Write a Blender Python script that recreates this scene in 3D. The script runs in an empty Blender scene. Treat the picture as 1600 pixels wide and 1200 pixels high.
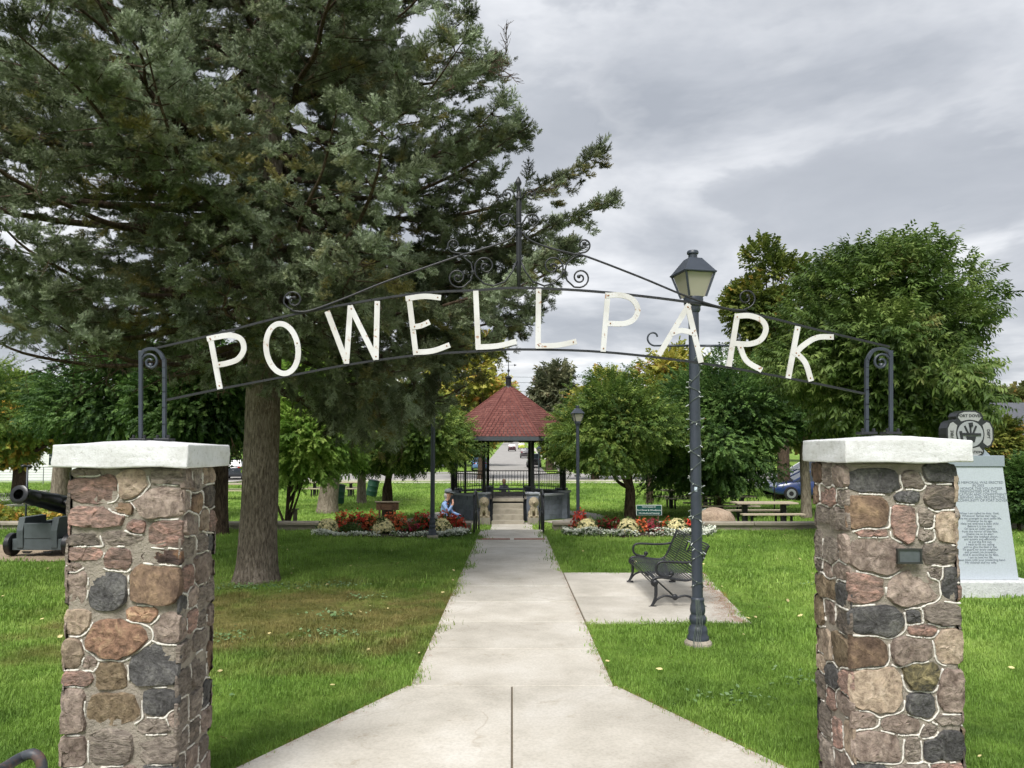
import bpy, bmesh, math, random
import numpy as np
from mathutils import Vector, Matrix, Euler

SC = bpy.context.scene
COL = SC.collection
R_ = random.Random(7)
rng = np.random.default_rng(11)
rad = math.radians

# ------------------------------------------------------------------ camera
F = 1155.0            # focal length in photo pixels (1600 wide)
PITCH = rad(3.2)
EYE = 1.65
PROW = 700 - F * math.tan(PITCH)      # row of the optical axis (horizon on row 700)
cam = bpy.data.cameras.new("camera")
cam.sensor_width = 36.0
cam.lens = 36.0 * F / 1600.0
cam.shift_y = (PROW - 600) / 1600.0
cam.clip_start = 0.05
cam.clip_end = 3000
camo = bpy.data.objects.new("camera", cam)
COL.objects.link(camo)
camo.location = (0, 0, EYE)
camo.rotation_euler = (math.pi / 2 + PITCH, 0, 0)
SC.camera = camo

# ------------------------------------------------------------------ sky, sun, exposure
SUN_EL, SUN_AZ = rad(52), rad(200)     # azimuth clockwise from +Y (behind and left of the camera)
w = bpy.data.worlds.new("World")
SC.world = w
w.use_nodes = True
nt = w.node_tree
nt.nodes.clear()


def nn(t, typ, **kw):
    n = t.nodes.new(typ)
    for k, v in kw.items():
        if k.startswith('i_'):
            n.inputs[k[2:].replace('_', ' ')].default_value = v
        else:
            setattr(n, k, v)
    return n


def mth(t, op, a=None, b=None, c=None, clamp=False):
    n = t.nodes.new('ShaderNodeMath')
    n.operation = op
    n.use_clamp = clamp
    for i, v in enumerate((a, b, c)):
        if v is None:
            continue
        if isinstance(v, (int, float)):
            n.inputs[i].default_value = v
        else:
            t.links.new(v, n.inputs[i])
    return n.outputs[0]


def ramp(t, fac, stops, interp='LINEAR'):
    n = t.nodes.new('ShaderNodeValToRGB')
    n.color_ramp.interpolation = interp
    el = n.color_ramp.elements
    while len(el) < len(stops):
        el.new(0.5)
    for e, (p, c) in zip(el, stops):
        e.position = p
        e.color = (*c, 1) if len(c) == 3 else c
    t.links.new(fac, n.inputs[0])
    return n.outputs[0]


def mixc(t, fac, a, b, mode='MIX'):
    n = t.nodes.new('ShaderNodeMix')
    n.data_type = 'RGBA'
    n.blend_type = mode
    for s, v in ((n.inputs[0], fac), (n.inputs[6], a), (n.inputs[7], b)):
        if isinstance(v, (int, float)):
            s.default_value = v
        elif isinstance(v, tuple):
            s.default_value = (*v, 1) if len(v) == 3 else v
        else:
            t.links.new(v, s)
    return n.outputs[2]


def noise(t, vec, scale, detail=4, rough=0.55, dist=0.0):
    n = t.nodes.new('ShaderNodeTexNoise')
    n.inputs['Scale'].default_value = scale
    n.inputs['Detail'].default_value = detail
    n.inputs['Roughness'].default_value = rough
    n.inputs['Distortion'].default_value = dist
    if vec is not None:
        t.links.new(vec, n.inputs['Vector'])
    return n.outputs[0]


def build_world():
    t = nt
    out = nn(t, 'ShaderNodeOutputWorld')
    bg = nn(t, 'ShaderNodeBackground')
    bg.inputs[1].default_value = 0.12
    sky = nn(t, 'ShaderNodeTexSky', sky_type='NISHITA')
    sky.sun_disc = False
    sky.sun_elevation = SUN_EL
    sky.sun_rotation = SUN_AZ
    tc = nn(t, 'ShaderNodeTexCoord')
    sep = nn(t, 'ShaderNodeSeparateXYZ')
    t.links.new(tc.outputs['Generated'], sep.inputs[0])
    x, y, z = sep.outputs
    zz = mth(t, 'ADD', mth(t, 'MAXIMUM', z, 0.0), 0.11)
    cx = mth(t, 'DIVIDE', x, zz)
    cy = mth(t, 'DIVIDE', y, zz)
    cb = nn(t, 'ShaderNodeCombineXYZ')
    t.links.new(cx, cb.inputs[0])
    t.links.new(cy, cb.inputs[1])
    cb.inputs[2].default_value = 8.3
    v = cb.outputs[0]
    n1 = noise(t, v, 0.42, 2, 0.5, 0.3)        # broad banks
    n2 = noise(t, v, 1.05, 6, 0.57, 0.25)       # billows
    d = mth(t, 'ADD', mth(t, 'MULTIPLY', n1, 0.52), mth(t, 'MULTIPLY', n2, 0.48))
    # the cloud sheet thins out towards the horizon all round
    thin = mth(t, 'MULTIPLY', mth(t, 'SUBTRACT', 1.0, mth(t, 'MULTIPLY', z, 3.6), clamp=True), 0.085)
    d = mth(t, 'SUBTRACT', d, thin)
    # thin bright veil to thick grey underside
    cloud = ramp(t, d, [(0.38, (4.3, 4.32, 4.32)), (0.43, (3.4, 3.44, 3.52)), (0.47, (2.62, 2.69, 2.83)),
                        (0.515, (2.0, 2.09, 2.26)), (0.58, (1.45, 1.55, 1.73))])
    # a lower, lumpy layer of grey cumulus
    mpv = nn(t, 'ShaderNodeMapping')
    mpv.inputs['Scale'].default_value = (2.6, 2.6, 6.5)
    mpv.inputs['Location'].default_value = (12.1, 0.4, 2.2)
    t.links.new(tc.outputs['Generated'], mpv.inputs[0])
    n4 = noise(t, mpv.outputs[0], 1.0, 6, 0.55, 0.15)
    lump = ramp(t, n4, [(0.49, (0, 0, 0)), (0.535, (0.7, 0.7, 0.7)), (0.62, (1, 1, 1))])
    cloud = mixc(t, mth(t, 'MULTIPLY', lump, 0.72), cloud, (1.72, 1.81, 1.98))
    edge = ramp(t, n4, [(0.41, (0, 0, 0)), (0.475, (1, 1, 1)), (0.52, (0, 0, 0))])
    cloud = mixc(t, mth(t, 'MULTIPLY', edge, 0.16), cloud, (3.5, 3.53, 3.58))
    cov = ramp(t, d, [(0.28, (0.80, 0.80, 0.80)), (0.40, (0.97, 0.97, 0.97))])
    # an overcast sky grows brighter towards the zenith
    zen = mth(t, 'ADD', 1.15, mth(t, 'MULTIPLY', mth(t, 'MAXIMUM', z, 0.0), 0.35))
    cl = nn(t, 'ShaderNodeVectorMath', operation='SCALE')
    t.links.new(cloud, cl.inputs[0])
    t.links.new(zen, cl.inputs['Scale'])
    col = mixc(t, cov, sky.outputs[0], cl.outputs[0])
    t.links.new(col, bg.inputs[0])
    t.links.new(bg.outputs[0], out.inputs[0])


build_world()
w.cycles.sampling_method = 'MANUAL'
w.cycles.sample_map_resolution = 256
sl = bpy.data.lights.new("sun", 'SUN')
sl.energy = 2.6
sl.angle = rad(28)
sl.color = (1.0, 0.97, 0.93)
so = bpy.data.objects.new("sun", sl)
COL.objects.link(so)
sdir = Vector((math.sin(SUN_AZ) * math.cos(SUN_EL), math.cos(SUN_AZ) * math.cos(SUN_EL), math.sin(SUN_EL)))
so.rotation_euler = sdir.to_track_quat('Z', 'Y').to_euler()
so.location = sdir * 60
vs = SC.view_settings
vs.view_transform = 'Standard'
vs.look = 'None'
vs.gamma = 1
vs.exposure = 1.0
SC.render.engine = 'CYCLES'
SC.cycles.use_denoising = True
SC.cycles.max_bounces = 4
SC.cycles.diffuse_bounces = 2
SC.cycles.glossy_bounces = 2
SC.cycles.transmission_bounces = 3
SC.cycles.use_adaptive_sampling = True
SC.cycles.adaptive_threshold = 0.03
SC.cycles.transparent_max_bounces = 8


# ------------------------------------------------------------------ geometry of the place
def zg(y):
    """height of the ground: upper lawn, drop behind the low wall, lower lawn, roads, rising street"""
    if y < 0:
        return 0.0
    if y < 17.42:
        return -0.016 * y
    if y < 17.60:
        a = (y - 17.42) / 0.18
        return -0.2787 * (1 - a) - 0.72 * a
    if y < 56:
        return -0.72 - (y - 17.6) / 38.4 * 0.23
    if y < 82:
        return -0.95
    if y < 300:
        return -0.95 + (y - 82) / 218 * 4.6
    return 3.65 + (y - 300) * 0.012


def at(px, py, Y):
    """point of the place at distance Y that the photo shows at pixel (px, py)"""
    u = (px - 800) / F
    v = (PROW - py) / F
    dy = math.cos(PITCH) - v * math.sin(PITCH)
    dz = math.sin(PITCH) + v * math.cos(PITCH)
    k = Y / dy
    return Vector((u * k, Y, EYE + dz * k))


def gx(px, Y):
    """x of a thing standing on the ground at distance Y under pixel column px"""
    return at(px, 760, Y).x


def lin(r, g, b):
    def f(c):
        c /= 255.0
        return c / 12.92 if c <= 0.04045 else ((c + 0.055) / 1.055) ** 2.4
    return (f(r), f(g), f(b))


# ------------------------------------------------------------------ materials
MATS = {}


def mat(name, col, rough=0.7, var=0.25, scale=8.0, bump=0.0, bscale=None, metal=0.0, col2=None, spec=0.4,
        rand=0.0, coat=0.0, detail=5):
    if name in MATS:
        return MATS[name]
    m = bpy.data.materials.new(name)
    m.use_nodes = True
    t = m.node_tree
    p = t.nodes['Principled BSDF']
    tc = nn(t, 'ShaderNodeTexCoord')
    v = tc.outputs['Object']
    n = noise(t, v, scale, detail, 0.6)
    c2 = col2 if col2 else tuple(c * (1 - var) for c in col)
    hi = tuple(min(1, c * (1 + var * 0.5)) for c in col)
    c = ramp(t, n, [(0.32, c2), (0.5, col), (0.70, hi)])
    if rand:
        oi = nn(t, 'ShaderNodeObjectInfo')
        k = mth(t, 'ADD', 1 - rand, mth(t, 'MULTIPLY', oi.outputs['Random'], 2 * rand))
        vm = nn(t, 'ShaderNodeVectorMath', operation='SCALE')
        t.links.new(c, vm.inputs[0])
        t.links.new(k, vm.inputs['Scale'])
        c = vm.outputs[0]
    t.links.new(c, p.inputs['Base Color'])
    rr = mth(t, 'ADD', rough - 0.08, mth(t, 'MULTIPLY', n, 0.16))
    t.links.new(rr, p.inputs['Roughness'])
    p.inputs['Metallic'].default_value = metal
    p.inputs['Specular IOR Level'].default_value = spec
    p.inputs['Coat Weight'].default_value = coat
    if bump:
        bn = noise(t, v, bscale or scale * 3, 6, 0.65)
        b = nn(t, 'ShaderNodeBump')
        b.inputs['Strength'].default_value = bump
        b.inputs['Distance'].default_value = 0.02
        t.links.new(bn, b.inputs['Height'])
        t.links.new(b.outputs[0], p.inputs['Normal'])
    MATS[name] = m
    return m


def leaf_mat(name, dark, mid, light, accent=None, acc_amt=0.0, trans=0.25, nscale=0.55, rough=0.55):
    """foliage: colour differs from clump to clump and from twig to twig"""
    m = bpy.data.materials.new(name)
    m.use_nodes = True
    t = m.node_tree
    p = t.nodes['Principled BSDF']
    out = t.nodes['Material Output']
    g = nn(t, 'ShaderNodeNewGeometry')
    oi = nn(t, 'ShaderNodeObjectInfo')
    n = noise(t, g.outputs['Position'], nscale, 3, 0.55)
    k = mth(t, 'ADD', mth(t, 'MULTIPLY', n, 0.72), mth(t, 'MULTIPLY', oi.outputs['Random'], 0.28))
    c = ramp(t, k, [(0.30, dark), (0.50, mid), (0.70, light)])
    if accent:
        n2 = noise(t, g.outputs['Position'], nscale * 1.3, 2, 0.5, 0.4)
        k2 = mth(t, 'ADD', mth(t, 'MULTIPLY', n2, 0.8), mth(t, 'MULTIPLY', oi.outputs['Random'], 0.2))
        f = ramp(t, k2, [(0.62 - acc_amt, (0, 0, 0)), (0.72 - acc_amt, (1, 1, 1))])
        c = mixc(t, f, c, accent)
    t.links.new(c, p.inputs['Base Color'])
    p.inputs['Roughness'].default_value = rough
    p.inputs['Specular IOR Level'].default_value = 0.3
    if trans:
        tr = nn(t, 'ShaderNodeBsdfTranslucent')
        t.links.new(c, tr.inputs[0])
        mx = nn(t, 'ShaderNodeMixShader')
        mx.inputs[0].default_value = trans
        t.links.new(p.outputs[0], mx.inputs[1])
        t.links.new(tr.outputs[0], mx.inputs[2])
        t.links.new(mx.outputs[0], out.inputs[0])
    MATS[name] = m
    return m


def glass_mat(name, col, rough=0.25, alpha=0.75):
    m = bpy.data.materials.new(name)
    m.use_nodes = True
    p = m.node_tree.nodes['Principled BSDF']
    p.inputs['Base Color'].default_value = (*col, 1)
    p.inputs['Roughness'].default_value = rough
    p.inputs['Alpha'].default_value = alpha
    p.inputs['Specular IOR Level'].default_value = 0.6
    MATS[name] = m
    return m


def lawn_colour(t, pos):
    """green of the lawn with the dry brown patch under the spruce (needle-killed turf)"""
    n1 = noise(t, pos, 0.35, 3, 0.5)
    n2 = noise(t, pos, 2.6, 4, 0.6)
    k = mth(t, 'ADD', mth(t, 'MULTIPLY', n1, 0.6), mth(t, 'MULTIPLY', n2, 0.4))
    green = ramp(t, k, [(0.34, lin(88, 118, 48)), (0.48, lin(118, 149, 64)), (0.62, lin(148, 174, 86))])
    sep = nn(t, 'ShaderNodeSeparateXYZ')
    t.links.new(pos, sep.inputs[0])
    dx = mth(t, 'DIVIDE', mth(t, 'SUBTRACT', sep.outputs[0], -2.4), 2.8)
    dy = mth(t, 'DIVIDE', mth(t, 'SUBTRACT', sep.outputs[1], 7.9), 2.3)
    r = mth(t, 'SQRT', mth(t, 'ADD', mth(t, 'MULTIPLY', dx, dx), mth(t, 'MULTIPLY', dy, dy)))
    n3 = noise(t, pos, 1.5, 5, 0.6)
    k2 = mth(t, 'SUBTRACT', mth(t, 'ADD', mth(t, 'SUBTRACT', 1.0, r), mth(t, 'MULTIPLY', n3, 2.1)), 0.98)
    f = mth(t, 'MULTIPLY', k2, 1.5, clamp=True)
    f = mth(t, 'MULTIPLY', f, 0.85)
    brown = ramp(t, n2, [(0.35, lin(96, 92, 50)), (0.55, lin(122, 110, 68)), (0.7, lin(146, 128, 86))])
    return mixc(t, f, green, brown), k


def make_lawn_mats():
    m = bpy.data.materials.new('lawn_soil')
    m.use_nodes = True
    t = m.node_tree
    p = t.nodes['Principled BSDF']
    g = nn(t, 'ShaderNodeNewGeometry')
    c, k = lawn_colour(t, g.outputs['Position'])
    fine = noise(t, g.outputs['Position'], 22, 6, 0.7)
    c = mixc(t, 1.0, c, ramp(t, fine, [(0.3, (0.52, 0.5, 0.45)), (0.55, (0.86, 0.86, 0.82)), (0.75, (1, 1, 1))]), 'MULTIPLY')
    t.links.new(c, p.inputs['Base Color'])
    p.inputs['Roughness'].default_value = 0.9
    p.inputs['Specular IOR Level'].default_value = 0.15
    b = nn(t, 'ShaderNodeBump')
    b.inputs['Strength'].default_value = 0.8
    b.inputs['Distance'].default_value = 0.05
    t.links.new(fine, b.inputs['Height'])
    t.links.new(b.outputs[0], p.inputs['Normal'])
    MATS['lawn'] = m
    m = bpy.data.materials.new('grass_blade')
    m.use_nodes = True
    t = m.node_tree
    p = t.nodes['Principled BSDF']
    out = t.nodes['Material Output']
    g = nn(t, 'ShaderNodeNewGeometry')
    oi = nn(t, 'ShaderNodeObjectInfo')
    c, k = lawn_colour(t, g.outputs['Position'])
    kk = mth(t, 'ADD', 0.78, mth(t, 'MULTIPLY', oi.outputs['Random'], 0.55))
    vm = nn(t, 'ShaderNodeVectorMath', operation='SCALE')
    t.links.new(c, vm.inputs[0])
    t.links.new(kk, vm.inputs['Scale'])
    t.links.new(vm.outputs[0], p.inputs['Base Color'])
    p.inputs['Roughness'].default_value = 0.55
    p.inputs['Specular IOR Level'].default_value = 0.3
    tr = nn(t, 'ShaderNodeBsdfTranslucent')
    t.links.new(vm.outputs[0], tr.inputs[0])
    mx = nn(t, 'ShaderNodeMixShader')
    mx.inputs[0].default_value = 0.3
    t.links.new(p.outputs[0], mx.inputs[1])
    t.links.new(tr.outputs[0], mx.inputs[2])
    t.links.new(mx.outputs[0], out.inputs[0])
    MATS['blade'] = m


make_lawn_mats()


# ------------------------------------------------------------------ builders
WL = {}                       # world location of things and parts


def tag(o, label=None, cat=None, group=None, kind=None):
    if label:
        o['label'] = label
    if cat:
        o['category'] = cat
    if group:
        o['group'] = group
    if kind:
        o['kind'] = kind
    return o


def thing(name, label, cat, loc=(0, 0, 0), rotz=0.0, group=None):
    o = bpy.data.objects.new(name, None)
    o.empty_display_size = 0.2
    COL.objects.link(o)
    o.location = loc
    o.rotation_euler = (0, 0, rotz)
    WL[o.name] = Vector(loc)
    return tag(o, label, cat, group)


class MB:
    def __init__(self):
        self.v, self.f, self.m = [], [], []
        self.cm = 0

    def add(self, vs, fs):
        b = len(self.v)
        self.v += [tuple(p) for p in vs]
        for f in fs:
            self.f.append([b + i for i in f])
            self.m.append(self.cm)
        return self

    def box(self, c, s, rz=0.0):
        cx, cy, cz = c
        x, y, z = s[0] / 2, s[1] / 2, s[2] / 2
        co, si = math.cos(rz), math.sin(rz)
        vs = []
        for dz in (-z, z):
            for dx, dy in ((-x, -y), (x, -y), (x, y), (-x, y)):
                vs.append((cx + dx * co - dy * si, cy + dx * si + dy * co, cz + dz))
        return self.add(vs, [(3, 2, 1, 0), (4, 5, 6, 7), (0, 1, 5, 4), (1, 2, 6, 5), (2, 3, 7, 6), (3, 0, 4, 7)])

    def bar(self, a, b, wd, ht, up=(0, 0, 1)):
        a, b, up = Vector(a), Vector(b), Vector(up)
        d = (b - a).normalized()
        s = d.cross(up)
        if s.length < 1e-4:
            s = d.cross(Vector((1, 0, 0)))
        s.normalize()
        u = s.cross(d).normalized()
        vs = []
        for p in (a, b):
            for i, j in ((-1, -1), (1, -1), (1, 1), (-1, 1)):
                vs.append(p + s * (i * wd / 2) + u * (j * ht / 2))
        return self.add(vs, [(0, 1, 2, 3), (7, 6, 5, 4), (0, 4, 5, 1), (1, 5, 6, 2), (2, 6, 7, 3), (3, 7, 4, 0)])

    def tube(self, pts, r, n=7, cap=True):
        pts = [Vector(p) for p in pts]
        rs = r if isinstance(r, (list, tuple)) else [r] * len(pts)
        prev = None
        rings = []
        for i, p in enumerate(pts):
            d = (pts[min(i + 1, len(pts) - 1)] - pts[max(i - 1, 0)])
            d = d.normalized() if d.length > 1e-9 else Vector((0, 0, 1))
            if prev is None:
                s = d.cross(Vector((0, 0, 1)))
                if s.length < 0.05:
                    s = d.cross(Vector((0, 1, 0)))
            else:
                s = prev - d * prev.dot(d)
                if s.length < 1e-4:
                    s = d.cross(Vector((0, 1, 0)))
            s.normalize()
            prev = s
            u = d.cross(s)
            rings.append([p + (s * math.cos(2 * math.pi * k / n) + u * math.sin(2 * math.pi * k / n)) * rs[i] for k in range(n)])
        vs = [q for rg in rings for q in rg]
        fs = []
        for i in range(len(pts) - 1):
            for k in range(n):
                a, b = i * n + k, i * n + (k + 1) % n
                fs.append((a, b, b + n, a + n))
        if cap:
            fs.append(tuple(range(n - 1, -1, -1)))
            fs.append(tuple((len(pts) - 1) * n + k for k in range(n)))
        return self.add(vs, fs)

    def lathe(self, prof, n=16, c=(0, 0, 0), phase=0.0):
        vs, fs = [], []
        for r, z in prof:
            for k in range(n):
                a = 2 * math.pi * k / n + phase
                vs.append((c[0] + r * math.cos(a), c[1] + r * math.sin(a), c[2] + z))
        m = len(prof)
        for i in range(m - 1):
            for k in range(n):
                a, b = i * n + k, i * n + (k + 1) % n
                fs.append((a, b, b + n, a + n))
        fs.append(tuple(range(n - 1, -1, -1)))
        fs.append(tuple((m - 1) * n + k for k in range(n)))
        return self.add(vs, fs)

    def prism(self, poly, z0, z1):
        """upright prism: poly of (x, y); z0, z1 numbers or functions of (x, y)"""
        n = len(poly)
        f0 = z0 if callable(z0) else (lambda x, y: z0)
        f1 = z1 if callable(z1) else (lambda x, y: z1)
        vs = [(x, y, f0(x, y)) for x, y in poly] + [(x, y, f1(x, y)) for x, y in poly]
        fs = [tuple(range(n - 1, -1, -1)), tuple(range(n, 2 * n))]
        for k in range(n):
            fs.append((k, (k + 1) % n, n + (k + 1) % n, n + k))
        return self.add(vs, fs)

    def extr(self, pts, off):
        """flat polygon of 3D points extruded by the vector off"""
        n = len(pts)
        off = Vector(off)
        vs = [Vector(p) for p in pts] + [Vector(p) + off for p in pts]
        fs = [tuple(range(n - 1, -1, -1)), tuple(range(n, 2 * n))]
        for k in range(n):
            fs.append((k, (k + 1) % n, n + (k + 1) % n, n + k))
        return self.add(vs, fs)

    def ball(self, c, r, nu=10, nv=7):
        rx, ry, rz = r if isinstance(r, (tuple, list)) else (r, r, r)
        prof = []
        vs, fs = [], []
        for j in range(nv + 1):
            ph = math.pi * j / nv
            for i in range(nu):
                a = 2 * math.pi * i / nu
                vs.append((c[0] + rx * math.sin(ph) * math.cos(a), c[1] + ry * math.sin(ph) * math.sin(a), c[2] - rz * math.cos(ph)))
        for j in range(nv):
            for i in range(nu):
                a, b = j * nu + i, j * nu + (i + 1) % nu
                fs.append((a, b, b + nu, a + nu))
        return self.add(vs, fs)

    def mesh(self, name, mats):
        me = bpy.data.meshes.new(name)
        me.from_pydata(self.v, [], self.f)
        for m in (mats if isinstance(mats, (list, tuple)) else [mats]):
            me.materials.append(m)
        if any(self.m):
            me.polygons.foreach_set('material_index', self.m)
        bm = bmesh.new()
        bm.from_mesh(me)
        bmesh.ops.remove_doubles(bm, verts=bm.verts, dist=1e-6)
        bmesh.ops.recalc_face_normals(bm, faces=bm.faces)
        bm.to_mesh(me)
        bm.free()
        return me

    def build(self, name, mats, parent=None, smooth=False, bevel=0.0, world=True, seg=2, auto=None):
        """world=True: the vertices are world positions (parent not rotated)"""
        if parent is not None and world:
            o = WL[parent.name]
            self.v = [(x - o.x, y - o.y, z - o.z) for x, y, z in self.v]
        me = self.mesh(name, mats)
        return put(name, me, parent, smooth, bevel, seg, auto)


def put(name, me, parent=None, smooth=False, bevel=0.0, seg=2, auto=None):
    o = bpy.data.objects.new(name, me)
    COL.objects.link(o)
    if smooth or auto:
        me.polygons.foreach_set('use_smooth', [True] * len(me.polygons))
        if auto:
            bm = bmesh.new()
            bm.from_mesh(me)
            for e in bm.edges:
                if len(e.link_faces) == 2 and e.calc_face_angle() > rad(auto):
                    e.smooth = False
            bm.to_mesh(me)
            bm.free()
    if bevel:
        b = o.modifiers.new('bevel', 'BEVEL')
        b.width = bevel
        b.segments = seg
        b.limit_method = 'ANGLE'
        b.angle_limit = rad(35)
    if parent is not None:
        o.parent = parent
        WL[o.name] = WL[parent.name]
    else:
        WL[o.name] = Vector((0, 0, 0))
    return o


def share(name, src, parent, loc, rot=(0, 0, 0), scale=(1, 1, 1)):
    """another piece with the same mesh data"""
    o = bpy.data.objects.new(name, src)
    COL.objects.link(o)
    o.parent = parent
    o.location = loc
    o.rotation_euler = rot
    o.scale = scale
    WL[o.name] = WL[parent.name] + Vector(loc)
    return o


def text(name, body, size, m, parent, loc, rot, depth=0.002, align='CENTER', bold=0.0, space=1.0, lsp=1.0):
    cu = bpy.data.curves.new(name, 'FONT')
    cu.body = body
    cu.size = size
    cu.align_x = align
    cu.align_y = 'CENTER'
    cu.extrude = depth
    cu.offset = bold
    cu.space_character = space
    cu.space_line = lsp
    cu.resolution_u = 2
    tmp = bpy.data.objects.new(name, cu)
    me = bpy.data.meshes.new_from_object(tmp)
    bpy.data.objects.remove(tmp)
    me.materials.clear()
    me.materials.append(m)
    o = bpy.data.objects.new(name, me)
    COL.objects.link(o)
    o.parent = parent
    o.location = loc
    o.rotation_euler = rot
    return o


def np_mesh(name, verts, faces, m):
    """fast mesh from numpy arrays, faces (n, k)"""
    me = bpy.data.meshes.new(name)
    nf, k = faces.shape
    me.vertices.add(len(verts))
    me.vertices.foreach_set('co', np.asarray(verts, np.float32).ravel())
    me.loops.add(nf * k)
    me.loops.foreach_set('vertex_index', faces.astype(np.int32).ravel())
    me.polygons.add(nf)
    me.polygons.foreach_set('loop_start', np.arange(0, nf * k, k, dtype=np.int32))
    me.update(calc_edges=True)
    me.materials.append(m)
    return me


NG = {}


def scatter_group(protos):
    key = tuple(o.name for o in protos)
    if key in NG:
        return NG[key]
    g = bpy.data.node_groups.new('scatter', 'GeometryNodeTree')
    g.interface.new_socket('Geometry', in_out='INPUT', socket_type='NodeSocketGeometry')
    g.interface.new_socket('Geometry', in_out='OUTPUT', socket_type='NodeSocketGeometry')
    gi = g.nodes.new('NodeGroupInput')
    go = g.nodes.new('NodeGroupOutput')
    iop = g.nodes.new('GeometryNodeInstanceOnPoints')
    jn = g.nodes.new('GeometryNodeJoinGeometry')
    for o in protos:
        oi = g.nodes.new('GeometryNodeObjectInfo')
        oi.inputs['Object'].default_value = o
        oi.inputs['As Instance'].default_value = True
        g.links.new(oi.outputs['Geometry'], jn.inputs[0])
    g.links.new(gi.outputs[0], iop.inputs['Points'])
    g.links.new(jn.outputs[0], iop.inputs['Instance'])
    iop.inputs['Pick Instance'].default_value = True

    def attr(n, typ):
        a = g.nodes.new('GeometryNodeInputNamedAttribute')
        a.data_type = typ
        a.inputs['Name'].default_value = n
        return a.outputs['Attribute']
    g.links.new(attr('idx', 'INT'), iop.inputs['Instance Index'])
    g.links.new(attr('rot', 'FLOAT_VECTOR'), iop.inputs['Rotation'])
    g.links.new(attr('scl', 'FLOAT'), iop.inputs['Scale'])
    g.links.new(iop.outputs[0], go.inputs[0])
    NG[key] = g
    return g


def scatter(name, pts, rots, scl, protos, parent=None):
    """one object whose points each carry a twig, tuft or leaf"""
    pts = np.asarray(pts, np.float32)
    n = len(pts)
    if parent is not None:
        pts = pts - np.array(WL[parent.name], np.float32)
    me = bpy.data.meshes.new(name)
    me.vertices.add(n)
    me.vertices.foreach_set('co', pts.ravel())
    a = me.attributes.new('rot', 'FLOAT_VECTOR', 'POINT')
    a.data.foreach_set('vector', np.asarray(rots, np.float32).ravel())
    a = me.attributes.new('scl', 'FLOAT', 'POINT')
    a.data.foreach_set('value', np.asarray(scl, np.float32).ravel())
    a = me.attributes.new('idx', 'INT', 'POINT')
    a.data.foreach_set('value', rng.integers(0, len(protos), n).astype(np.int32))
    o = put(name, me, parent)
    md = o.modifiers.new('scatter', 'NODES')
    md.node_group = scatter_group(protos)
    o['kind'] = 'stuff'
    return o


def proto(name, verts, faces, m):
    """a mesh to be scattered; not linked to the scene itself"""
    me = bpy.data.meshes.new(name)
    me.from_pydata([tuple(v) for v in verts], [], [tuple(f) for f in faces])
    me.materials.append(m)
    return bpy.data.objects.new(name, me)


def dir_rot(d, roll):
    """euler angles that turn +X to the directions d (n, 3)"""
    az = np.arctan2(d[:, 1], d[:, 0])
    el = np.arctan2(d[:, 2], np.hypot(d[:, 0], d[:, 1]))
    return np.stack([roll, -el, az], 1)


def spiral(c, r0, r1, a0, turns, n=28):
    """points (in a picture plane) of a scroll from the outer radius r0 to the inner r1"""
    out = []
    for i in range(n + 1):
        k = i / n
        r = r0 + (r1 - r0) * k ** 0.85
        a = a0 + turns * 2 * math.pi * k
        out.append((c[0] + r * math.cos(a), c[1] + r * math.sin(a)))
    return out


def smooth_line(p, n=6):
    """Catmull-Rom through 2D or 3D points"""
    p = [np.array(q, float) for q in p]
    q = [2 * p[0] - p[1]] + p + [2 * p[-1] - p[-2]]
    out = []
    for i in range(1, len(q) - 2):
        for k in range(n):
            t = k / n
            out.append(0.5 * (2 * q[i] + (q[i + 1] - q[i - 1]) * t + (2 * q[i - 1] - 5 * q[i] + 4 * q[i + 1] - q[i + 2]) * t * t
                              + (3 * q[i] - q[i - 1] - 3 * q[i + 1] + q[i + 2]) * t ** 3))
    out.append(p[-1])
    return out


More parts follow.
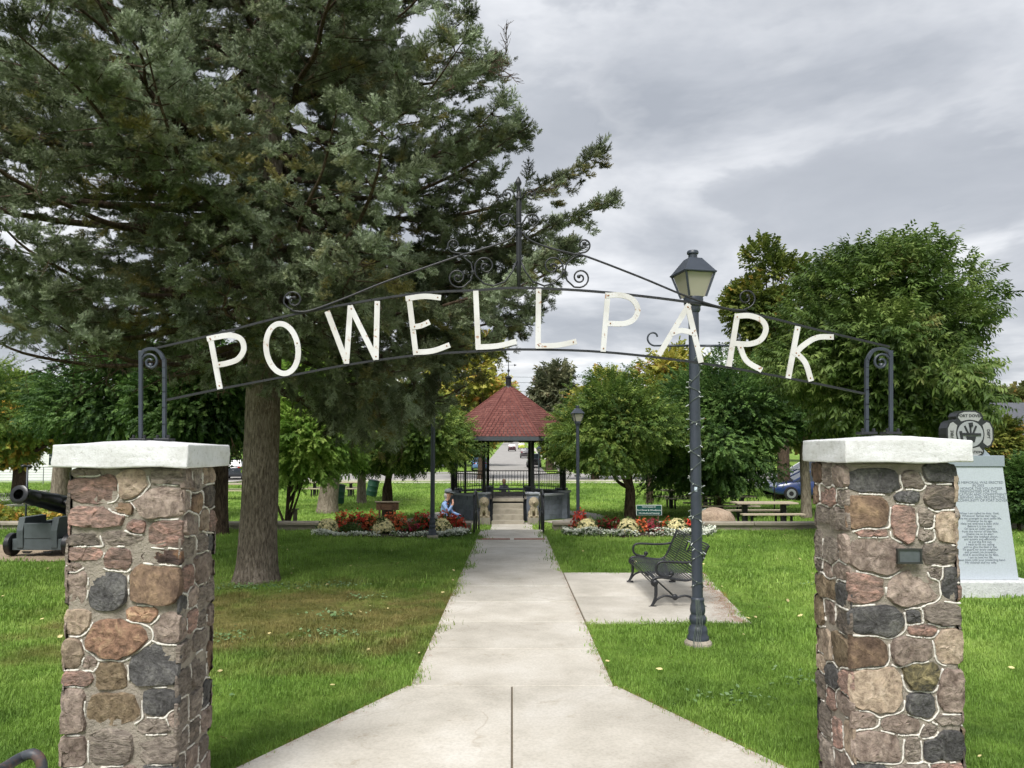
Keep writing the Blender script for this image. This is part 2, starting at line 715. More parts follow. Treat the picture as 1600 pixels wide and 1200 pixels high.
# ================================================================== THE SETTING
def concrete_mat():
    m = bpy.data.materials.new('pavement_concrete')
    m.use_nodes = True
    t = m.node_tree
    p = t.nodes['Principled BSDF']
    g = nn(t, 'ShaderNodeNewGeometry')
    pos = g.outputs['Position']
    oi = nn(t, 'ShaderNodeObjectInfo')
    n1 = noise(t, pos, 1.6, 6, 0.62)
    n2 = noise(t, pos, 55, 3, 0.6)
    n3 = noise(t, pos, 5.5, 5, 0.7, 0.6)
    c = ramp(t, n1, [(0.32, lin(172, 166, 155)), (0.5, lin(190, 184, 173)), (0.68, lin(203, 198, 189))])
    c = mixc(t, 1.0, c, ramp(t, n2, [(0.3, (0.84, 0.84, 0.83)), (0.6, (1, 1, 1))]), 'MULTIPLY')
    st = ramp(t, n3, [(0.60, (1, 1, 1)), (0.72, (0.82, 0.79, 0.74))])
    c = mixc(t, 1.0, c, st, 'MULTIPLY')
    vo = nn(t, 'ShaderNodeTexVoronoi', feature='DISTANCE_TO_EDGE')
    vo.inputs['Scale'].default_value = 0.55
    wv = nn(t, 'ShaderNodeVectorMath', operation='ADD')
    wn = nn(t, 'ShaderNodeTexNoise')
    wn.inputs['Scale'].default_value = 3.0
    t.links.new(pos, wn.inputs['Vector'])
    ws = nn(t, 'ShaderNodeVectorMath', operation='SCALE')
    ws.inputs['Scale'].default_value = 0.35
    t.links.new(wn.outputs['Color'], ws.inputs[0])
    t.links.new(pos, wv.inputs[0])
    t.links.new(ws.outputs[0], wv.inputs[1])
    t.links.new(wv.outputs[0], vo.inputs['Vector'])
    ck = ramp(t, vo.outputs['Distance'], [(0.0, (0.82, 0.79, 0.75)), (0.004, (1, 1, 1))])
    ckm = ramp(t, noise(t, pos, 0.8, 2, 0.5), [(0.52, (0, 0, 0)), (0.56, (1, 1, 1))])
    c = mixc(t, ckm, c, mixc(t, 1.0, c, ck, 'MULTIPLY'))
    sp_ = ramp(t, noise(t, pos, 16, 5, 0.75), [(0.66, (1, 1, 1)), (0.74, (0.80, 0.77, 0.71))])
    c = mixc(t, 1.0, c, sp_, 'MULTIPLY')
    k = mth(t, 'ADD', 0.93, mth(t, 'MULTIPLY', oi.outputs['Random'], 0.12))
    vm = nn(t, 'ShaderNodeVectorMath', operation='SCALE')
    t.links.new(c, vm.inputs[0])
    t.links.new(k, vm.inputs['Scale'])
    t.links.new(vm.outputs[0], p.inputs['Base Color'])
    p.inputs['Roughness'].default_value = 0.88
    p.inputs['Specular IOR Level'].default_value = 0.25
    b = nn(t, 'ShaderNodeBump')
    b.inputs['Strength'].default_value = 0.25
    b.inputs['Distance'].default_value = 0.006
    t.links.new(n2, b.inputs['Height'])
    t.links.new(b.outputs[0], p.inputs['Normal'])
    return m


M_CONC = concrete_mat()
M_ASPH = mat('asphalt', lin(150, 147, 143), 0.9, 0.15, 0.6, 0.2, 60)
M_WALLC = mat('weathered_concrete', lin(150, 142, 128), 0.9, 0.3, 3.0, 0.5, 30)
M_BLACK = mat('black_iron', lin(30, 32, 36), 0.45, 0.3, 12, spec=0.5)
M_LAMP = mat('lamp_post_paint', lin(52, 58, 68), 0.42, 0.15, 10, spec=0.5)
M_MORTAR = mat('grey_mortar', lin(148, 140, 128), 0.95, 0.25, 14, 0.8, 60)
M_WHITE = mat('white_pointing', lin(206, 202, 193), 0.9, 0.15, 30, 0.3, 80)
M_DIRT = mat('bare_earth', lin(96, 80, 62), 0.95, 0.35, 6, 0.6, 40)
M_MULCH = mat('bed_mulch', lin(58, 46, 38), 0.95, 0.4, 12, 0.9, 50)


def build_ground():
    ys = sorted(set([-80, -30, -10, -4, 0] + list(np.arange(1, 17.4, 0.8)) + [17.42, 17.60] + list(np.arange(18, 56, 2.0)) +
                    [56, 60, 70, 82] + list(np.arange(90, 300, 12.0)) + [300, 360, 450, 600, 900, 1400]))
    xs = [-900, -400, -200, -100, -60, -40] + list(np.arange(-28, 28.1, 2.0)) + [40, 60, 100, 200, 400, 900]
    v, f = [], []
    for y in ys:
        for x in xs:
            v.append((x, y, zg(y)))
    nx = len(xs)
    for j in range(len(ys) - 1):
        for i in range(nx - 1):
            f.append((j * nx + i, j * nx + i + 1, (j + 1) * nx + i + 1, (j + 1) * nx + i))
    me = bpy.data.meshes.new('lawn_ground')
    me.from_pydata(v, [], f)
    me.materials.append(MATS['lawn'])
    o = put('lawn_ground', me)
    tag(o, kind='structure')


build_ground()

PATH_W = 0.735


def path_half(y):
    if y >= 5.5:
        return PATH_W
    if y >= 3.9:
        return PATH_W + (5.5 - y) / 1.6 * 0.79
    if y >= 3.1:
        return 1.525 + (3.9 - y) / 0.8 * 0.2
    return 1.725


def build_path():
    root = bpy.data.objects.new('concrete_path', None)
    COL.objects.link(root)
    WL[root.name] = Vector((0, 0, 0))
    tag(root, kind='structure')
    top = lambda x, y: zg(y) + 0.022
    bot = lambda x, y: zg(y) - 0.05
    g = 0.005
    fm = mat('joint_sand', lin(104, 94, 78), .95, .3, 20)
    b = MB()
    for ya, yb in ((5.45, 17.38), (-3, 5.45)):
        yy = ya
        while yy < yb:
            y2 = min(yy + .8, yb)
            ha, hb = path_half(yy) - .03, path_half(y2) - .03
            b.add([(-ha, yy, zg(yy) + .010), (ha, yy, zg(yy) + .010), (hb, y2, zg(y2) + .010), (-hb, y2, zg(y2) + .010)], [(0, 1, 2, 3)])
            yy = y2
    b.add([(.7, 7.5, zg(7.5) + .006), (2.36, 7.55, zg(7.55) + .006), (2.74, 10.78, zg(10.78) + .006), (.7, 10.8, zg(10.8) + .006)], [(0, 1, 2, 3)])
    b.build('joint_sand', fm, root)

    def slab(poly):
        b = MB()
        cx = sum(p[0] for p in poly) / len(poly)
        cy = sum(p[1] for p in poly) / len(poly)
        ti = R_.uniform(-0.003, 0.003)
        b.prism(poly, bot, lambda x, y: top(x, y) + ti + R_.uniform(-.0005, .0005))
        return b.build('slab', M_CONC, root, bevel=0.007)
    y = 5.45
    while y < 17.3:
        y1 = min(y + 1.06, 17.40)
        if 17.40 - y1 < 0.3:
            y1 = 17.40
        slab([(-PATH_W, y + g), (PATH_W, y + g), (PATH_W, y1 - g), (-PATH_W, y1 - g)])
        y = y1
    # splayed mouth of the path, cut down the middle
    for s in (-1, 1):
        for ya, yb in ((3.9, 5.45), (1.6, 3.9), (-0.8, 1.6), (-3, -0.8)):
            pl = [(s * g, ya + g), (s * path_half(ya), ya + g)]
            if ya < 3.1 < yb:
                pl.append((s * path_half(3.1), 3.1))
            pl += [(s * path_half(yb), yb - g), (s * g, yb - g)]
            slab(pl)
    # bench pad
    x0 = PATH_W + 0.014
    slab([(x0, 7.46), (2.40, 7.52), (2.55, 8.95), (x0, 8.95)])
    slab([(x0, 8.965), (2.55, 8.965), (2.80, 10.8), (x0, 10.86)])
    # rust red warning strips at the head of the steps
    for sx in (-0.36, 0.36):
        b = MB()
        b.prism([(sx - .32, 15.25), (sx + .32, 15.25), (sx + .32, 15.42), (sx - .32, 15.42)], lambda x, y: zg(y) + .02, lambda x, y: zg(y) + .032)
        b.build('warning_strip', mat('strip_red', lin(140, 92, 74), 0.9, 0.3, 14), root)
    # steps down to the lower lawn
    for i in range(3):
        z1 = zg(17.4) + 0.02 - 0.147 * (i + 1) + 0.0
        b = MB()
        b.box((0, 17.62 + 0.36 * i, (z1 - .8) / 2), (1.46, 0.355, z1 + .8))
        b.build('step', M_CONC, root, bevel=0.012)
    # lower path to the gazebo and the paved ring round it
    z = -0.72
    yy = 18.5
    while yy < 23.9:
        yb = min(yy + 1.1, 24.0)
        b = MB()
        b.prism([(-.63, yy + g), (.63, yy + g), (.63, yb - g), (-.63, yb - g)], lambda x, y: zg(y) - .05, lambda x, y: zg(y) + .022)
        b.build('slab', M_CONC, root, bevel=0.006)
        yy = yb
    n = 40
    cy = GZ_Y
    for a in range(n):
        a0, a1 = 2 * math.pi * a / n, 2 * math.pi * (a + 1) / n
        pl = [(r * math.cos(t), cy + r * math.sin(t)) for r, t in ((2.2, a0 + .003), (3.25, a0 + .002), (3.25, a1 - .002), (2.2, a1 - .003))]
        if abs(pl[0][0]) < .72 and pl[0][1] < cy:
            continue
        b = MB()
        b.prism(pl, lambda x, y: zg(y) - .05, lambda x, y: zg(y) + .018)
        b.build('ring_slab', M_CONC, root)
    # walks leading away left and right
    for pts, wd in (([(-2.9, 25.4), (-5.0, 23.6), (-8.0, 22.2), (-13, 21.4), (-20.5, 21.0)], .55),
                    ([(2.9, 25.0), (3.8, 22.4), (4.9, 20.6), (6.5, 19.6), (9, 19.2)], .5)):
        c = smooth_line(pts, 5)
        b = MB()
        for i in range(len(c) - 1):
            d = c[i + 1] - c[i]
            nrm = np.array([-d[1], d[0]]) / np.hypot(*d) * wd
            b.add([(*(c[i] - nrm), zg(c[i][1]) + .012), (*(c[i + 1] - nrm), zg(c[i + 1][1]) + .012),
                   (*(c[i + 1] + nrm), zg(c[i + 1][1]) + .012), (*(c[i] + nrm), zg(c[i][1]) + .012)], [(0, 1, 2, 3)])
        b.build('side_walk', M_CONC, root)


GZ_Y = 26.4          # centre of the gazebo
build_path()


def strip(name, x0, x1, y0, y1, m, dz=0.012, step=6.0, kind='structure'):
    b = MB()
    y = y0
    while y < y1 - 1e-6:
        yb = min(y + step, y1)
        b.add([(x0, y, zg(y) + dz), (x1, y, zg(y) + dz), (x1, yb, zg(yb) + dz), (x0, yb, zg(yb) + dz)], [(0, 1, 2, 3)])
        y = yb
    o = b.build(name, m)
    tag(o, kind=kind)
    return o


def build_roads():
    strip('cross_road', -20.4, 16.9, 58, 75, M_ASPH, .02)
    strip('far_street', -3.6, 3.6, 75.0, 420, M_ASPH, .02)
    strip('side_street_left', -28, -20.4, 20, 140, M_ASPH, .02)
    strip('parking_street', 16.9, 27, 20, 140, M_ASPH, .02)
    for nm, x0, x1, y0, y1 in (('kerb', -20.4, 16.9, 57.8, 58), ('kerb', -20.6, -20.4, 20, 57.8), ('kerb', 16.9, 17.1, 20, 57.8)):
        b = MB()
        b.prism([(x0, y0), (x1, y0), (x1, y1), (x0, y1)], lambda x, y: zg(y) - .05, lambda x, y: zg(y) + .13)
        tag(b.build(nm, M_CONC), kind='structure')
    strip('pavement', -20.2, 16.7, 54.6, 55.9, M_CONC, .02)
    strip('street_pavement', 5.2, 6.4, 76, 260, M_CONC, .02)
    strip('driveway', -10, -3.6, 76, 80, M_ASPH, .024)
    strip('cannon_walk', -16, -6.9, 12.1, 14.5, mat('worn_gravel', lin(150, 134, 112), .95, .25, 5, .6, 50), .008)


build_roads()


def build_low_wall(x0, x1, label):
    t = thing('low_garden_wall', label, 'wall', ((x0 + x1) / 2, 17.5, zg(17.4)))
    b = MB()
    b.box(((x0 + x1) / 2, 17.52, -.44), (abs(x1 - x0), .22, .58))
    b.build('wall_body', M_WALLC, t, bevel=.012)
    n = int(abs(x1 - x0) / 1.5)
    for i in range(n):
        a = x0 + (x1 - x0) * i / n
        c = x0 + (x1 - x0) * (i + 1) / n
        b = MB()
        b.box(((a + c) / 2, 17.52, -.115 + R_.uniform(-.006, .006)), (abs(c - a) - .012, .34 + R_.uniform(-.01, .01), .07))
        b.build('coping_stone', M_WALLC, t, bevel=.012)


build_low_wall(-13.5, -0.95, 'low weathered concrete wall behind the left flower bed')
build_low_wall(0.95, 13.5, 'low weathered concrete wall behind the right flower bed and boulder')


# ------------------------------------------------------------------ grass
def tuft_protos(n, blades, h, spread, wd, seed):
    rr = random.Random(seed)
    out = []
    for k in range(n):
        v, f = [], []
        for i in range(blades):
            x, y = rr.gauss(0, spread), rr.gauss(0, spread)
            a = rr.uniform(0, 2 * math.pi)
            hh = h * rr.uniform(.55, 1.15)
            le = rr.uniform(.15, .75) * hh
            w2 = wd * rr.uniform(.7, 1.2) / 2
            dx, dy = math.cos(a), math.sin(a)
            b = len(v)
            v += [(x - dy * w2, y + dx * w2, -.01), (x + dy * w2, y - dx * w2, -.01),
                  (x + dx * le * .4 + dy * w2 * .7, y + dy * le * .4 - dx * w2 * .7, hh * .62),
                  (x + dx * le * .4 - dy * w2 * .7, y + dy * le * .4 + dx * w2 * .7, hh * .62),
                  (x + dx * le, y + dy * le, hh)]
            f += [(b, b + 1, b + 2, b + 3), (b + 3, b + 2, b + 4)]
        out.append(proto('grass_tuft', v, f, MATS['blade']))
    return out


def edge_noise(y, s):
    return 0.05 * math.sin(y * 3.1 + s) + 0.04 * math.sin(y * 7.7 + 2 * s) + 0.025 * math.sin(y * 17.3 + s * 5)


def on_hard(x, y):
    if y < 17.42:
        e = edge_noise(y, 1 if x > 0 else 4)
        if abs(x) < path_half(y) + .02 - max(0, e) * ((1.6 if x < 0 else 1.1) if y > 5.6 else .5):
            return True
        if .6 < x < 2.40 + (y - 7.5) * .12 - edge_noise(y, 2) * .8 and 7.50 + edge_noise(x * 1.3, 7) * .6 < y < 10.80:
            return True
        if -14 < x < -6.9 - edge_noise(y, 3) and 12.1 + edge_noise(x, 9) < y < 14.5:
            return True
        for px in (-1.75, 1.79):
            if abs(x - px) < .26 and 3.4 < y < 3.95:
                return True
        if math.hypot(x + 3.5, (y - 10.2)) < .36:
            return True
        if math.hypot(x - 6.4 * 0 - MON[0], y - MON[1]) < .4:
            return True
    elif y < 18.0:
        return True
    else:
        if abs(x) < .65 and y < 24.2:
            return True
        if math.hypot(x, y - GZ_Y) < 3.27:
            return True
    for (x0, x1, y0, y1) in BEDS:
        cx, cy = (x0 + x1) / 2, (y0 + y1) / 2
        if ((x - cx) / ((x1 - x0) / 2)) ** 4 + ((y - cy) / ((y1 - y0) / 2)) ** 4 < 1:
            return True
    return False


MON = (5.57, 9.2)
BEDS = [(-4.35, -0.98, 15.75, 17.4), (1.12, 4.45, 15.85, 17.4)]


def build_grass():
    near = tuft_protos(6, 14, .040, .034, .0046, 1)
    mid = tuft_protos(5, 16, .045, .07, .009, 2)
    far = tuft_protos(5, 14, .055, .14, .018, 3)
    zones = [('grass_near', 2.3, 6.6, 760, near, 1.0), ('grass_middle', 6.6, 11.5, 230, mid, 1.0),
             ('grass_middle_far', 11.5, 17.42, 85, mid, 1.35), ('grass_lower_lawn', 18.0, 34, 24, far, 1.2), ('grass_back', 34, 54, 7, far, 1.7)]
    for nm, y0, y1, dens, pr, sc in zones:
        hw = y1 * .72 + .6
        n = int(dens * 2 * hw * (y1 - y0))
        xs = rng.uniform(-hw, hw, n)
        ys = rng.uniform(y0, y1, n)
        keep = np.abs(xs) < ys * .72 + .6
        keep &= np.array([not on_hard(a, b) for a, b in zip(xs, ys)])
        # thin turf where the spruce has killed it
        rr = ((xs + 2.7) / 2.2) ** 2 + ((ys - 8.2) / 1.6) ** 2
        keep &= rng.uniform(0, 1, n) > np.clip(.45 * np.exp(-rr), 0, .5)
        xs, ys = xs[keep], ys[keep]
        zs = np.array([zg(b) + (.014 if abs(a) < path_half(b) and b < 17.4 else 0) for a, b in zip(xs, ys)])
        n = len(xs)
        rot = np.stack([rng.normal(0, .12, n), rng.normal(0, .12, n), rng.uniform(0, 6.28, n)], 1)
        lush = 1 + .25 * np.sin(xs * 1.3 + 1) * np.sin(ys * 1.7)
        s = sc * rng.uniform(.65, 1.25, n) * lush * np.where(((xs + 2.7) / 2.4) ** 2 + ((ys - 8.2) / 1.7) ** 2 < 1, .72, 1)
        o = scatter(nm, np.stack([xs, ys, zs], 1), rot, s, pr)
        tag(o, 'mown green lawn grass', 'grass', kind='stuff')
    # longer blades hugging the edges of the path, the pad, pillars and lamp
    pts = []
    for i in range(1500):
        y = R_.uniform(3.0, 17.3)
        s = R_.choice((-1, 1))
        x = s * (path_half(y) + R_.gauss(.055, .03) - max(0, edge_noise(y, 1 if s > 0 else 4)) * .8)
        if s > 0 and 7.5 < y < 10.8:
            continue
        pts.append((x, y, zg(y)))
    for i in range(700):
        x = R_.uniform(.75, 2.4)
        pts.append((x, 7.47 + edge_noise(x * 1.3, 7) * .6 + R_.gauss(0, .025), zg(7.5)))
        y = R_.uniform(7.5, 10.8)
        pts.append((2.42 + (y - 7.5) * .12 - edge_noise(y, 2) * .8 + R_.gauss(0.02, .03), y, zg(y)))
        a = R_.uniform(0, 6.28)
        pts.append((LAMP1[0] + math.cos(a) * R_.uniform(.09, .2), LAMP1[1] + math.sin(a) * R_.uniform(.09, .2), zg(6.6)))
    pts = np.array(pts)
    n = len(pts)
    o = scatter('edge_grass', pts, np.stack([rng.normal(0, .2, n), rng.normal(0, .2, n), rng.uniform(0, 6.28, n)], 1),
                rng.uniform(.6, 1.1, n), near)
    tag(o, 'ragged longer grass creeping over the path edges', 'grass', kind='stuff')


LAMP1 = (1.64, 6.62)
build_grass()


def flat_leaf(name, length, wd, m, n=3):
    out = []
    for k in range(n):
        b = [(-.5, 0, 0), (-.15, .5, .06), (.2, .42, .1), (.5, 0, .04), (.2, -.42, .09), (-.15, -.5, .03), (0, 0, 0)]
        v = [(x * length, y * wd, z * length + R_.uniform(0, .1) * length) for x, y, z in b]
        out.append(proto(name, v, [(6, 0, 1), (6, 1, 2), (6, 2, 3), (6, 3, 4), (6, 4, 5), (6, 5, 0)], m))
    return out


def build_litter():
    m1 = mat('dry_leaf', lin(200, 186, 132), .8, .4, 3, rand=.35)
    pr = flat_leaf('fallen_leaf', .062, .044, m1)
    pts = []
    while len(pts) < 170:
        y = 3.6 + 13 * R_.random() ** .8
        x = R_.uniform(-.7, .7) * y
        if on_hard(x, y):
            if R_.random() > .06 or abs(x) > 2.3:
                continue
            pts.append((x, y, zg(y) + .026))
        else:
            pts.append((x, y, zg(y) + .035))
    n = len(pts)
    o = scatter('fallen_leaves', pts, np.stack([rng.normal(0, .3, n), rng.normal(0, .3, n), rng.uniform(0, 6.28, n)], 1),
                rng.uniform(.4, 1.0, n), pr)
    tag(o, 'pale fallen leaves strewn over the lawn', 'leaves', kind='stuff')
    # broad-leaved weeds in grey-green patches
    m2 = leaf_mat('clover_leaf', lin(84, 112, 66), lin(110, 138, 90), lin(136, 160, 116), nscale=3)
    pr2 = flat_leaf('weed_leaf', .034, .03, m2)
    pts = []
    patches = [(-3.3, 9.65, .75, .14, 260), (-2.35, 9.75, .5, .12, 120), (-1.9, 7.9, .28, .1, 60), (-2.7, 6.9, .3, .12, 70), (-1.65, 7.05, .25, .1, 70),
               (-1.75, 8.9, .2, .08, 35), (2.3, 5.6, .3, .14, 60), (3.2, 7.2, .3, .16, 40), (1.5, 5.2, .25, .1, 40), (-2.3, 5.2, .3, .15, 30), (3.9, 9.8, .3, .08, 40)]
    for (cx, cy, sx, sy, k) in patches:
        for i in range(k):
            x, y = R_.gauss(cx, sx * .6), R_.gauss(cy, sy)
            if not on_hard(x, y):
                pts.append((x, y, zg(y) + R_.uniform(.02, .05)))
    n = len(pts)
    o = scatter('clover_patches', pts, np.stack([rng.normal(0, .35, n), rng.normal(0, .35, n), rng.uniform(0, 6.28, n)], 1),
                rng.uniform(.6, 1.2, n), pr2)
    tag(o, 'grey-green broad-leaved weeds in the turf', 'weeds', kind='stuff')
    # rusty needles blown against the pad and path edges
    m3 = mat('needle_litter', lin(150, 104, 66), .9, .35, 9, rand=.3)
    v = [(-.5, -.02, 0), (.5, 0, .02), (-.5, .02, 0), (-.3, .2, 0), (.4, .45, .01), (-.32, .23, 0), (-.2, -.3, 0), (.5, -.2, .01), (-.18, -.27, 0)]
    pr3 = [proto('dry_needles', v, [(0, 1, 2), (3, 4, 5), (6, 7, 8)], m3)]
    pts = []
    for i in range(2600):
        y = R_.uniform(7.5, 10.8)
        x = 2.36 + (y - 7.5) * .12 - abs(R_.gauss(0, .12)) - edge_noise(y, 2) * .6
        pts.append((x, y, zg(y) + R_.uniform(.024, .032)))
    for i in range(1500):
        y = R_.uniform(4, 17)
        s = R_.choice((-1, 1))
        x = s * (path_half(y) - abs(R_.gauss(0, .035)))
        pts.append((x, y, zg(y) + R_.uniform(.024, .03)))
    n = len(pts)
    o = scatter('needle_litter', pts, np.stack([np.zeros(n), np.zeros(n), rng.uniform(0, 6.28, n)], 1), rng.uniform(.025, .06, n), pr3)
    tag(o, 'rust-brown needles along the pavement edges', 'needles', kind='stuff')


build_litter()


# ================================================================== TREES
def bark_mat(name, c_dark, c_mid, c_light, vs=1.0):
    m = bpy.data.materials.new(name)
    m.use_nodes = True
    t = m.node_tree
    p = t.nodes['Principled BSDF']
    tc = nn(t, 'ShaderNodeTexCoord')
    mp = nn(t, 'ShaderNodeMapping')
    mp.inputs['Scale'].default_value = (14 * vs, 14 * vs, 3.2 * vs)
    t.links.new(tc.outputs['Object'], mp.inputs[0])
    n = noise(t, mp.outputs[0], 2.2, 8, 0.68, 0.5)
    n2 = noise(t, tc.outputs['Object'], 1.3, 3, 0.5)
    c = ramp(t, n, [(0.34, c_dark), (0.5, c_mid), (0.66, c_light)])
    c = mixc(t, 1.0, c, ramp(t, n2, [(0.35, (.78, .78, .76)), (0.65, (1, 1, 1))]), 'MULTIPLY')
    t.links.new(c, p.inputs['Base Color'])
    p.inputs['Roughness'].default_value = 0.95
    p.inputs['Specular IOR Level'].default_value = 0.1
    b = nn(t, 'ShaderNodeBump')
    b.inputs['Strength'].default_value = 0.9
    b.inputs['Distance'].default_value = 0.03
    t.links.new(n, b.inputs['Height'])
    t.links.new(b.outputs[0], p.inputs['Normal'])
    return m


M_BARK_SP = bark_mat('spruce_bark', lin(74, 66, 58), lin(122, 112, 100), lin(158, 147, 134), 1.4)
M_BARK_GR = bark_mat('grey_bark', lin(86, 78, 68), lin(130, 120, 107), lin(160, 150, 136), .8)
M_BARK_DK = bark_mat('dark_bark', lin(48, 40, 34), lin(80, 68, 58), lin(108, 94, 80), .8)


def trunk_mesh(name, pts, radii, n, m, parent, rough=.04, flare=0.0):
    """tapered trunk with an uneven, fluted surface"""
    b = MB()
    b.tube(pts, radii, n)
    z0 = pts[0][2]
    vs = []
    for (x, y, z) in b.v:
        k = 1.0
        # find the axis at this height
        i = min(range(len(pts)), key=lambda q: abs(pts[q][2] - z))
        ax, ay = pts[i][0], pts[i][1]
        a = math.atan2(y - ay, x - ax)
        k += rough * (math.sin(5 * a + z * 1.3) + .6 * math.sin(9 * a - z * 2.1) + .5 * math.sin(z * 7 + 3 * a))
        if flare:
            k += flare * math.exp(-(z - z0) / .16) * (1 + .4 * math.sin(5 * a + 1))
        vs.append((ax + (x - ax) * k, ay + (y - ay) * k, z))
    b.v = vs
    return b.build(name, m, parent, smooth=True)


# ---- blue spruce
M_NEEDLE = leaf_mat('spruce_needles', lin(62, 69, 44), lin(113, 124, 92), lin(172, 185, 156), accent=lin(122, 116, 66), acc_amt=.05, trans=.12, nscale=.8, rough=.65)
M_DEAD = mat('dead_twig', lin(84, 66, 54), .9, .3, 5)


def spruce_spray(seed, m, droop=0.0):
    rr = random.Random(seed)
    v, f = [], []

    def shoot(o, d, ln, nl, nneed):
        d = Vector(d).normalized()
        s = d.cross(Vector((0.1, 0.2, 1))).normalized()
        u = s.cross(d)
        o = Vector(o)
        b = len(v)
        e = o + d * ln
        wv = s * .012
        v.extend([o - wv, o + wv, e])
        f.append((b, b + 1, b + 2))
        for i in range(nneed):
            t = rr.uniform(.05, 1.0)
            a = rr.uniform(0, 2 * math.pi)
            rdir = s * math.cos(a) + u * math.sin(a) * .85 + Vector((0, 0, .25))
            nd = (rdir.normalized() * .80 + d * rr.uniform(.45, .95)).normalized()
            p = o + d * ln * t
            tip = p + nd * nl * rr.uniform(.75, 1.15)
            side = nd.cross(d)
            side = side.normalized() * nl * .10 if side.length > 1e-4 else s * nl * .10
            b = len(v)
            v.extend([p - side, p + side, tip])
            f.append((b, b + 1, b + 2))
    shoot((0, 0, 0), (1, 0, 0.0), 1.0, .20, 50)
    for sg in (-1, 1):
        for x, ln in ((.08, .62), (.34, .52), (.60, .42)):
            shoot((x, 0, 0), (.8, sg * rr.uniform(.5, .95), rr.uniform(-.2, .35)), ln * rr.uniform(.8, 1.15), .19, int(44 * ln) + 10)
    for x in (.15, .45, .72):
        shoot((x, 0, 0), (.75, rr.uniform(-.35, .35), rr.uniform(.5, .9)), rr.uniform(.32, .5), .18, 28)
    shoot((.2, 0, 0), (.8, rr.uniform(-.3, .3), -.6), .4, .18, 22)
    return proto('spruce_spray', v, f, m)


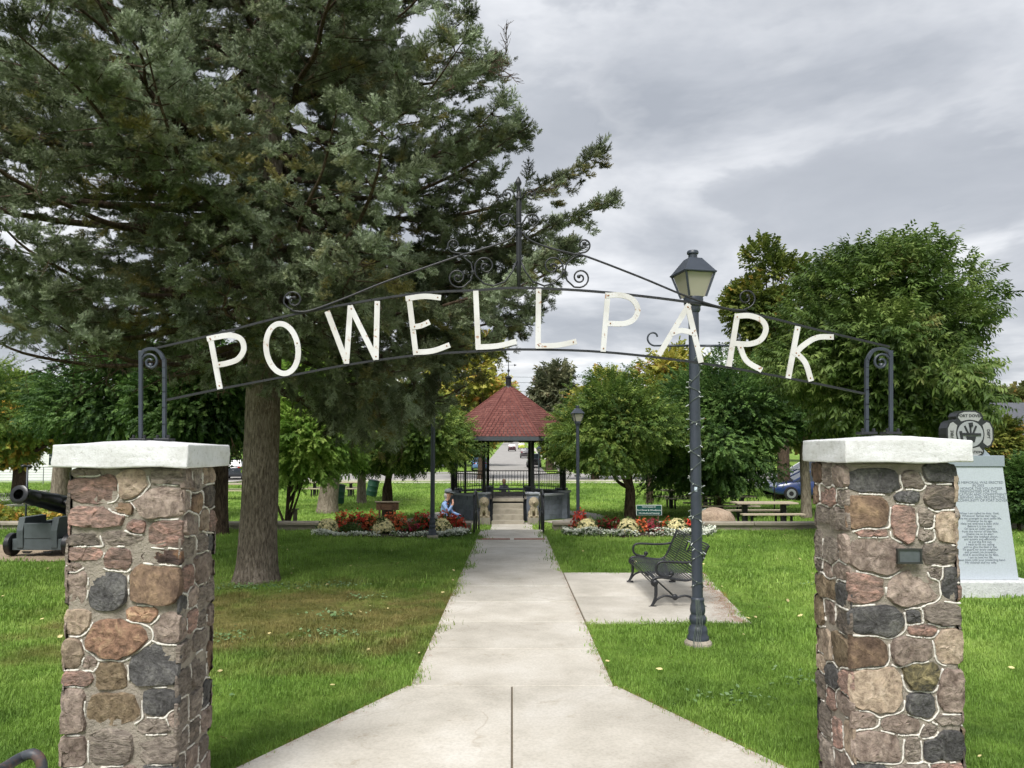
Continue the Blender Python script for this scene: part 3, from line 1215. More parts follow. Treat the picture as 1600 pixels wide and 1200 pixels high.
def build_spruce():
    bx, by = -3.5, 10.2
    z0 = zg(by)
    t = thing('spruce_tree', 'tall blue-green spruce with hanging branches beside the path', 'tree', (bx, by, z0))
    rr = random.Random(5)
    zs = [-.1, .05, .2, .5, 1, 1.6, 2.2, 2.8, 3.6, 4.6, 5.6, 7, 9, 11, 13, 15, 16.6]
    rs = [.300, .283, .266, .250, .243, .237, .231, .225, .215, .20, .188, .165, .135, .105, .072, .04, .012]
    pts = [(bx + .012 * z + .03 * math.sin(z * .5), by + .02 * math.sin(z * .7), z0 + z) for z in zs]
    fine = smooth_line(pts, 5)
    fr = [float(np.interp(p[2] - z0, zs, rs)) for p in fine]
    trunk_mesh('trunk', [tuple(p) for p in fine], fr, 28, M_BARK_SP, t, .028, .22)
    P, D, S = [], [], []
    bb = MB()

    def Rz(z):
        return float(np.interp(z, [2.2, 2.6, 4, 5.7, 7.3, 9, 12, 16.3], [2.7, 3.4, 4.5, 4.95, 3.6, 2.9, 2.0, .25]))
    z = 2.7
    a0 = 0.0
    long_done = False
    while z < 15.8:
        n = rr.choice((5, 5, 6)) if z < 9 else 5
        a0 += 1.1
        jobs = [(a0 + 2 * math.pi * i / n + rr.gauss(0, .22), z + rr.uniform(-.16, .16), 0) for i in range(n)]
        if not long_done and z > 4.0:          # the long boughs reaching over the path
            jobs += [(.02, 5.0, 4.75), (-.12, 5.35, 4.5), (.18, 4.55, 4.3), (-.3, 4.2, 3.9)]
            long_done = True
        for az, zz, fixed in jobs:
            if math.cos(az) < -.1 and zz < 3.25 or math.sin(az) < -.75 and zz < 3.0:
                continue
            L = fixed or Rz(zz) * rr.uniform(.74, 1.04)
            dx, dy = math.cos(az), math.sin(az)
            if dx < -.15 and zz > 4.2:
                L *= 1.0 + .28 * min(1, -dx)
            for _ in range(0 if fixed else 30):                  # crown outline of this tree on its right side
                tx_, ty_, tz_ = bx + dx * L, by + dy * L, z0 + zz + L * .12
                row, colm = 700 - F * (tz_ - EYE) / ty_, 800 + F * tx_ / ty_
                if colm <= float(np.interp(row, [-400, -100, 0, 90, 170, 230, 270, 330, 420, 480, 600, 700], [600, 690, 735, 760, 800, 915, 920, 870, 905, 850, 725, 600])):
                    break
                L *= .95
            # branches sag and turn up at the tip; the lowest hang
            k0 = np.interp(zz, [2.4, 4, 7, 12, 16], [-.02, .02, .12, .25, .6]) + rr.gauss(0, .05)
            sag = np.interp(zz, [2.4, 4, 7, 12, 16], [.15, .17, .15, .10, 0])
            dx, dy = math.cos(az), math.sin(az)
            axis = lambda q: np.array([bx + .012 * zz + dx * L * q, by + dy * L * q, z0 + zz + L * (k0 * q - sag * math.sin(q * 2.5) * .9 + .09 * q ** 3)])
            m = 9
            bp = [axis(q) + np.array([rr.gauss(0, .02 * L * q), rr.gauss(0, .02 * L * q), 0]) for q in np.linspace(0, 1, m)]
            bp = smooth_line(bp, 3)
            nb = len(bp)
            br = [max(.006, (.045 * (L / 4.5) + .012) * (1 - j / nb) + .004) for j in range(nb)]
            bb.tube([tuple(p) for p in bp], br, 5, cap=False)
            # side branchlets
            s = .16 + rr.uniform(0, .1)
            bough = rr.uniform(.85, 1.12)
            thin = not fixed and rr.random() < (.30 if math.cos(az) > .2 else .12)
            gap_c = 9.0 if fixed else rr.uniform(.25, .9)           # a bare stretch on each branch
            while s < 1.0:
                base = axis(s)
                fwd = axis(min(1, s + .03)) - axis(s - .03)
                fwd /= np.linalg.norm(fwd)
                bare = abs(s - gap_c) < .07
                for sd in (-1, 1):
                    if bare or rr.random() < ((.34 if s < .42 else .10) + (.22 if thin else 0)):
                        continue
                    ln = (.30 * L * (1 - s) ** .8 + .30) * rr.uniform(.6, 1.15)
                    ln *= (0.55 if s < .3 else 1)
                    side = np.array([-dy, dx, 0]) * sd
                    hang = rr.uniform(-.08, .50) if zz < 6 else rr.uniform(-.15, .28)
                    d0 = fwd * .75 + side * rr.uniform(.7, 1.1) + np.array([0, 0, -hang])
                    d0 /= np.linalg.norm(d0)
                    q = 0.0
                    pos = base.copy()
                    step = .066
                    alt = 1
                    tw = [tuple(pos)]
                    while q < ln:
                        d0 = d0 + np.array([0, 0, rr.gauss(-.012 if hang > .2 else .02, .05)])
                        d0 /= np.linalg.norm(d0)
                        pos = pos + d0 * step
                        q += step
                        alt = -alt
                        sv = np.cross(d0, [0, 0, 1])
                        sd2 = d0 * .9 + sv * alt * rr.uniform(.2, .85) + np.array([0, 0, rr.gauss(.10, .25)])
                        if zz < 5 and rr.random() < .22:
                            sd2 = sd2 * .5 + np.array([0, 0, -1.0])      # hanging twigs
                        P.append(pos + np.array([rr.gauss(0, .03), rr.gauss(0, .03), rr.gauss(0, .03)]))
                        D.append(sd2 / np.linalg.norm(sd2))
                        S.append(rr.uniform(.115, .205) * bough)
                    tw.append(tuple(pos))
                    if rr.random() < .55:
                        bb.tube(tw, [.009, .004], 3, cap=False)
                s += .16 / max(L, .8) * rr.uniform(.8, 1.2)
            # tip
            for k in range(5):
                d = fwd + np.array([rr.gauss(0, .35), rr.gauss(0, .35), rr.gauss(.15, .2)])
                P.append(axis(1.0) + d * .04)
                D.append(d / np.linalg.norm(d))
                S.append(rr.uniform(.18, .26))
        z += .33 if z < 9 else .5
    # hanging curtains below the lowest boughs on the right
    for k in range(46):
        az = rr.uniform(-1.5, 1.2)
        r = rr.uniform(1.0, 2.6)
        p = np.array([bx + math.cos(az) * r, by + math.sin(az) * r, z0 + 2.55 + rr.uniform(-.1, .4)])
        ln = rr.uniform(.3, .95)
        for q in np.arange(0, ln, .045):
            P.append(p + np.array([rr.gauss(0, .05), rr.gauss(0, .05), -q]))
            d = np.array([rr.gauss(0, .3), rr.gauss(0, .3), -1])
            D.append(d / np.linalg.norm(d))
            S.append(rr.uniform(.13, .22))
    tw_ = MB()
    for k in range(1500):
        i = rr.randrange(len(P))
        p = Vector(P[i])
        r = math.hypot(p.x - bx, p.y - by)
        if r > 3.6:
            continue
        d = Vector((rr.gauss(0, .35), rr.gauss(0, .35), -1)).normalized()
        ln = rr.uniform(.12, .34)
        q = p + d * ln
        tw_.tube([p, (p + q) / 2 + Vector((rr.gauss(0, .02), rr.gauss(0, .02), 0)), q], [.004, .003, .0015], 3, cap=False)
        for _ in range(3):
            m_ = p + d * ln * rr.uniform(.2, .9)
            e = m_ + Vector((rr.gauss(0, .07), rr.gauss(0, .07), rr.uniform(-.12, .01)))
            tw_.tube([m_, e], [.0025, .001], 3, cap=False)
    tag(tw_.build('bare_twigs', M_DEAD, t), kind='stuff')
    bb.build('boughs', M_BARK_DK, t, smooth=True)
    # sprays dropped below the crown's lower outline as the camera sees it
    P, D, S = np.array(P), np.array(D), np.array(S)
    colm = 800 + F * P[:, 0] / P[:, 1]
    row = 700 - F * (P[:, 2] - EYE) / P[:, 1]
    low = np.interp(colm, [0, 150, 300, 400, 470, 540, 610, 700, 760, 900], [520, 540, 570, 585, 610, 690, 690, 640, 570, 470])
    keep = row < low + rng.normal(0, 14, len(P))
    P, D, S = P[keep], D[keep], S[keep]
    n = len(P)
    pr = [spruce_spray(s, M_NEEDLE) for s in range(5)]
    scatter('needle_foliage', np.array(P), dir_rot(D, rng.normal(0, .5, n)), np.array(S), pr, t)
    # bare dead twigs on the right and upper left
    b = MB()
    def dead(p, d, ln, depth):
        p, d = Vector(p), Vector(d).normalized()
        pts = [p]
        for i in range(6):
            d = (d + Vector((rr.gauss(0, .12), rr.gauss(0, .12), rr.gauss(.03, .1)))).normalized()
            pts.append(pts[-1] + d * ln / 6)
        b.tube(pts, [max(.0025, .011 * (1 - i / 6.5) * (1 if depth == 0 else .5)) for i in range(7)], 4)
        if depth < 2:
            for i in range(1, 7):
                for _ in range(2):
                    dead(pts[i], d + Vector((rr.gauss(0, .7), rr.gauss(0, .4), rr.gauss(0, .6))), ln * rr.uniform(.2, .45), depth + 1)
    dead(at(690, 145, 9.8), (1, -.1, .45), 1.0, 0)
    dead(at(60, 130, 8.6), (-.2, -.1, .8), .7, 0)
    dead(at(820, 300, 9.6), (.9, -.2, -.3), .5, 1)
    tag(b.build('dead_twigs', M_DEAD, t), kind='stuff')


build_spruce()


# ---- broad-leaved trees
def leaf_spray(seed, m, nleaf, L, W, droop, spread):
    """a short twig along +X with leaves; each leaf folded along its rib"""
    rr = random.Random(seed)
    v, f = [], []
    for i in range(nleaf):
        t = (i + .5) / nleaf
        sg = 1 if i % 2 else -1
        base = Vector((t * spread, 0, rr.uniform(-.02, .02)))
        d = Vector((.55 + rr.uniform(-.2, .3), sg * rr.uniform(.35, 1.0), -droop * rr.uniform(.5, 1.3) + rr.uniform(-.2, .25))).normalized()
        s = d.cross(Vector((rr.gauss(0, .3), rr.gauss(0, .3), 1))).normalized()
        nrm = s.cross(d)
        ln, wd = L * rr.uniform(.7, 1.15), W * rr.uniform(.8, 1.15) / 2
        b = len(v)
        mid = base + d * ln * .45 - nrm * wd * .25
        v.extend([base, base + d * ln * .42 + s * wd, base + d * ln - Vector((0, 0, droop * ln * .25)), base + d * ln * .42 - s * wd, mid])
        f.extend([(b, b + 1, b + 4), (b + 1, b + 2, b + 4), (b + 2, b + 3, b + 4), (b + 3, b, b + 4)])
    return proto('leaf_spray', v, f, m)


def tree(label, px, Y, crown, nclump, nspray, protos, bark, trunk_r, trunk_top, group=None, seed=1, lean=(0, 0), name='broadleaf_tree',
         scl=(.8, 1.25), clump_r=.30, droop=.35, bottom_flat=.0, top_spikes=0, x=None, shell=.5, limb_n=14, rym=3.2):
    """crown = (px_left, px_right, py_top, py_bottom) as the photo shows it, at distance Y"""
    rr = random.Random(seed)
    g = np.random.default_rng(seed)
    l, r, tp, bt = crown
    cx = (at(l, 700, Y).x + at(r, 700, Y).x) / 2
    rx = (at(r, 700, Y).x - at(l, 700, Y).x) / 2
    zt, zb = at(800, tp, Y).z, at(800, bt, Y).z
    cz, rz = (zt + zb) / 2, (zt - zb) / 2
    ry = min(rx, rym)
    bx = gx(px, Y) if x is None else x
    z0 = zg(Y)
    t = thing(name, label, 'tree', (bx, Y, z0), group=group)
    # clumps of foliage through the crown's volume, more of them near its surface
    C = []
    tries = 0
    while len(C) < nclump and tries < nclump * 60:
        tries += 1
        d = g.normal(size=3)
        d /= np.linalg.norm(d)
        k = shell + (1 - shell) * g.random() ** .6
        lobe = .86 + .20 * math.sin(2.3 * d[0] + 3.1 * d[2] + seed) + .14 * math.sin(5.1 * d[0] - 2.7 * d[1] + 4.3 * d[2] + 2 * seed)
        k *= min(1.12, lobe + .04)
        p = d * k * .86
        if p[2] < -.75 + bottom_flat:
            p[2] = -.75 + bottom_flat + g.random() * .15
        # crown narrower at the top
        w_ = 1 - .45 * max(0, p[2]) ** 1.5
        q = np.array([cx + p[0] * rx * w_, Y + p[1] * ry * w_, cz + p[2] * rz])
        if all(np.linalg.norm((q - c[:3]) / np.array([rx, ry, rz])) > .16 for c in C):
            C.append(q)
    C = np.array(C)
    P, D = [], []
    cr = np.array([rx, ry, rz]) * clump_r
    cr = np.minimum(cr, cr.min() * 1.6)
    for c in C:
        k = rr.uniform(.6, 1.25)
        n = int(nspray * k * k)
        d = g.normal(size=(n, 3))
        d /= np.linalg.norm(d, axis=1)[:, None]
        rr_ = g.random(n) ** .45
        p = c + d * rr_[:, None] * cr * k * np.array([1, 1, .72])
        out = (c - np.array([cx, Y, cz - .3 * rz])) / np.array([rx, ry, rz])
        dd = d * .6 + out * .7 + np.array([0, 0, -droop])
        P.append(p)
        D.append(dd)
    for k in range(top_spikes):           # upright shoots breaking the outline
        a = rr.uniform(0, 6.28)
        q = rr.uniform(.1, .95)
        ex, ey = math.cos(a) * q, math.sin(a) * q
        zz = cz + rz * math.sqrt(max(0, 1 - q * q)) * .93
        base = np.array([cx + ex * rx * .97, Y + ey * ry * .9, zz])
        n = rr.randint(7, 13)
        up = np.array([ex * .5, ey * .4, 1.0])
        for j in range(n):
            P.append((base + up * (j * .045 - .1))[None])
            D.append(np.array([[rr.gauss(ex * .6, .5), rr.gauss(0, .5), rr.uniform(-.1, .7)]]))
    P = np.concatenate(P)
    D = np.concatenate(D)
    D /= np.linalg.norm(D, axis=1)[:, None] + 1e-6
    # trunk, limbs
    zt0 = z0 + trunk_top
    top = np.array([bx + lean[0], Y + lean[1], zt0])
    hub = np.array([bx * .6 + cx * .4 + lean[0] * .6, Y + lean[1], max(zt0 + .2, cz + rz * .1)])
    tp_ = smooth_line([(bx, Y, z0 - .1), (bx + lean[0] * .35, Y, z0 + trunk_top * .4), tuple(top), tuple(hub)], 5)
    n = len(tp_)
    rads = [trunk_r * (1.12 - .45 * (i / n)) if p[2] < zt0 else trunk_r * .62 * max(.25, 1 - (p[2] - zt0) / max(.3, hub[2] - zt0 + .3)) for i, p in enumerate(tp_)]
    trunk_mesh('trunk', [tuple(p) for p in tp_], rads, 12, bark, t, .03, .25)
    lb = MB()
    for i in range(min(limb_n, len(C))):
        c = C[i]
        s = top + (hub - top) * rr.uniform(-.15, .9)
        mid = (s + c) / 2 + np.array([0, 0, -.10 * rz + rr.uniform(-.1, .2)])
        ln = smooth_line([s, mid, c], 5)
        lb.tube([tuple(p) for p in ln], [max(.01, trunk_r * .42 * (1 - j / len(ln)) + .008) for j in range(len(ln))], 5, cap=False)
    lb.build('limbs', bark, t, smooth=True)
    n = len(P)
    scatter('crown', P, dir_rot(D, g.normal(0, .6, n)), g.uniform(scl[0], scl[1], n), protos, t)
    return t


LM_CHERRY = leaf_mat('leaves_cherry', lin(52, 72, 32), lin(86, 110, 50), lin(134, 152, 82), accent=lin(132, 130, 76), acc_amt=-.03, nscale=.9, trans=.36)
LM_DARK = leaf_mat('leaves_dark', lin(44, 68, 36), lin(72, 102, 48), lin(112, 142, 74), accent=lin(124, 146, 80), acc_amt=-.03, nscale=.9, trans=.36)
LM_MID = leaf_mat('leaves_mid', lin(50, 74, 32), lin(86, 113, 47), lin(136, 154, 74), accent=lin(150, 154, 78), acc_amt=-.03, nscale=.7, trans=.36)
LM_YEL = leaf_mat('leaves_yellowing', lin(107, 119, 55), lin(157, 161, 72), lin(201, 189, 97), accent=lin(217, 159, 86), acc_amt=.03, nscale=.6, trans=.36)
LM_MAPLE = leaf_mat('leaves_maple', lin(80, 108, 46), lin(124, 151, 64), lin(164, 176, 84), accent=lin(225, 185, 88), acc_amt=.07, nscale=.5, trans=.36)
LM_OLIVE = leaf_mat('leaves_olive', lin(58, 74, 32), lin(98, 112, 48), lin(146, 150, 72), accent=lin(168, 138, 66), acc_amt=-.02, nscale=.6, trans=.36)
LM_LIGHT = leaf_mat('leaves_light', lin(87, 123, 50), lin(129, 164, 70), lin(171, 195, 99), nscale=.9, trans=.36)
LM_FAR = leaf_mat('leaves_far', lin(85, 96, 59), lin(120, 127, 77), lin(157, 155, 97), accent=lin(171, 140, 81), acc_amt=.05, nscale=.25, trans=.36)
LM_CONE = leaf_mat('leaves_conifer', lin(65, 74, 57), lin(98, 104, 77), lin(135, 134, 102), accent=lin(138, 111, 86), acc_amt=.02, nscale=.4, trans=.36)

S_CHERRY = [leaf_spray(s, LM_CHERRY, 11, .098, .036, .7, .29) for s in range(4)]
S_DARK = [leaf_spray(s + 10, LM_DARK, 11, .088, .055, .45, .27) for s in range(4)]
S_MID = [leaf_spray(s + 20, LM_MID, 11, .092, .042, .5, .29) for s in range(4)]
S_YEL = [leaf_spray(s + 30, LM_YEL, 9, .16, .12, .4, .4) for s in range(3)]
S_MAPLE = [leaf_spray(s + 40, LM_MAPLE, 9, .17, .14, .45, .4) for s in range(3)]
S_LIGHT = [leaf_spray(s + 50, LM_LIGHT, 11, .09, .046, .5, .27) for s in range(4)]
S_OLIVE = [leaf_spray(s + 80, LM_OLIVE, 10, .14, .11, .4, .4) for s in range(3)]
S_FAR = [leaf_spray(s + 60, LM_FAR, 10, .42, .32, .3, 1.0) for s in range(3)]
S_CONE = [leaf_spray(s + 70, LM_CONE, 10, .40, .16, .5, .8) for s in range(3)]


def build_trees():
    # right side
    tree('large cherry-leaved tree with upright shoots behind the right stone pillar', 1392, 14.0, (1222, 1562, 396, 722), 130, 105, S_CHERRY, M_BARK_GR, .15, 1.9,
         seed=3, top_spikes=190, droop=.3, clump_r=.21, limb_n=24, rym=2.0, shell=.45)
    tree('dark dense tree standing behind the boulder', 1122, 26.5, (990, 1250, 545, 792), 120, 110, S_DARK, M_BARK_DK, .17, 1.3, seed=4, bottom_flat=.05, clump_r=.27)
    tree('spreading round tree with a stout dark trunk behind the green sign', 984, 24.2, (846, 1075, 588, 764), 100, 105, S_MID, M_BARK_DK, .185, 1.25, seed=5, bottom_flat=.25, clump_r=.27, top_spikes=24)
    tree('tall olive-green tree rising just right of the near lamp lantern', 1225, 36, (1120, 1290, 378, 640), 30, 130, S_OLIVE, M_BARK_DK, .3, 4.0, seed=6, clump_r=.26, shell=.6, scl=(1, 1.5))
    tree('leafy tree with a straight grey trunk just left of the right pillar', 1259, 25.6, (1180, 1420, 560, 712), 60, 80, S_DARK, M_BARK_GR, .17, 2.6, seed=8, clump_r=.28)
    tree('yellow-green tree between the two lamps on the right', 1015, 33, (985, 1120, 525, 700), 40, 70, S_YEL, M_BARK_DK, .15, 2.0, seed=9, clump_r=.3, scl=(.7, 1.1))
    # left side
    tree('low spreading tree with a dark trunk behind the wooden board', 606, 23.6, (520, 752, 600, 760), 110, 100, S_MID, M_BARK_DK, .185, 1.3, seed=12, bottom_flat=.2, clump_r=.27)
    tree('bright green tree behind the spruce trunk, leaves almost to the grass', 449, 19.6, (392, 560, 545, 782), 100, 90, S_LIGHT, M_BARK_DK, .075, .6, seed=13, clump_r=.27)
    tree('slender tree with a thin trunk beside the leaning bin', 565, 33.0, (500, 640, 600, 742), 50, 80, S_MID, M_BARK_GR, .20, 1.8, seed=14)
    tree('old tree with a thick grey butt trunk behind the near bin', 511, 28.0, (400, 600, 480, 700), 70, 90, S_LIGHT, M_BARK_GR, .36, 2.6, seed=15, lean=(.3, 0))
    tree('shady tree right behind the left stone pillar', 343, 16.4, (215, 400, 520, 722), 90, 90, S_DARK, M_BARK_DK, .19, 2.4, seed=16)
    tree('leaning grey-trunked tree behind the cannon', 93, 24.0, (60, 300, 530, 720), 90, 90, S_DARK, M_BARK_GR, .30, 2.4, seed=17, lean=(.15, 0))
    tree('maple with yellow patches in front of the white house', 31, 38.0, (-75, 118, 585, 738), 60, 110, S_MAPLE, M_BARK_DK, .36, 1.9, seed=18, bottom_flat=.1, clump_r=.28)
    tree('green tree at the left edge above the cannon', -60, 30.0, (-190, 75, 540, 700), 60, 90, S_MID, M_BARK_DK, .2, 2.2, seed=19)
    # beyond the gazebo
    tree('yellow-green tree rising behind the left half of the gazebo roof', 752, 62, (655, 815, 480, 700), 56, 110, S_YEL, M_BARK_DK, .3, 3, seed=21, scl=(1.0, 1.7), clump_r=.24, shell=.6)
    tree('dark ragged evergreen beside the utility pole', 858, 85, (828, 892, 563, 700), 40, 70, S_CONE, M_BARK_DK, .4, 2.5, seed=22, scl=(1.0, 1.6), clump_r=.3, name='evergreen_tree')
    tree('round bright tree behind the right half of the gazebo roof', 930, 60, (868, 1012, 585, 735), 50, 100, S_YEL, M_BARK_DK, .3, 2.2, seed=23, scl=(1.0, 1.6), clump_r=.28)
    tree('street tree overhanging the left kerb beyond the gazebo', 745, 95, (690, 800, 640, 708), 36, 70, S_MAPLE, M_BARK_DK, .3, 2.6, seed=24, scl=(1.1, 1.7), clump_r=.3)
    tree('street tree with a pale trunk right of the far road', 861, 88, (830, 920, 640, 712), 36, 80, S_MAPLE, M_BARK_GR, .38, 2.6, seed=25, scl=(1.1, 1.7), clump_r=.3)
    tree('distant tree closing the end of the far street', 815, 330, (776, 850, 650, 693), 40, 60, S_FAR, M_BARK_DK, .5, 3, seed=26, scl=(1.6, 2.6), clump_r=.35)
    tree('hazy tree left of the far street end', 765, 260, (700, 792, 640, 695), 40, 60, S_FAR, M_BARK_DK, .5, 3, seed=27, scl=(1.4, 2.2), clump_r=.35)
    # far right and far left
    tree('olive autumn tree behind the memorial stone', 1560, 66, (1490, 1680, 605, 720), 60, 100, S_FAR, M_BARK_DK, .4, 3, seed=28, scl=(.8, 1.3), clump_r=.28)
    tree('olive-yellow shrubby tree between memorial and brick house', 1565, 40, (1530, 1600, 655, 735), 34, 70, S_OLIVE, M_BARK_DK, .1, .8, seed=29, scl=(.7, 1.1), clump_r=.32)
    tree('small dark leafy tree just right of the memorial stone', 1590, 17.0, (1560, 1625, 722, 812), 36, 60, S_DARK, M_BARK_DK, .04, .4, seed=30, scl=(.6, 1.0), clump_r=.32)
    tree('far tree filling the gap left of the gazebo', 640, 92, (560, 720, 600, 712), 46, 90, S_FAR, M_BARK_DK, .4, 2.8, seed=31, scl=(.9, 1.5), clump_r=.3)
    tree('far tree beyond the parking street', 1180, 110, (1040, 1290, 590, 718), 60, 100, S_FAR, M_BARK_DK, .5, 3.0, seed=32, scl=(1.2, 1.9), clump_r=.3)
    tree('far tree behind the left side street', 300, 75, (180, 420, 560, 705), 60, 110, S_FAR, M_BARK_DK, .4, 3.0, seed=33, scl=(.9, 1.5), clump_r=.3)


build_trees()


def sapling(label, px, Y, ptop, m_sp, h_leaf, n):
    x = gx(px, Y)
    t = thing('sapling', label, 'tree', (x, Y, zg(Y)))
    top = at(px, ptop, Y).z
    b = MB()
    b.tube([(x, Y, zg(Y) - .05), (x + .03, Y, (zg(Y) + top) / 2), (x, Y, top)], [.03, .022, .01], 6)
    b.build('trunk', M_BARK_GR, t, smooth=True)
    P = np.stack([rng.normal(x, .28, n), rng.normal(Y, .28, n), top - h_leaf * rng.random(n)], 1)
    D = rng.normal(size=(n, 3)) + np.array([0, 0, -.3])
    scatter('crown', P, dir_rot(D, rng.normal(0, .5, n)), rng.uniform(.6, 1, n), m_sp, t)


sapling('thin sapling with sparse leaves beside the green sign', 1011, 27.0, 748, S_MID, .7, 40)
sapling('thin staked sapling by the parked silver car', 1209, 29.0, 735, S_MID, .5, 40)


# ================================================================== GATE: PILLARS AND ARCH
def stone_mat(name, a, b, c, scale=13, sp=38, rough=.85, dist=.8, stretch=1.0):
    m = bpy.data.materials.new(name)
    m.use_nodes = True
    t = m.node_tree
    p = t.nodes['Principled BSDF']
    tc = nn(t, 'ShaderNodeTexCoord')
    oi = nn(t, 'ShaderNodeObjectInfo')
    av = nn(t, 'ShaderNodeVectorMath', operation='ADD')
    sc_ = nn(t, 'ShaderNodeVectorMath', operation='SCALE')
    cb = nn(t, 'ShaderNodeCombineXYZ')
    for i in range(3):
        t.links.new(oi.outputs['Random'], cb.inputs[i])
    t.links.new(cb.outputs[0], sc_.inputs[0])
    sc_.inputs['Scale'].default_value = 37.0
    mp = nn(t, 'ShaderNodeMapping')
    mp.inputs['Scale'].default_value = (1, 1, stretch)
    t.links.new(tc.outputs['Object'], mp.inputs[0])
    t.links.new(mp.outputs[0], av.inputs[0])
    t.links.new(sc_.outputs[0], av.inputs[1])
    v = av.outputs[0]
    n1 = noise(t, v, scale, 7, .66, dist)
    n2 = noise(t, v, sp, 4, .7)
    col = ramp(t, n1, [(.33, a), (.5, b), (.66, c)])
    col = mixc(t, 1.0, col, ramp(t, n2, [(.32, (.5, .48, .46)), (.52, (.98, .98, .98)), (.72, (1.3, 1.28, 1.24))]), 'MULTIPLY')
    k = mth(t, 'ADD', .82, mth(t, 'MULTIPLY', oi.outputs['Random'], .36))
    vm = nn(t, 'ShaderNodeVectorMath', operation='SCALE')
    t.links.new(col, vm.inputs[0])
    t.links.new(k, vm.inputs['Scale'])
    t.links.new(vm.outputs[0], p.inputs['Base Color'])
    p.inputs['Roughness'].default_value = rough
    p.inputs['Specular IOR Level'].default_value = .3
    hb = mth(t, 'ADD', n1, mth(t, 'MULTIPLY', n2, .3))
    b_ = nn(t, 'ShaderNodeBump')
    b_.inputs['Strength'].default_value = 1.0
    b_.inputs['Distance'].default_value = .02
    t.links.new(hb, b_.inputs['Height'])
    t.links.new(b_.outputs[0], p.inputs['Normal'])
    return m


STONE = {
    'g': stone_mat('stone_grey', lin(99, 90, 83), lin(128, 119, 110), lin(151, 141, 130), stretch=2.5),
    'm': stone_mat('stone_mauve', lin(107, 93, 85), lin(138, 124, 114), lin(163, 148, 137)),
    'r': stone_mat('stone_red', lin(102, 89, 82), lin(137, 115, 105), lin(179, 143, 130), 12, stretch=2.2),
    'k': stone_mat('stone_charcoal', lin(61, 60, 60), lin(84, 83, 83), lin(113, 112, 109), 14, 80, .7),
    'K': stone_mat('stone_dark_streak', lin(68, 63, 58), lin(97, 90, 83), lin(130, 119, 108), 10, stretch=2),
    'o': stone_mat('stone_orange', lin(109, 87, 73), lin(151, 119, 99), lin(177, 150, 121), 18),
    'b': stone_mat('stone_brown', lin(79, 64, 55), lin(114, 95, 79), lin(148, 126, 101), 8),
    'd': stone_mat('stone_darkbrown', lin(46, 38, 36), lin(75, 61, 56), lin(132, 101, 74), 8),
    'B': stone_mat('stone_olive', lin(93, 80, 64), lin(122, 107, 87), lin(143, 128, 106), 16),
    't': stone_mat('stone_tan', lin(131, 115, 101), lin(158, 142, 124), lin(179, 163, 145), 9),
    'y': stone_mat('stone_speckled', lin(52, 52, 47), lin(102, 95, 70), lin(157, 146, 108), 24),
}

LA = [(400, 380, 155, 90, 'r'), (680, 360, 100, 90, 't'), (900, 480, 190, 100, 'm'), (950, 305, 150, 50, 'g'), (600, 530, 95, 42, 'b'),
      (390, 590, 200, 62, 'r'), (700, 665, 60, 50, 'r'), (950, 720, 130, 92, 'r'), (320, 760, 125, 42, 'K'), (325, 850, 128, 46, 'r'),
      (590, 745, 140, 42, 'g'), (560, 900, 85, 72, 'r'), (920, 875, 155, 55, 'd'), (260, 1090, 80, 105, 'm'), (490, 1110, 122, 122, 'k'), (850, 1070, 165, 125, 'b'),
      (340, 275, 110, 28, 'g'), (245, 960, 60, 35, 'm')]
LB = [(260, 190, 90, 72, 't'), (540, 310, 195, 110, 'o'), (720, 140, 100, 52, 'o'), (910, 240, 105, 95, 'm'), (230, 410, 78, 88, 't'),
      (350, 470, 48, 48, 'm'), (500, 560, 98, 80, 'B'), (820, 480, 170, 125, 'k'), (260, 580, 115, 48, 'r'), (510, 795, 180, 88, 'B'),
      (840, 750, 110, 85, 'k'), (220, 820, 95, 150, 'm'), (800, 910, 110, 48, 'g'), (935, 860, 48, 62, 'm'), (220, 1090, 100, 105, 'm'),
      (490, 1070, 130, 105, 'g'), (840, 1080, 118, 88, 'g'), (250, 1300, 120, 85, 'r'), (540, 1290, 150, 85, 'm'), (850, 1270, 130, 80, 'k'),
      (280, 1470, 130, 80, 'g'), (600, 1470, 150, 80, 't'), (880, 1450, 120, 80, 'm')]
RC = [(590, 365, 190, 72, 'k'), (1030, 305, 130, 65, 'k'), (810, 360, 88, 58, 'g'), (790, 470, 75, 48, 'k'), (1045, 480, 115, 80, 'K'),
      (520, 590, 128, 110, 'b'), (770, 650, 85, 118, 'r'), (920, 620, 55, 65, 'g'), (920, 735, 55, 40, 'g'), (1080, 690, 90, 115, 't'),
      (560, 722, 115, 28, 'r'), (590, 890, 160, 118, 'm'), (1030, 870, 110, 72, 'K'), (460, 1100, 140, 98, 'r'), (840, 1110, 150, 110, 'm'),
      (1100, 1080, 68, 110, 'k'), (990, 1005, 55, 48, 'g')]
RD = [(560, 185, 182, 90, 'k'), (840, 150, 55, 48, 'k'), (1040, 130, 130, 72, 'g'), (900, 245, 100, 42, 'r'), (1085, 350, 92, 105, 't'),
      (490, 395, 150, 102, 'b'), (830, 390, 138, 88, 'm'), (900, 555, 115, 92, 'y'), (570, 670, 165, 148, 't'), (890, 770, 95, 80, 'k'),
      (1100, 680, 90, 138, 'm'), (450, 860, 125, 58, 'm'), (760, 900, 140, 62, 'm'), (940, 950, 60, 48, 'g'), (1090, 865, 100, 34, 'g'),
      (1040, 1060, 140, 92, 'k'), (590, 1060, 178, 98, 'm'), (830, 1075, 65, 85, 'g'), (520, 1250, 150, 80, 'k'), (820, 1260, 140, 80, 'g'), (1060, 1250, 110, 80, 'r'),
      (500, 1430, 150, 90, 'm'), (800, 1440, 140, 90, 't'), (1060, 1430, 110, 90, 'g')]


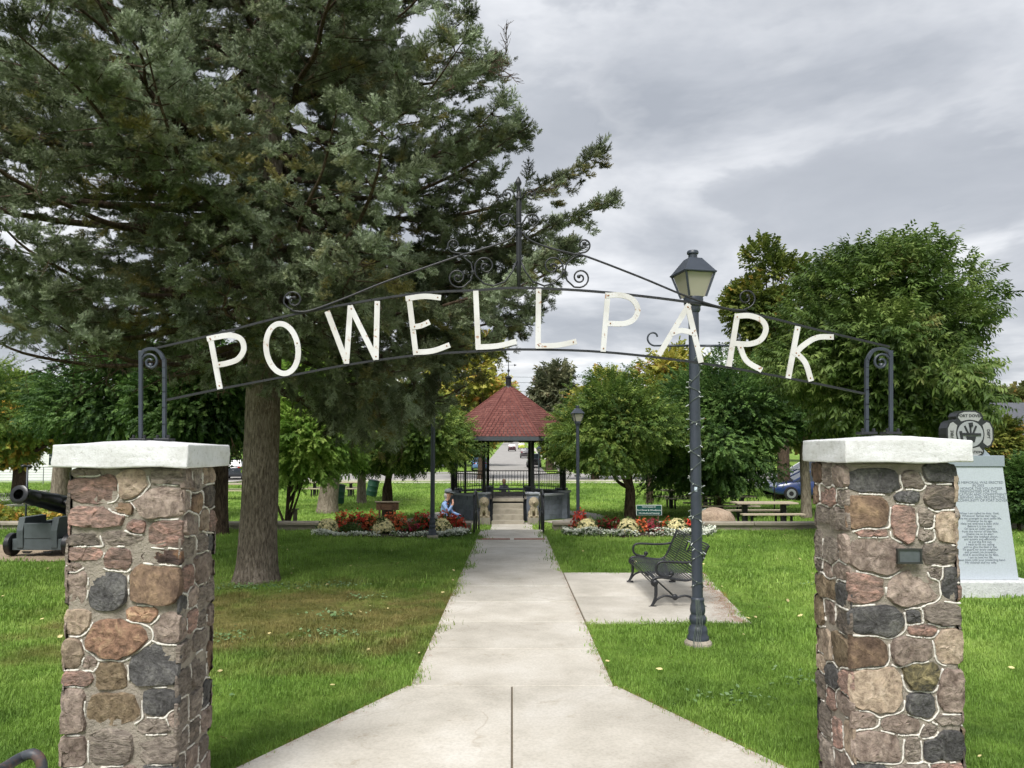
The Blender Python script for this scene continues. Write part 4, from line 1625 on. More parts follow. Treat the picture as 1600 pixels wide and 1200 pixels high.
def seeds_from(zl, ox, oy, sc):
    out = []
    for zx, zy, rx, ry, c in zl:
        p = at(ox + zx / sc, oy + zy / sc, 3.4)
        out.append((p.x, p.z, rx / sc * 3.4 / F, ry / sc * 3.4 / F, c))
    return out


def seeds_random(u0, u1, z0, z1, seed, cols):
    rr = random.Random(seed)
    out = []
    z = z0 + .05
    while z < z1:
        h = rr.uniform(.045, .075)
        u = u0 + rr.uniform(-.03, .03)
        while u < u1:
            wd = rr.uniform(.04, .095)
            out.append((u + wd, z + rr.uniform(-.02, .02), wd, h * rr.uniform(.8, 1.15), rr.choice(cols)))
            u += 2 * wd + .012
        z += 2 * h + .004
    return [s for s in out if u0 - .02 < s[0] < u1 + .02]


def stone_face(root, seeds, u0, u1, z0, z1, frame, bead_amt, seed):
    """frame(u, z, h) -> world point, h metres proud of the face"""
    rr = random.Random(seed)
    S = np.array([s[:4] for s in seeds])
    PW = 3.0

    def met(p):
        return ((np.abs(p[0] - S[:, 0]) / S[:, 2]) ** PW + (np.abs(p[1] - S[:, 1]) / S[:, 3]) ** PW) ** (1 / PW)
    N = 22
    beads = MB()
    for i, s in enumerate(seeds):
        cu, cz = s[0], s[1]
        if not (u0 - .01 < cu < u1 + .01 and z0 < cz < z1):
            continue
        rad_, cont, nb = [], [], []
        for k in range(N):
            a = 2 * math.pi * k / N
            dx, dz = math.cos(a), math.sin(a)
            r = .006
            j = -1
            while r < .4:
                r += .004
                pu, pz = cu + dx * r, cz + dz * r
                if pu < u0 - .004 or pu > u1 + .004 or pz < z0 or pz > z1:
                    break
                m = met((pu, pz))
                mi = m[i]
                m[i] = 9
                jj = int(m.argmin())
                if m[jj] < mi:
                    j = jj
                    break
                if mi > 1.30:
                    j = -2
                    break
            nb.append((j, r, mi if j >= 0 else 9))
            rad_.append(max(.010, r - (.0105 if j != -1 else .003)) if j != -2 else r - .006)
        # soften the outline
        q = [(rad_[k - 1] + 4.5 * rad_[k] + rad_[(k + 1) % N]) / 6.5 * (1 + rr.gauss(0, .045)) for k in range(N)]
        q = [min(a, b * 1.02) for a, b in zip(q, rad_)]
        mean = sum(q) / N
        h = min(.015, .006 + mean * .08) * rr.uniform(.5, 1.5)
        tx, tz = rr.gauss(0, .16), rr.gauss(0, .16)
        b = MB()
        vs = []
        for fr, hh in ((1.03, -.006), (1.0, .25), (.955, .80), (.72, .96), (.36, 1.0)):
            for k in range(N):
                a = 2 * math.pi * k / N
                r = q[k] * fr
                du, dz = r * math.cos(a), r * math.sin(a)
                H = hh * h if hh > 0 else hh
                if hh > 0:
                    H += (du * tx + dz * tz) * .5 * min(1, hh) + rr.gauss(0, .0024)
                vs.append(frame(cu + du, cz + dz, H))
        fs = []
        for g_ in range(4):
            for k in range(N):
                a, c = g_ * N + k, g_ * N + (k + 1) % N
                fs.append((a, c, c + N, a + N))
        vs.append(frame(cu, cz, h * 1.0))
        for k in range(N):
            fs.append((4 * N + k, 4 * N + (k + 1) % N, 5 * N))
        b.add(vs, fs)
        b.build('stone', STONE[s[4]], root, auto=38)
        # raised white pointing along the joints
        k0 = rr.randrange(N)
        run = []
        on = rr.random() < bead_amt
        for kk in range(N + 1):
            k = (k0 + kk) % N
            j, r, mi = nb[k]
            if rr.random() < .15:
                on = rr.random() < bead_amt
            ok = on and j > i and mi < 1.6 and kk < N
            if ok:
                a = 2 * math.pi * k / N
                run.append(frame(cu + r * math.cos(a), cz + r * math.sin(a), .0012 + rr.uniform(0, .0012)))
            if (not ok) and run:
                if len(run) >= 2:
                    sm = smooth_line([tuple(p) for p in run], 3)
                    beads.tube([tuple(p) for p in sm], [rr.uniform(.0022, .0066) for _ in sm], 5)
                run = []
    if beads.v:
        beads.build('white_pointing', M_WHITE, root, smooth=True)


def white_cap_mat():
    m = bpy.data.materials.new('whitewashed_concrete')
    m.use_nodes = True
    t = m.node_tree
    p = t.nodes['Principled BSDF']
    tc = nn(t, 'ShaderNodeTexCoord')
    n1 = noise(t, tc.outputs['Object'], 7, 7, .7)
    n2 = noise(t, tc.outputs['Object'], 46, 6, .75)
    c = ramp(t, n1, [(.30, lin(190, 190, 188)), (.5, lin(211, 212, 213)), (.7, lin(222, 223, 226))])
    c = mixc(t, 1.0, c, ramp(t, n2, [(.33, (.66, .65, .62)), (.42, (.95, .95, .94)), (.6, (1, 1, 1))]), 'MULTIPLY')
    t.links.new(c, p.inputs['Base Color'])
    p.inputs['Roughness'].default_value = .85
    b = nn(t, 'ShaderNodeBump')
    b.inputs['Strength'].default_value = .6
    b.inputs['Distance'].default_value = .008
    t.links.new(n2, b.inputs['Height'])
    t.links.new(b.outputs[0], p.inputs['Normal'])
    return m


M_CAP = white_cap_mat()


def cap_mesh(x0, x1, y0, y1, z0, z1, seed, crown=.014):
    """slab with hand-made, slightly bowed faces"""
    g = np.random.default_rng(seed)
    bm = bmesh.new()
    bmesh.ops.create_cube(bm, size=1)
    bmesh.ops.subdivide_edges(bm, edges=bm.edges, cuts=9, use_grid_fill=True)
    for v in bm.verts:
        a, b_, c = v.co.x + .5, v.co.y + .5, v.co.z + .5
        x = x0 + (x1 - x0) * a
        y = y0 + (y1 - y0) * b_
        z = z0 + (z1 - z0) * c
        if c > .99:
            z += crown * math.sin(a * math.pi) * math.sin(b_ * math.pi) + crown * .5 * math.sin(a * math.pi)
        ph = seed * 1.7
        z += .002 * math.sin(a * 9 + ph) * (1 if c > .5 else -1.5) + g.normal(0, .0009)
        x += .002 * math.sin(c * 5 + b_ * 7 + ph) + g.normal(0, .0007)
        y += .002 * math.sin(a * 8 + c * 4 + ph) + g.normal(0, .0007)
        v.co = (x, y, z)
    me = bpy.data.meshes.new('cap')
    bm.to_mesh(me)
    bm.free()
    me.materials.append(M_CAP)
    return me


def pillar(label, x0, x1, zc0, zc1, capx, front_seeds, seed):
    y0, y1 = 3.40, 3.78
    zb = -.14
    cx = (x0 + x1) / 2
    t = thing('stone_pillar', label, 'pillar', (cx, (y0 + y1) / 2, -.06), group='gate pillars')
    i = .008
    b = MB()
    b.box((cx, (y0 + y1) / 2, (zb + zc0) / 2), (x1 - x0 - 2 * i, y1 - y0 - 2 * i, zc0 - zb))
    b.build('mortar_core', M_MORTAR, t, bevel=.02, seg=3)
    zt = zc0 - .005
    cols = 'gmmgrkKbtBgm'
    stone_face(t, front_seeds, x0, x1, zb, zt, lambda u, z, h: (u, y0 + i - h, z), .97, seed)
    stone_face(t, seeds_random(y0, y1, zb, zt, seed + 1, cols), y0, y1, zb, zt, lambda u, z, h: (x1 - i + h, u, z), .92, seed + 1)
    stone_face(t, seeds_random(y0, y1, zb, zt, seed + 2, cols), y0, y1, zb, zt, lambda u, z, h: (x0 + i - h, u, z), .92, seed + 2)
    stone_face(t, seeds_random(x0, x1, zb, zt, seed + 3, cols), x0, x1, zb, zt, lambda u, z, h: (u, y1 - i + h, z), .4, seed + 3)
    me = cap_mesh(capx[0], capx[1], 3.34, 3.84, zc0, zc1, seed)
    o = WL[t.name]
    for v in me.vertices:
        v.co = v.co - o
    cp = put('cap', me, t, smooth=True, bevel=.012, seg=3)
    return t


ZL0, ZL1 = at(200, 731, 3.35).z, at(200, 695, 3.35).z
ZR0, ZR1 = at(1400, 723, 3.35).z, at(1400, 687, 3.35).z
pillar('left field-stone gate pillar with dark and rust stones under a white cap', -2.033, -1.505, ZL0, ZL1, (-2.078, -1.462),
       seeds_from(LA, 60, 680, 4.615) + seeds_from(LB, 60, 930, 4.444), 21)
RP = pillar('right field-stone gate pillar with a small metal plaque under a white cap', 1.530, 2.037, ZR0, ZR1, (1.505, 2.082),
            seeds_from(RC, 1240, 670, 4.443) + seeds_from(RD, 1240, 930, 4.443), 31)


def build_plaque():
    a, c = at(1405, 859, 3.36), at(1441, 880, 3.36)
    b = MB()
    b.box(((a.x + c.x) / 2, 3.376, (a.z + c.z) / 2), (c.x - a.x, .014, a.z - c.z))
    b.build('plaque', mat('plaque_metal', lin(98, 104, 108), .5, .2, 20, metal=.5), RP, bevel=.003)
    b = MB()
    w_, h_ = c.x - a.x, a.z - c.z
    cx, cz = (a.x + c.x) / 2, (a.z + c.z) / 2
    for dx, dz, sx, sz in ((0, h_ / 2, w_ + .012, .008), (0, -h_ / 2, w_ + .012, .008), (-w_ / 2, 0, .008, h_ - .008), (w_ / 2, 0, .008, h_ - .008)):
        b.box((cx + dx, 3.372, cz + dz), (sx, .016, sz))
    b.build('plaque_rim', mat('plaque_rim', lin(60, 62, 60), .5, .2, 20, metal=.4), RP)


build_plaque()


# ---- arch
AY = 3.59


def z5(x, y):
    return (200 + x * .375, 250 + y * .375)


def z6(x, y):
    return (650 + x * .5, 250 + y * .5)


def z3(x, y):
    return (680 + x * .18336, 260 + y * .18336)


def W(p, dy=0.0):
    q = at(p[0], p[1], AY)
    return (q.x, AY + dy, q.z)


def white_letter_mat():
    m = bpy.data.materials.new('rusty_white_enamel')
    m.use_nodes = True
    t = m.node_tree
    p = t.nodes['Principled BSDF']
    tc = nn(t, 'ShaderNodeTexCoord')
    n1 = noise(t, tc.outputs['Object'], 30, 5, .65)
    n2 = noise(t, tc.outputs['Object'], 5, 4, .6)
    f = ramp(t, n1, [(.62, (0, 0, 0)), (.69, (1, 1, 1))])
    c0 = ramp(t, n2, [(.35, lin(182, 180, 176)), (.6, lin(202, 202, 202))])
    c = mixc(t, f, c0, lin(142, 100, 62))
    t.links.new(c, p.inputs['Base Color'])
    p.inputs['Roughness'].default_value = .6
    return m


M_LET = white_letter_mat()
M_RUST = mat('rust', lin(140, 96, 62), .9, .3, 60)


def build_arch():
    t = thing('gate_arch', 'black wrought-iron arch with white letters spanning the two stone pillars', 'arch', (0, AY, 1.7))
    top = [z5(62, 797), z5(330, 735), z5(700, 642), z5(1160, 562), z6(190, 407), z6(320, 400), z6(560, 411), z6(850, 444), z6(1090, 490), z6(1250, 530), z6(1478, 584)]
    bot = [z5(160, 1000), z5(380, 955), z5(660, 902), z5(920, 853), z5(1200, 814), z6(190, 598), z6(320, 592), z6(584, 600), z6(890, 635), z6(1180, 685), z6(1415, 733)]
    for nm, ln in (('top_bar', top), ('bottom_bar', bot)):
        b = MB()
        s = smooth_line([W(p) for p in ln], 6)
        for i in range(len(s) - 1):
            b.bar(s[i], s[i + 1] + (s[i + 1] - s[i]) * .02, .014, .010)
        b.build(nm, M_BLACK, t)
    # second thin rod running beside each bar
    # posts with hooked tops
    hooks = []
    for outer, inner, sg, base_y in ((220, 257, 1, 688), (1392, 1354, -1, 678)):
        ytop = 551
        pout = [(outer, base_y), (outer, ytop)]
        b = MB()
        b.bar(W(pout[0]), W((outer, ytop - 3)), .017, .016, up=(0, 1, 0))
        b.build('post', M_LAMP, t, bevel=.002)
        arc = [(inner, base_y), (inner, 575), (inner - sg * 2, 560), (inner - sg * 9, 549), (inner - sg * 19, 545), (outer + sg * 6, 548), (outer + sg * 1, 556)]
        b = MB()
        s = smooth_line([W(p) for p in arc], 5)
        for i in range(len(s) - 1):
            b.bar(s[i], s[i + 1] + (s[i + 1] - s[i]) * .05, .015, .018, up=(0, 1, 0))
        b.build('hooked_post', M_LAMP, t)
        c = (outer + sg * 15, 566)
        b = MB()
        sp = spiral(c, 15, 3.5, math.pi if sg > 0 else 0, 1.4 * sg)
        b.tube([W(p) for p in sp], .0062, 6)
        b.tube([W((c[0], c[1] + 2)), W((c[0] + sg * 1, c[1] + 10))], [.012, .002], 6)
        b.build('post_scroll', M_LAMP, t, smooth=True)
        for x in (outer, inner):
            b = MB()
            q = W((x, base_y))
            b.box((q[0], AY, q[2] + .004), (.075, .07, .012))
            b.build('base_plate', M_BLACK, t, bevel=.002)
            for s_ in (-.026, .026):
                b = MB()
                b.lathe([(.008, 0), (.008, .014), (.005, .016)], 6, (q[0] + s_, AY - .018, q[2] + .010))
                b.build('bolt', M_BLACK, t)
    # rising bars to the centre
    lrise = [z5(690, 632), z5(760, 630), z5(900, 580), z5(1100, 500), z5(1400, 395), z3(200, 770), z3(520, 672), z3(640, 625), z3(690, 560)]
    rrise = [z3(738, 560), z3(800, 630), z3(950, 692), z3(1160, 747), z3(1300, 778), z6(700, 368), z6(850, 430), z6(960, 464), z6(1030, 472)]
    for ln in (lrise, rrise):
        b = MB()
        b.tube([tuple(p) for p in smooth_line([W(p, -.012) for p in ln], 5)], .0052, 6)
        b.build('rising_bar', M_BLACK, t, smooth=True)

    def scroll(name, paths, r=.0045):
        for pth in paths:
            b = MB()
            b.tube([W(p, -.006) for p in pth], r, 6)
            end = W(pth[-1], -.006)
            b.ball(end, .0095, 8, 6)
            b.build(name, M_BLACK, t, smooth=True)
    # end scrolls of the rising bars
    c = z5(692, 585)
    scroll('end_scroll', [[z5(745, 634), z5(700, 636), z5(668, 615)] + spiral(c, 16, 4, math.pi * .9, 1.35)])
    c = z6(1030, 432)
    scroll('end_scroll', [[z6(980, 470), z6(1020, 470)] + spiral(c, 16, 4, .42 * math.pi, -1.35)])
    k = 1 / .18336

    def sp3(c, r0, r1, a0, turns):
        cc = z3(*c)
        return spiral(cc, r0 * .18336, r1 * .18336, a0, turns)
    cx = 713
    for sg in (-1, 1):
        mx = lambda x: cx + sg * x
        PI = math.pi
        A = (lambda a: a) if sg > 0 else (lambda a: PI - a)
        T = sg
        # crown scrolls by the finial
        scroll('finial_scroll', [[z3(mx(22), 285), z3(mx(40), 245)] + sp3((mx(97), 248), 58, 14, A(PI * 1.0), 1.45 * T)], .0042)
        # second tier
        scroll('middle_scroll', [[z3(mx(24), 500), z3(mx(38), 470)] + sp3((mx(118), 470), 72, 16, A(PI * 1.03), 1.4 * T)])
        # tips above the rising bars
        scroll('outer_scroll', [[z3(mx(420), 752), z3(mx(500), 745), z3(mx(560), 735)] + sp3((mx(552), 672), 60, 12, A(PI * .36), -1.4 * T)], .0046)
        # large lyre curves on the top bar
        big = [z3(mx(18), 810), z3(mx(55), 900), z3(mx(120), 985), z3(mx(215), 1020), z3(mx(300), 1000), z3(mx(365), 935)]
        scroll('lyre_scroll', [big + sp3((mx(285), 855), 95, 15, A(PI * .12), -1.45 * T)])
        low = [z3(mx(560), 762), z3(mx(470), 775), z3(mx(405), 830), z3(mx(390), 905), z3(mx(410), 975), z3(mx(470), 1030)]
        scroll('lower_scroll', [low + sp3((mx(520), 950), 88, 14, A(PI * .62), -1.7 * T)])
        b = MB()
        q = W(z3(mx(388), 905), -.006)
        b.lathe([(.010, -.008), (.012, 0), (.010, .008)], 8, q)
        b.build('collar', M_BLACK, t)
    # central spear
    b = MB()
    q0, q1 = W(z3(cx, 1030)), W(z3(cx, 190))
    for dx, dy in ((-.007, 0), (.007, 0), (0, -.008), (0, .008)):
        b.tube([(q0[0] + dx * .3, AY + dy * .3, q0[2]), (q0[0] + dx, AY + dy, q0[2] + .12), (q1[0] + dx, AY + dy, q1[2] - .04), (q1[0], AY, q1[2] + .01)], .0062, 6)
    b.build('centre_rod', M_BLACK, t, smooth=True)
    f = W(z3(cx - 4, 175))
    b = MB()
    b.lathe([(.004, -.04), (.012, -.02), (.006, 0), (.015, .012), (.0165, .022), (.010, .038), (.002, .052)], 10, f)
    b.build('finial', M_BLACK, t, smooth=True)
    for y in (275, 495, 520):
        b = MB()
        q = W(z3(cx, y))
        b.lathe([(.015, -.006), (.018, 0), (.015, .006)], 10, q)
        b.build('collar', M_BLACK, t)

    # letters: strokes traced as flat plates
    def plate(name, strokes, wd, label):
        b = MB()
        for si, st in enumerate(strokes):
            pts = [np.array(W(p)) for p in (smooth_line(st, 5) if len(st) > 2 else st)]
            n = len(pts)
            L_, R__ = [], []
            for i in range(n):
                d = pts[min(i + 1, n - 1)] - pts[max(i - 1, 0)]
                d /= np.linalg.norm(d)
                nv = np.array([-d[2], 0, d[0]])
                L_.append(pts[i] + nv * wd / 2)
                R__.append(pts[i] - nv * wd / 2)
            th = .007
            off = -.0013 * si
            for i in range(n - 1):
                quad = [L_[i], R__[i], R__[i + 1], L_[i + 1]]
                vs = [(q[0], AY - .012 + off, q[2]) for q in quad] + [(q[0], AY - .012 + th + off, q[2]) for q in quad]
                fs = [(0, 1, 2, 3), (7, 6, 5, 4), (0, 3, 7, 4), (1, 5, 6, 2)]
                if i == 0:
                    fs.append((0, 4, 5, 1))
                if i == n - 2:
                    fs.append((3, 2, 6, 7))
                b.add(vs, fs)
        o = b.build(name, M_LET, t)
        o['label'] = label
        for si, st in enumerate(strokes):          # rusty rivets near the ends of the strokes
            for e, f_ in ((0, 1), (-1, -2)):
                if R_.random() < .4:
                    continue
                q0, q1 = np.array(W(st[e])), np.array(W(st[f_]))
                dd = (q1 - q0) / np.linalg.norm(q1 - q0)
                q = q0 + dd * .016
                r = MB()
                r.lathe([(.0036, 0), (.0036, .0015), (.002, .0028)], 8)
                r.v = [(q[0] + vx, AY - .0122 - .0013 * si - vz, q[2] + vy) for vx, vy, vz in r.v]
                r.build('rivet', M_RUST, o)
    w_ = .0262
    p5 = lambda l: [z5(*q) for q in l]
    p6 = lambda l: [z6(*q) for q in l]
    plate('letter', [p5([(346, 737), (387, 955)]), p5([(333, 748), (380, 738), (432, 732), (474, 748), (486, 790), (462, 830), (420, 847), (372, 856)])], w_, 'white letter P of the first word')
    el = []
    for i in range(25):
        a = 2 * math.pi * i / 24
        u, v = 66 * math.cos(a), 104 * math.sin(a)
        el.append((645 + u * math.cos(.14) - v * math.sin(-.14) * 1.0, 787 + u * math.sin(-.14) + v * math.cos(.14)))
    plate('letter', [p5(el)], w_, 'white letter O')
    plate('letter', [p5([(832, 632), (914, 848)]), p5([(912, 850), (929, 608)]), p5([(927, 610), (1036, 832)]), p5([(1035, 834), (1041, 590)])], w_, 'white letter W')
    plate('letter', [p5([(1172, 572), (1201, 813)]), p5([(1158, 580), (1235, 570), (1305, 576)]), p5([(1182, 698), (1222, 692), (1258, 676)]), p5([(1192, 803), (1270, 797), (1342, 772)])], w_, 'white letter E')
    plate('letter', [p6([(187, 410), (195, 592)]), p6([(188, 586), (255, 582), (314, 568)])], w_, 'white letter L')
    plate('letter', [p6([(383, 404), (381, 588)]), p6([(374, 582), (440, 580), (501, 568)])], w_, 'second white letter L')
    plate('letter', [p6([(599, 416), (584, 600)]), p6([(591, 425), (640, 424), (676, 438), (692, 468), (680, 498), (650, 512), (596, 512)])], w_, 'white letter P of the second word')
    plate('letter', [p6([(852, 452), (757, 611)]), p6([(846, 452), (889, 634)]), p6([(795, 545), (828, 534), (872, 544)])], w_, 'white letter A')
    plate('letter', [p6([(1003, 482), (976, 646)]), p6([(994, 490), (1040, 488), (1078, 502), (1091, 530), (1076, 562), (1040, 576), (990, 574)]),
                     p6([(1008, 578), (1030, 628), (1078, 658)])], w_, 'white letter R')
    plate('letter', [p6([(1191, 521), (1161, 683)]), p6([(1302, 554), (1250, 556), (1206, 582), (1178, 612)]), p6([(1186, 604), (1214, 636), (1232, 692)])], w_, 'white letter K')


build_arch()


# ================================================================== LAMPS
M_PANE = glass_mat('lamp_pane', lin(176, 172, 156), .35, .8)


def copy_thing(root, label, loc, rotz=0.0, scale=1.0, skip=()):
    r = root.copy()
    COL.objects.link(r)
    r.location = loc
    r.rotation_euler = (0, 0, rotz)
    r.scale = (scale,) * 3
    r['label'] = label
    WL[r.name] = Vector(loc)
    for ch in list(root.children):
        if ch.name.split('.')[0] in skip:
            continue
        c = ch.copy()
        COL.objects.link(c)
        c.parent = r
        for g_ in list(ch.children):
            d = g_.copy()
            COL.objects.link(d)
            d.parent = c
    return r


def make_lamp(label, loc):
    t = thing('street_lamp', label, 'lamp', loc, group='old-style park lamps')
    L = dict(world=False)
    b = MB()
    b.lathe([(.115, -.1), (.125, .0), (.12, .05), (.10, .075)], 14)
    b.build('footing', M_WALLC, t, bevel=.008, **L)
    b = MB()
    b.lathe([(.092, .055), (.096, .075), (.094, .10), (.082, .115), (.085, .15), (.075, .185), (.058, .20), (.070, .225), (.076, .25), (.070, .275), (.058, .29),
             (.062, .30), (.068, .325), (.064, .36), (.055, .40), (.058, .412), (.058, .43), (.050, .44)], 20)
    b.build('base_casting', M_LAMP, t, smooth=True, **L)
    b = MB()
    b.lathe([(.048, .43), (.048, 1.7), (.047, 2.4), (.046, 3.03)], 18)
    b.build('pole', M_LAMP, t, smooth=True, auto=40, **L)
    b = MB()
    b.lathe([(.052, 2.98), (.062, 3.0), (.062, 3.03), (.085, 3.05), (.088, 3.10), (.085, 3.115)], 16)
    b.build('lantern_seat', M_LAMP, t, auto=35, **L)
    # four-sided lantern: bars, panes, hood, chimney
    z0, z1, a, c = 3.115, 3.325, .082, .140
    cs = [(-1, -1), (1, -1), (1, 1), (-1, 1)]
    for i in range(4):
        x, y = cs[i]
        b = MB()
        b.bar((x * a, y * a, z0), (x * c, y * c, z1), .016, .016, up=(x, y, 0))
        b.build('lantern_bar', M_LAMP, t, **L)
        x2, y2 = cs[(i + 1) % 4]
        k = .94
        n = Vector(((x + x2) / 2, (y + y2) / 2, 0)) * -.003
        b = MB()
        b.extr([Vector((x * a * k, y * a * k, z0)) + n, Vector((x2 * a * k, y2 * a * k, z0)) + n, Vector((x2 * c * k, y2 * c * k, z1)) + n, Vector((x * c * k, y * c * k, z1)) + n], n)
        b.build('pane', M_PANE, t, **L)
    b = MB()
    b.lathe([(.018, 3.115), (.02, 3.16), (.03, 3.2), (.03, 3.27), (.012, 3.29)], 10)
    b.build('bulb', mat('bulb_white', lin(210, 206, 190), .5, .1, 9), t, smooth=True, **L)
    b = MB()
    q = math.pi / 4
    r2 = math.sqrt(2)
    b.lathe([(c * r2 * 1.10, 3.322), (c * r2 * 1.12, 3.334), (c * r2 * 1.05, 3.342), (.064 * r2, 3.462), (.060 * r2, 3.468)], 4, phase=q)
    b.build('hood', M_LAMP, t, bevel=.003, **L)
    b = MB()
    b.lathe([(.040, 3.462), (.040, 3.51), (.052, 3.514), (.052, 3.535), (.046, 3.542)], 12)
    b.build('chimney_cap', M_LAMP, t, auto=40, **L)
    return t


def build_lamps():
    L1 = make_lamp('near dark grey lamp post wound with string lights right of the path', (LAMP1[0], LAMP1[1], zg(LAMP1[1])))
    L1.rotation_euler = (0, 0, rad(14))
    for nm, px, Y, sc, lab in (('b', 676, 15.7, 1.0, 'slim lamp post in front of the left flower bed'),
                               ('c', 903, 20.2, 1.0, 'lamp with a pale lantern right of the gazebo steps'),
                               ('d', 727, 25.2, .90, 'lamp half hidden by leaves at the left corner of the gazebo'),
                               ('e', 842, 38.0, .74, 'distant lamp seen between the right gazebo posts')):
        copy_thing(L1, lab, (gx(px, Y), Y, zg(Y)), rad(R_.uniform(5, 25)), sc)
    # sticker on the second lamp, cross arms and string lights on the near one
    zb = zg(LAMP1[1])
    b = MB()
    z = at(1085, 535, LAMP1[1]).z - zb - .03
    for s in (-1, 1):
        m_ = [(s * .05, 0, z), (s * .30, 0, z)]
        b.tube(m_, .011, 7)
        sp = spiral((s * .36, z + .075), .075, .03, -math.pi / 2, .72 * s)
        b.tube([(s * .30, 0, z)] + [(p[0], 0, p[1]) for p in sp], .0085, 6)
        b.tube([(s * .215, 0, z), (s * .215, 0, z - .03), (s * .225, 0, z - .045)], .005, 5)
    o = b.build('banner_arm', M_LAMP, L1, smooth=True, world=False)
    o.rotation_euler = (0, 0, rad(-14))
    b = MB()
    bl = MB()
    for sgn, turns, ph in ((1, 10.5, 0), (-1, 7.5, 1.2)):
        pts = []
        n = 260
        for i in range(n):
            k = i / (n - 1)
            a = ph + sgn * turns * 2 * math.pi * k + .35 * math.sin(k * 31)
            zz = .43 + k * 2.12 + .02 * math.sin(k * 47)
            pts.append((.053 * math.cos(a), .053 * math.sin(a), zz))
        b.tube(pts, .0028, 4)
        for i in range(6, n, 7):
            p = Vector(pts[i])
            out = Vector((p.x, p.y, 0)).normalized()
            tip = p + out * .028 + Vector((R_.uniform(-.012, .012), R_.uniform(-.012, .012), R_.uniform(-.02, .022)))
            bl.tube([p, tip], [.0035, .0042], 4)
    for i in range(5):
        a = R_.uniform(3.6, 5.6)
        b.tube([(.056 * math.cos(a), .056 * math.sin(a), .43), (.09 * math.cos(a + .2), .09 * math.sin(a + .2), .25), (.105 * math.cos(a - .1), .105 * math.sin(a - .1), .09), (.15 * math.cos(a), .15 * math.sin(a), .02)], .003, 4)
    b.build('string_light_cable', mat('cable_green', lin(82, 92, 84), .6, .2, 20), L1, world=False)
    bo = bl.build('string_light_bulbs', mat('tiny_bulbs', lin(170, 176, 172), .3, .1, 20), L1, world=False)
    bo['kind'] = 'stuff'
    b = MB()
    z = at(1080, 764, LAMP1[1]).z - zb
    pts = []
    for k in range(5):
        a = -math.pi / 2 - .75 + k * .12
        pts.append((.0495 * math.cos(a), .0495 * math.sin(a)))
    for k in range(4):
        b.add([(*pts[k], z - .02), (*pts[k + 1], z - .02), (*pts[k + 1], z + .02), (*pts[k], z + .02)], [(0, 1, 2, 3)])
    b.build('sticker', mat('sticker_white', lin(190, 205, 215), .5, .3, 60), L1, world=False)


build_lamps()


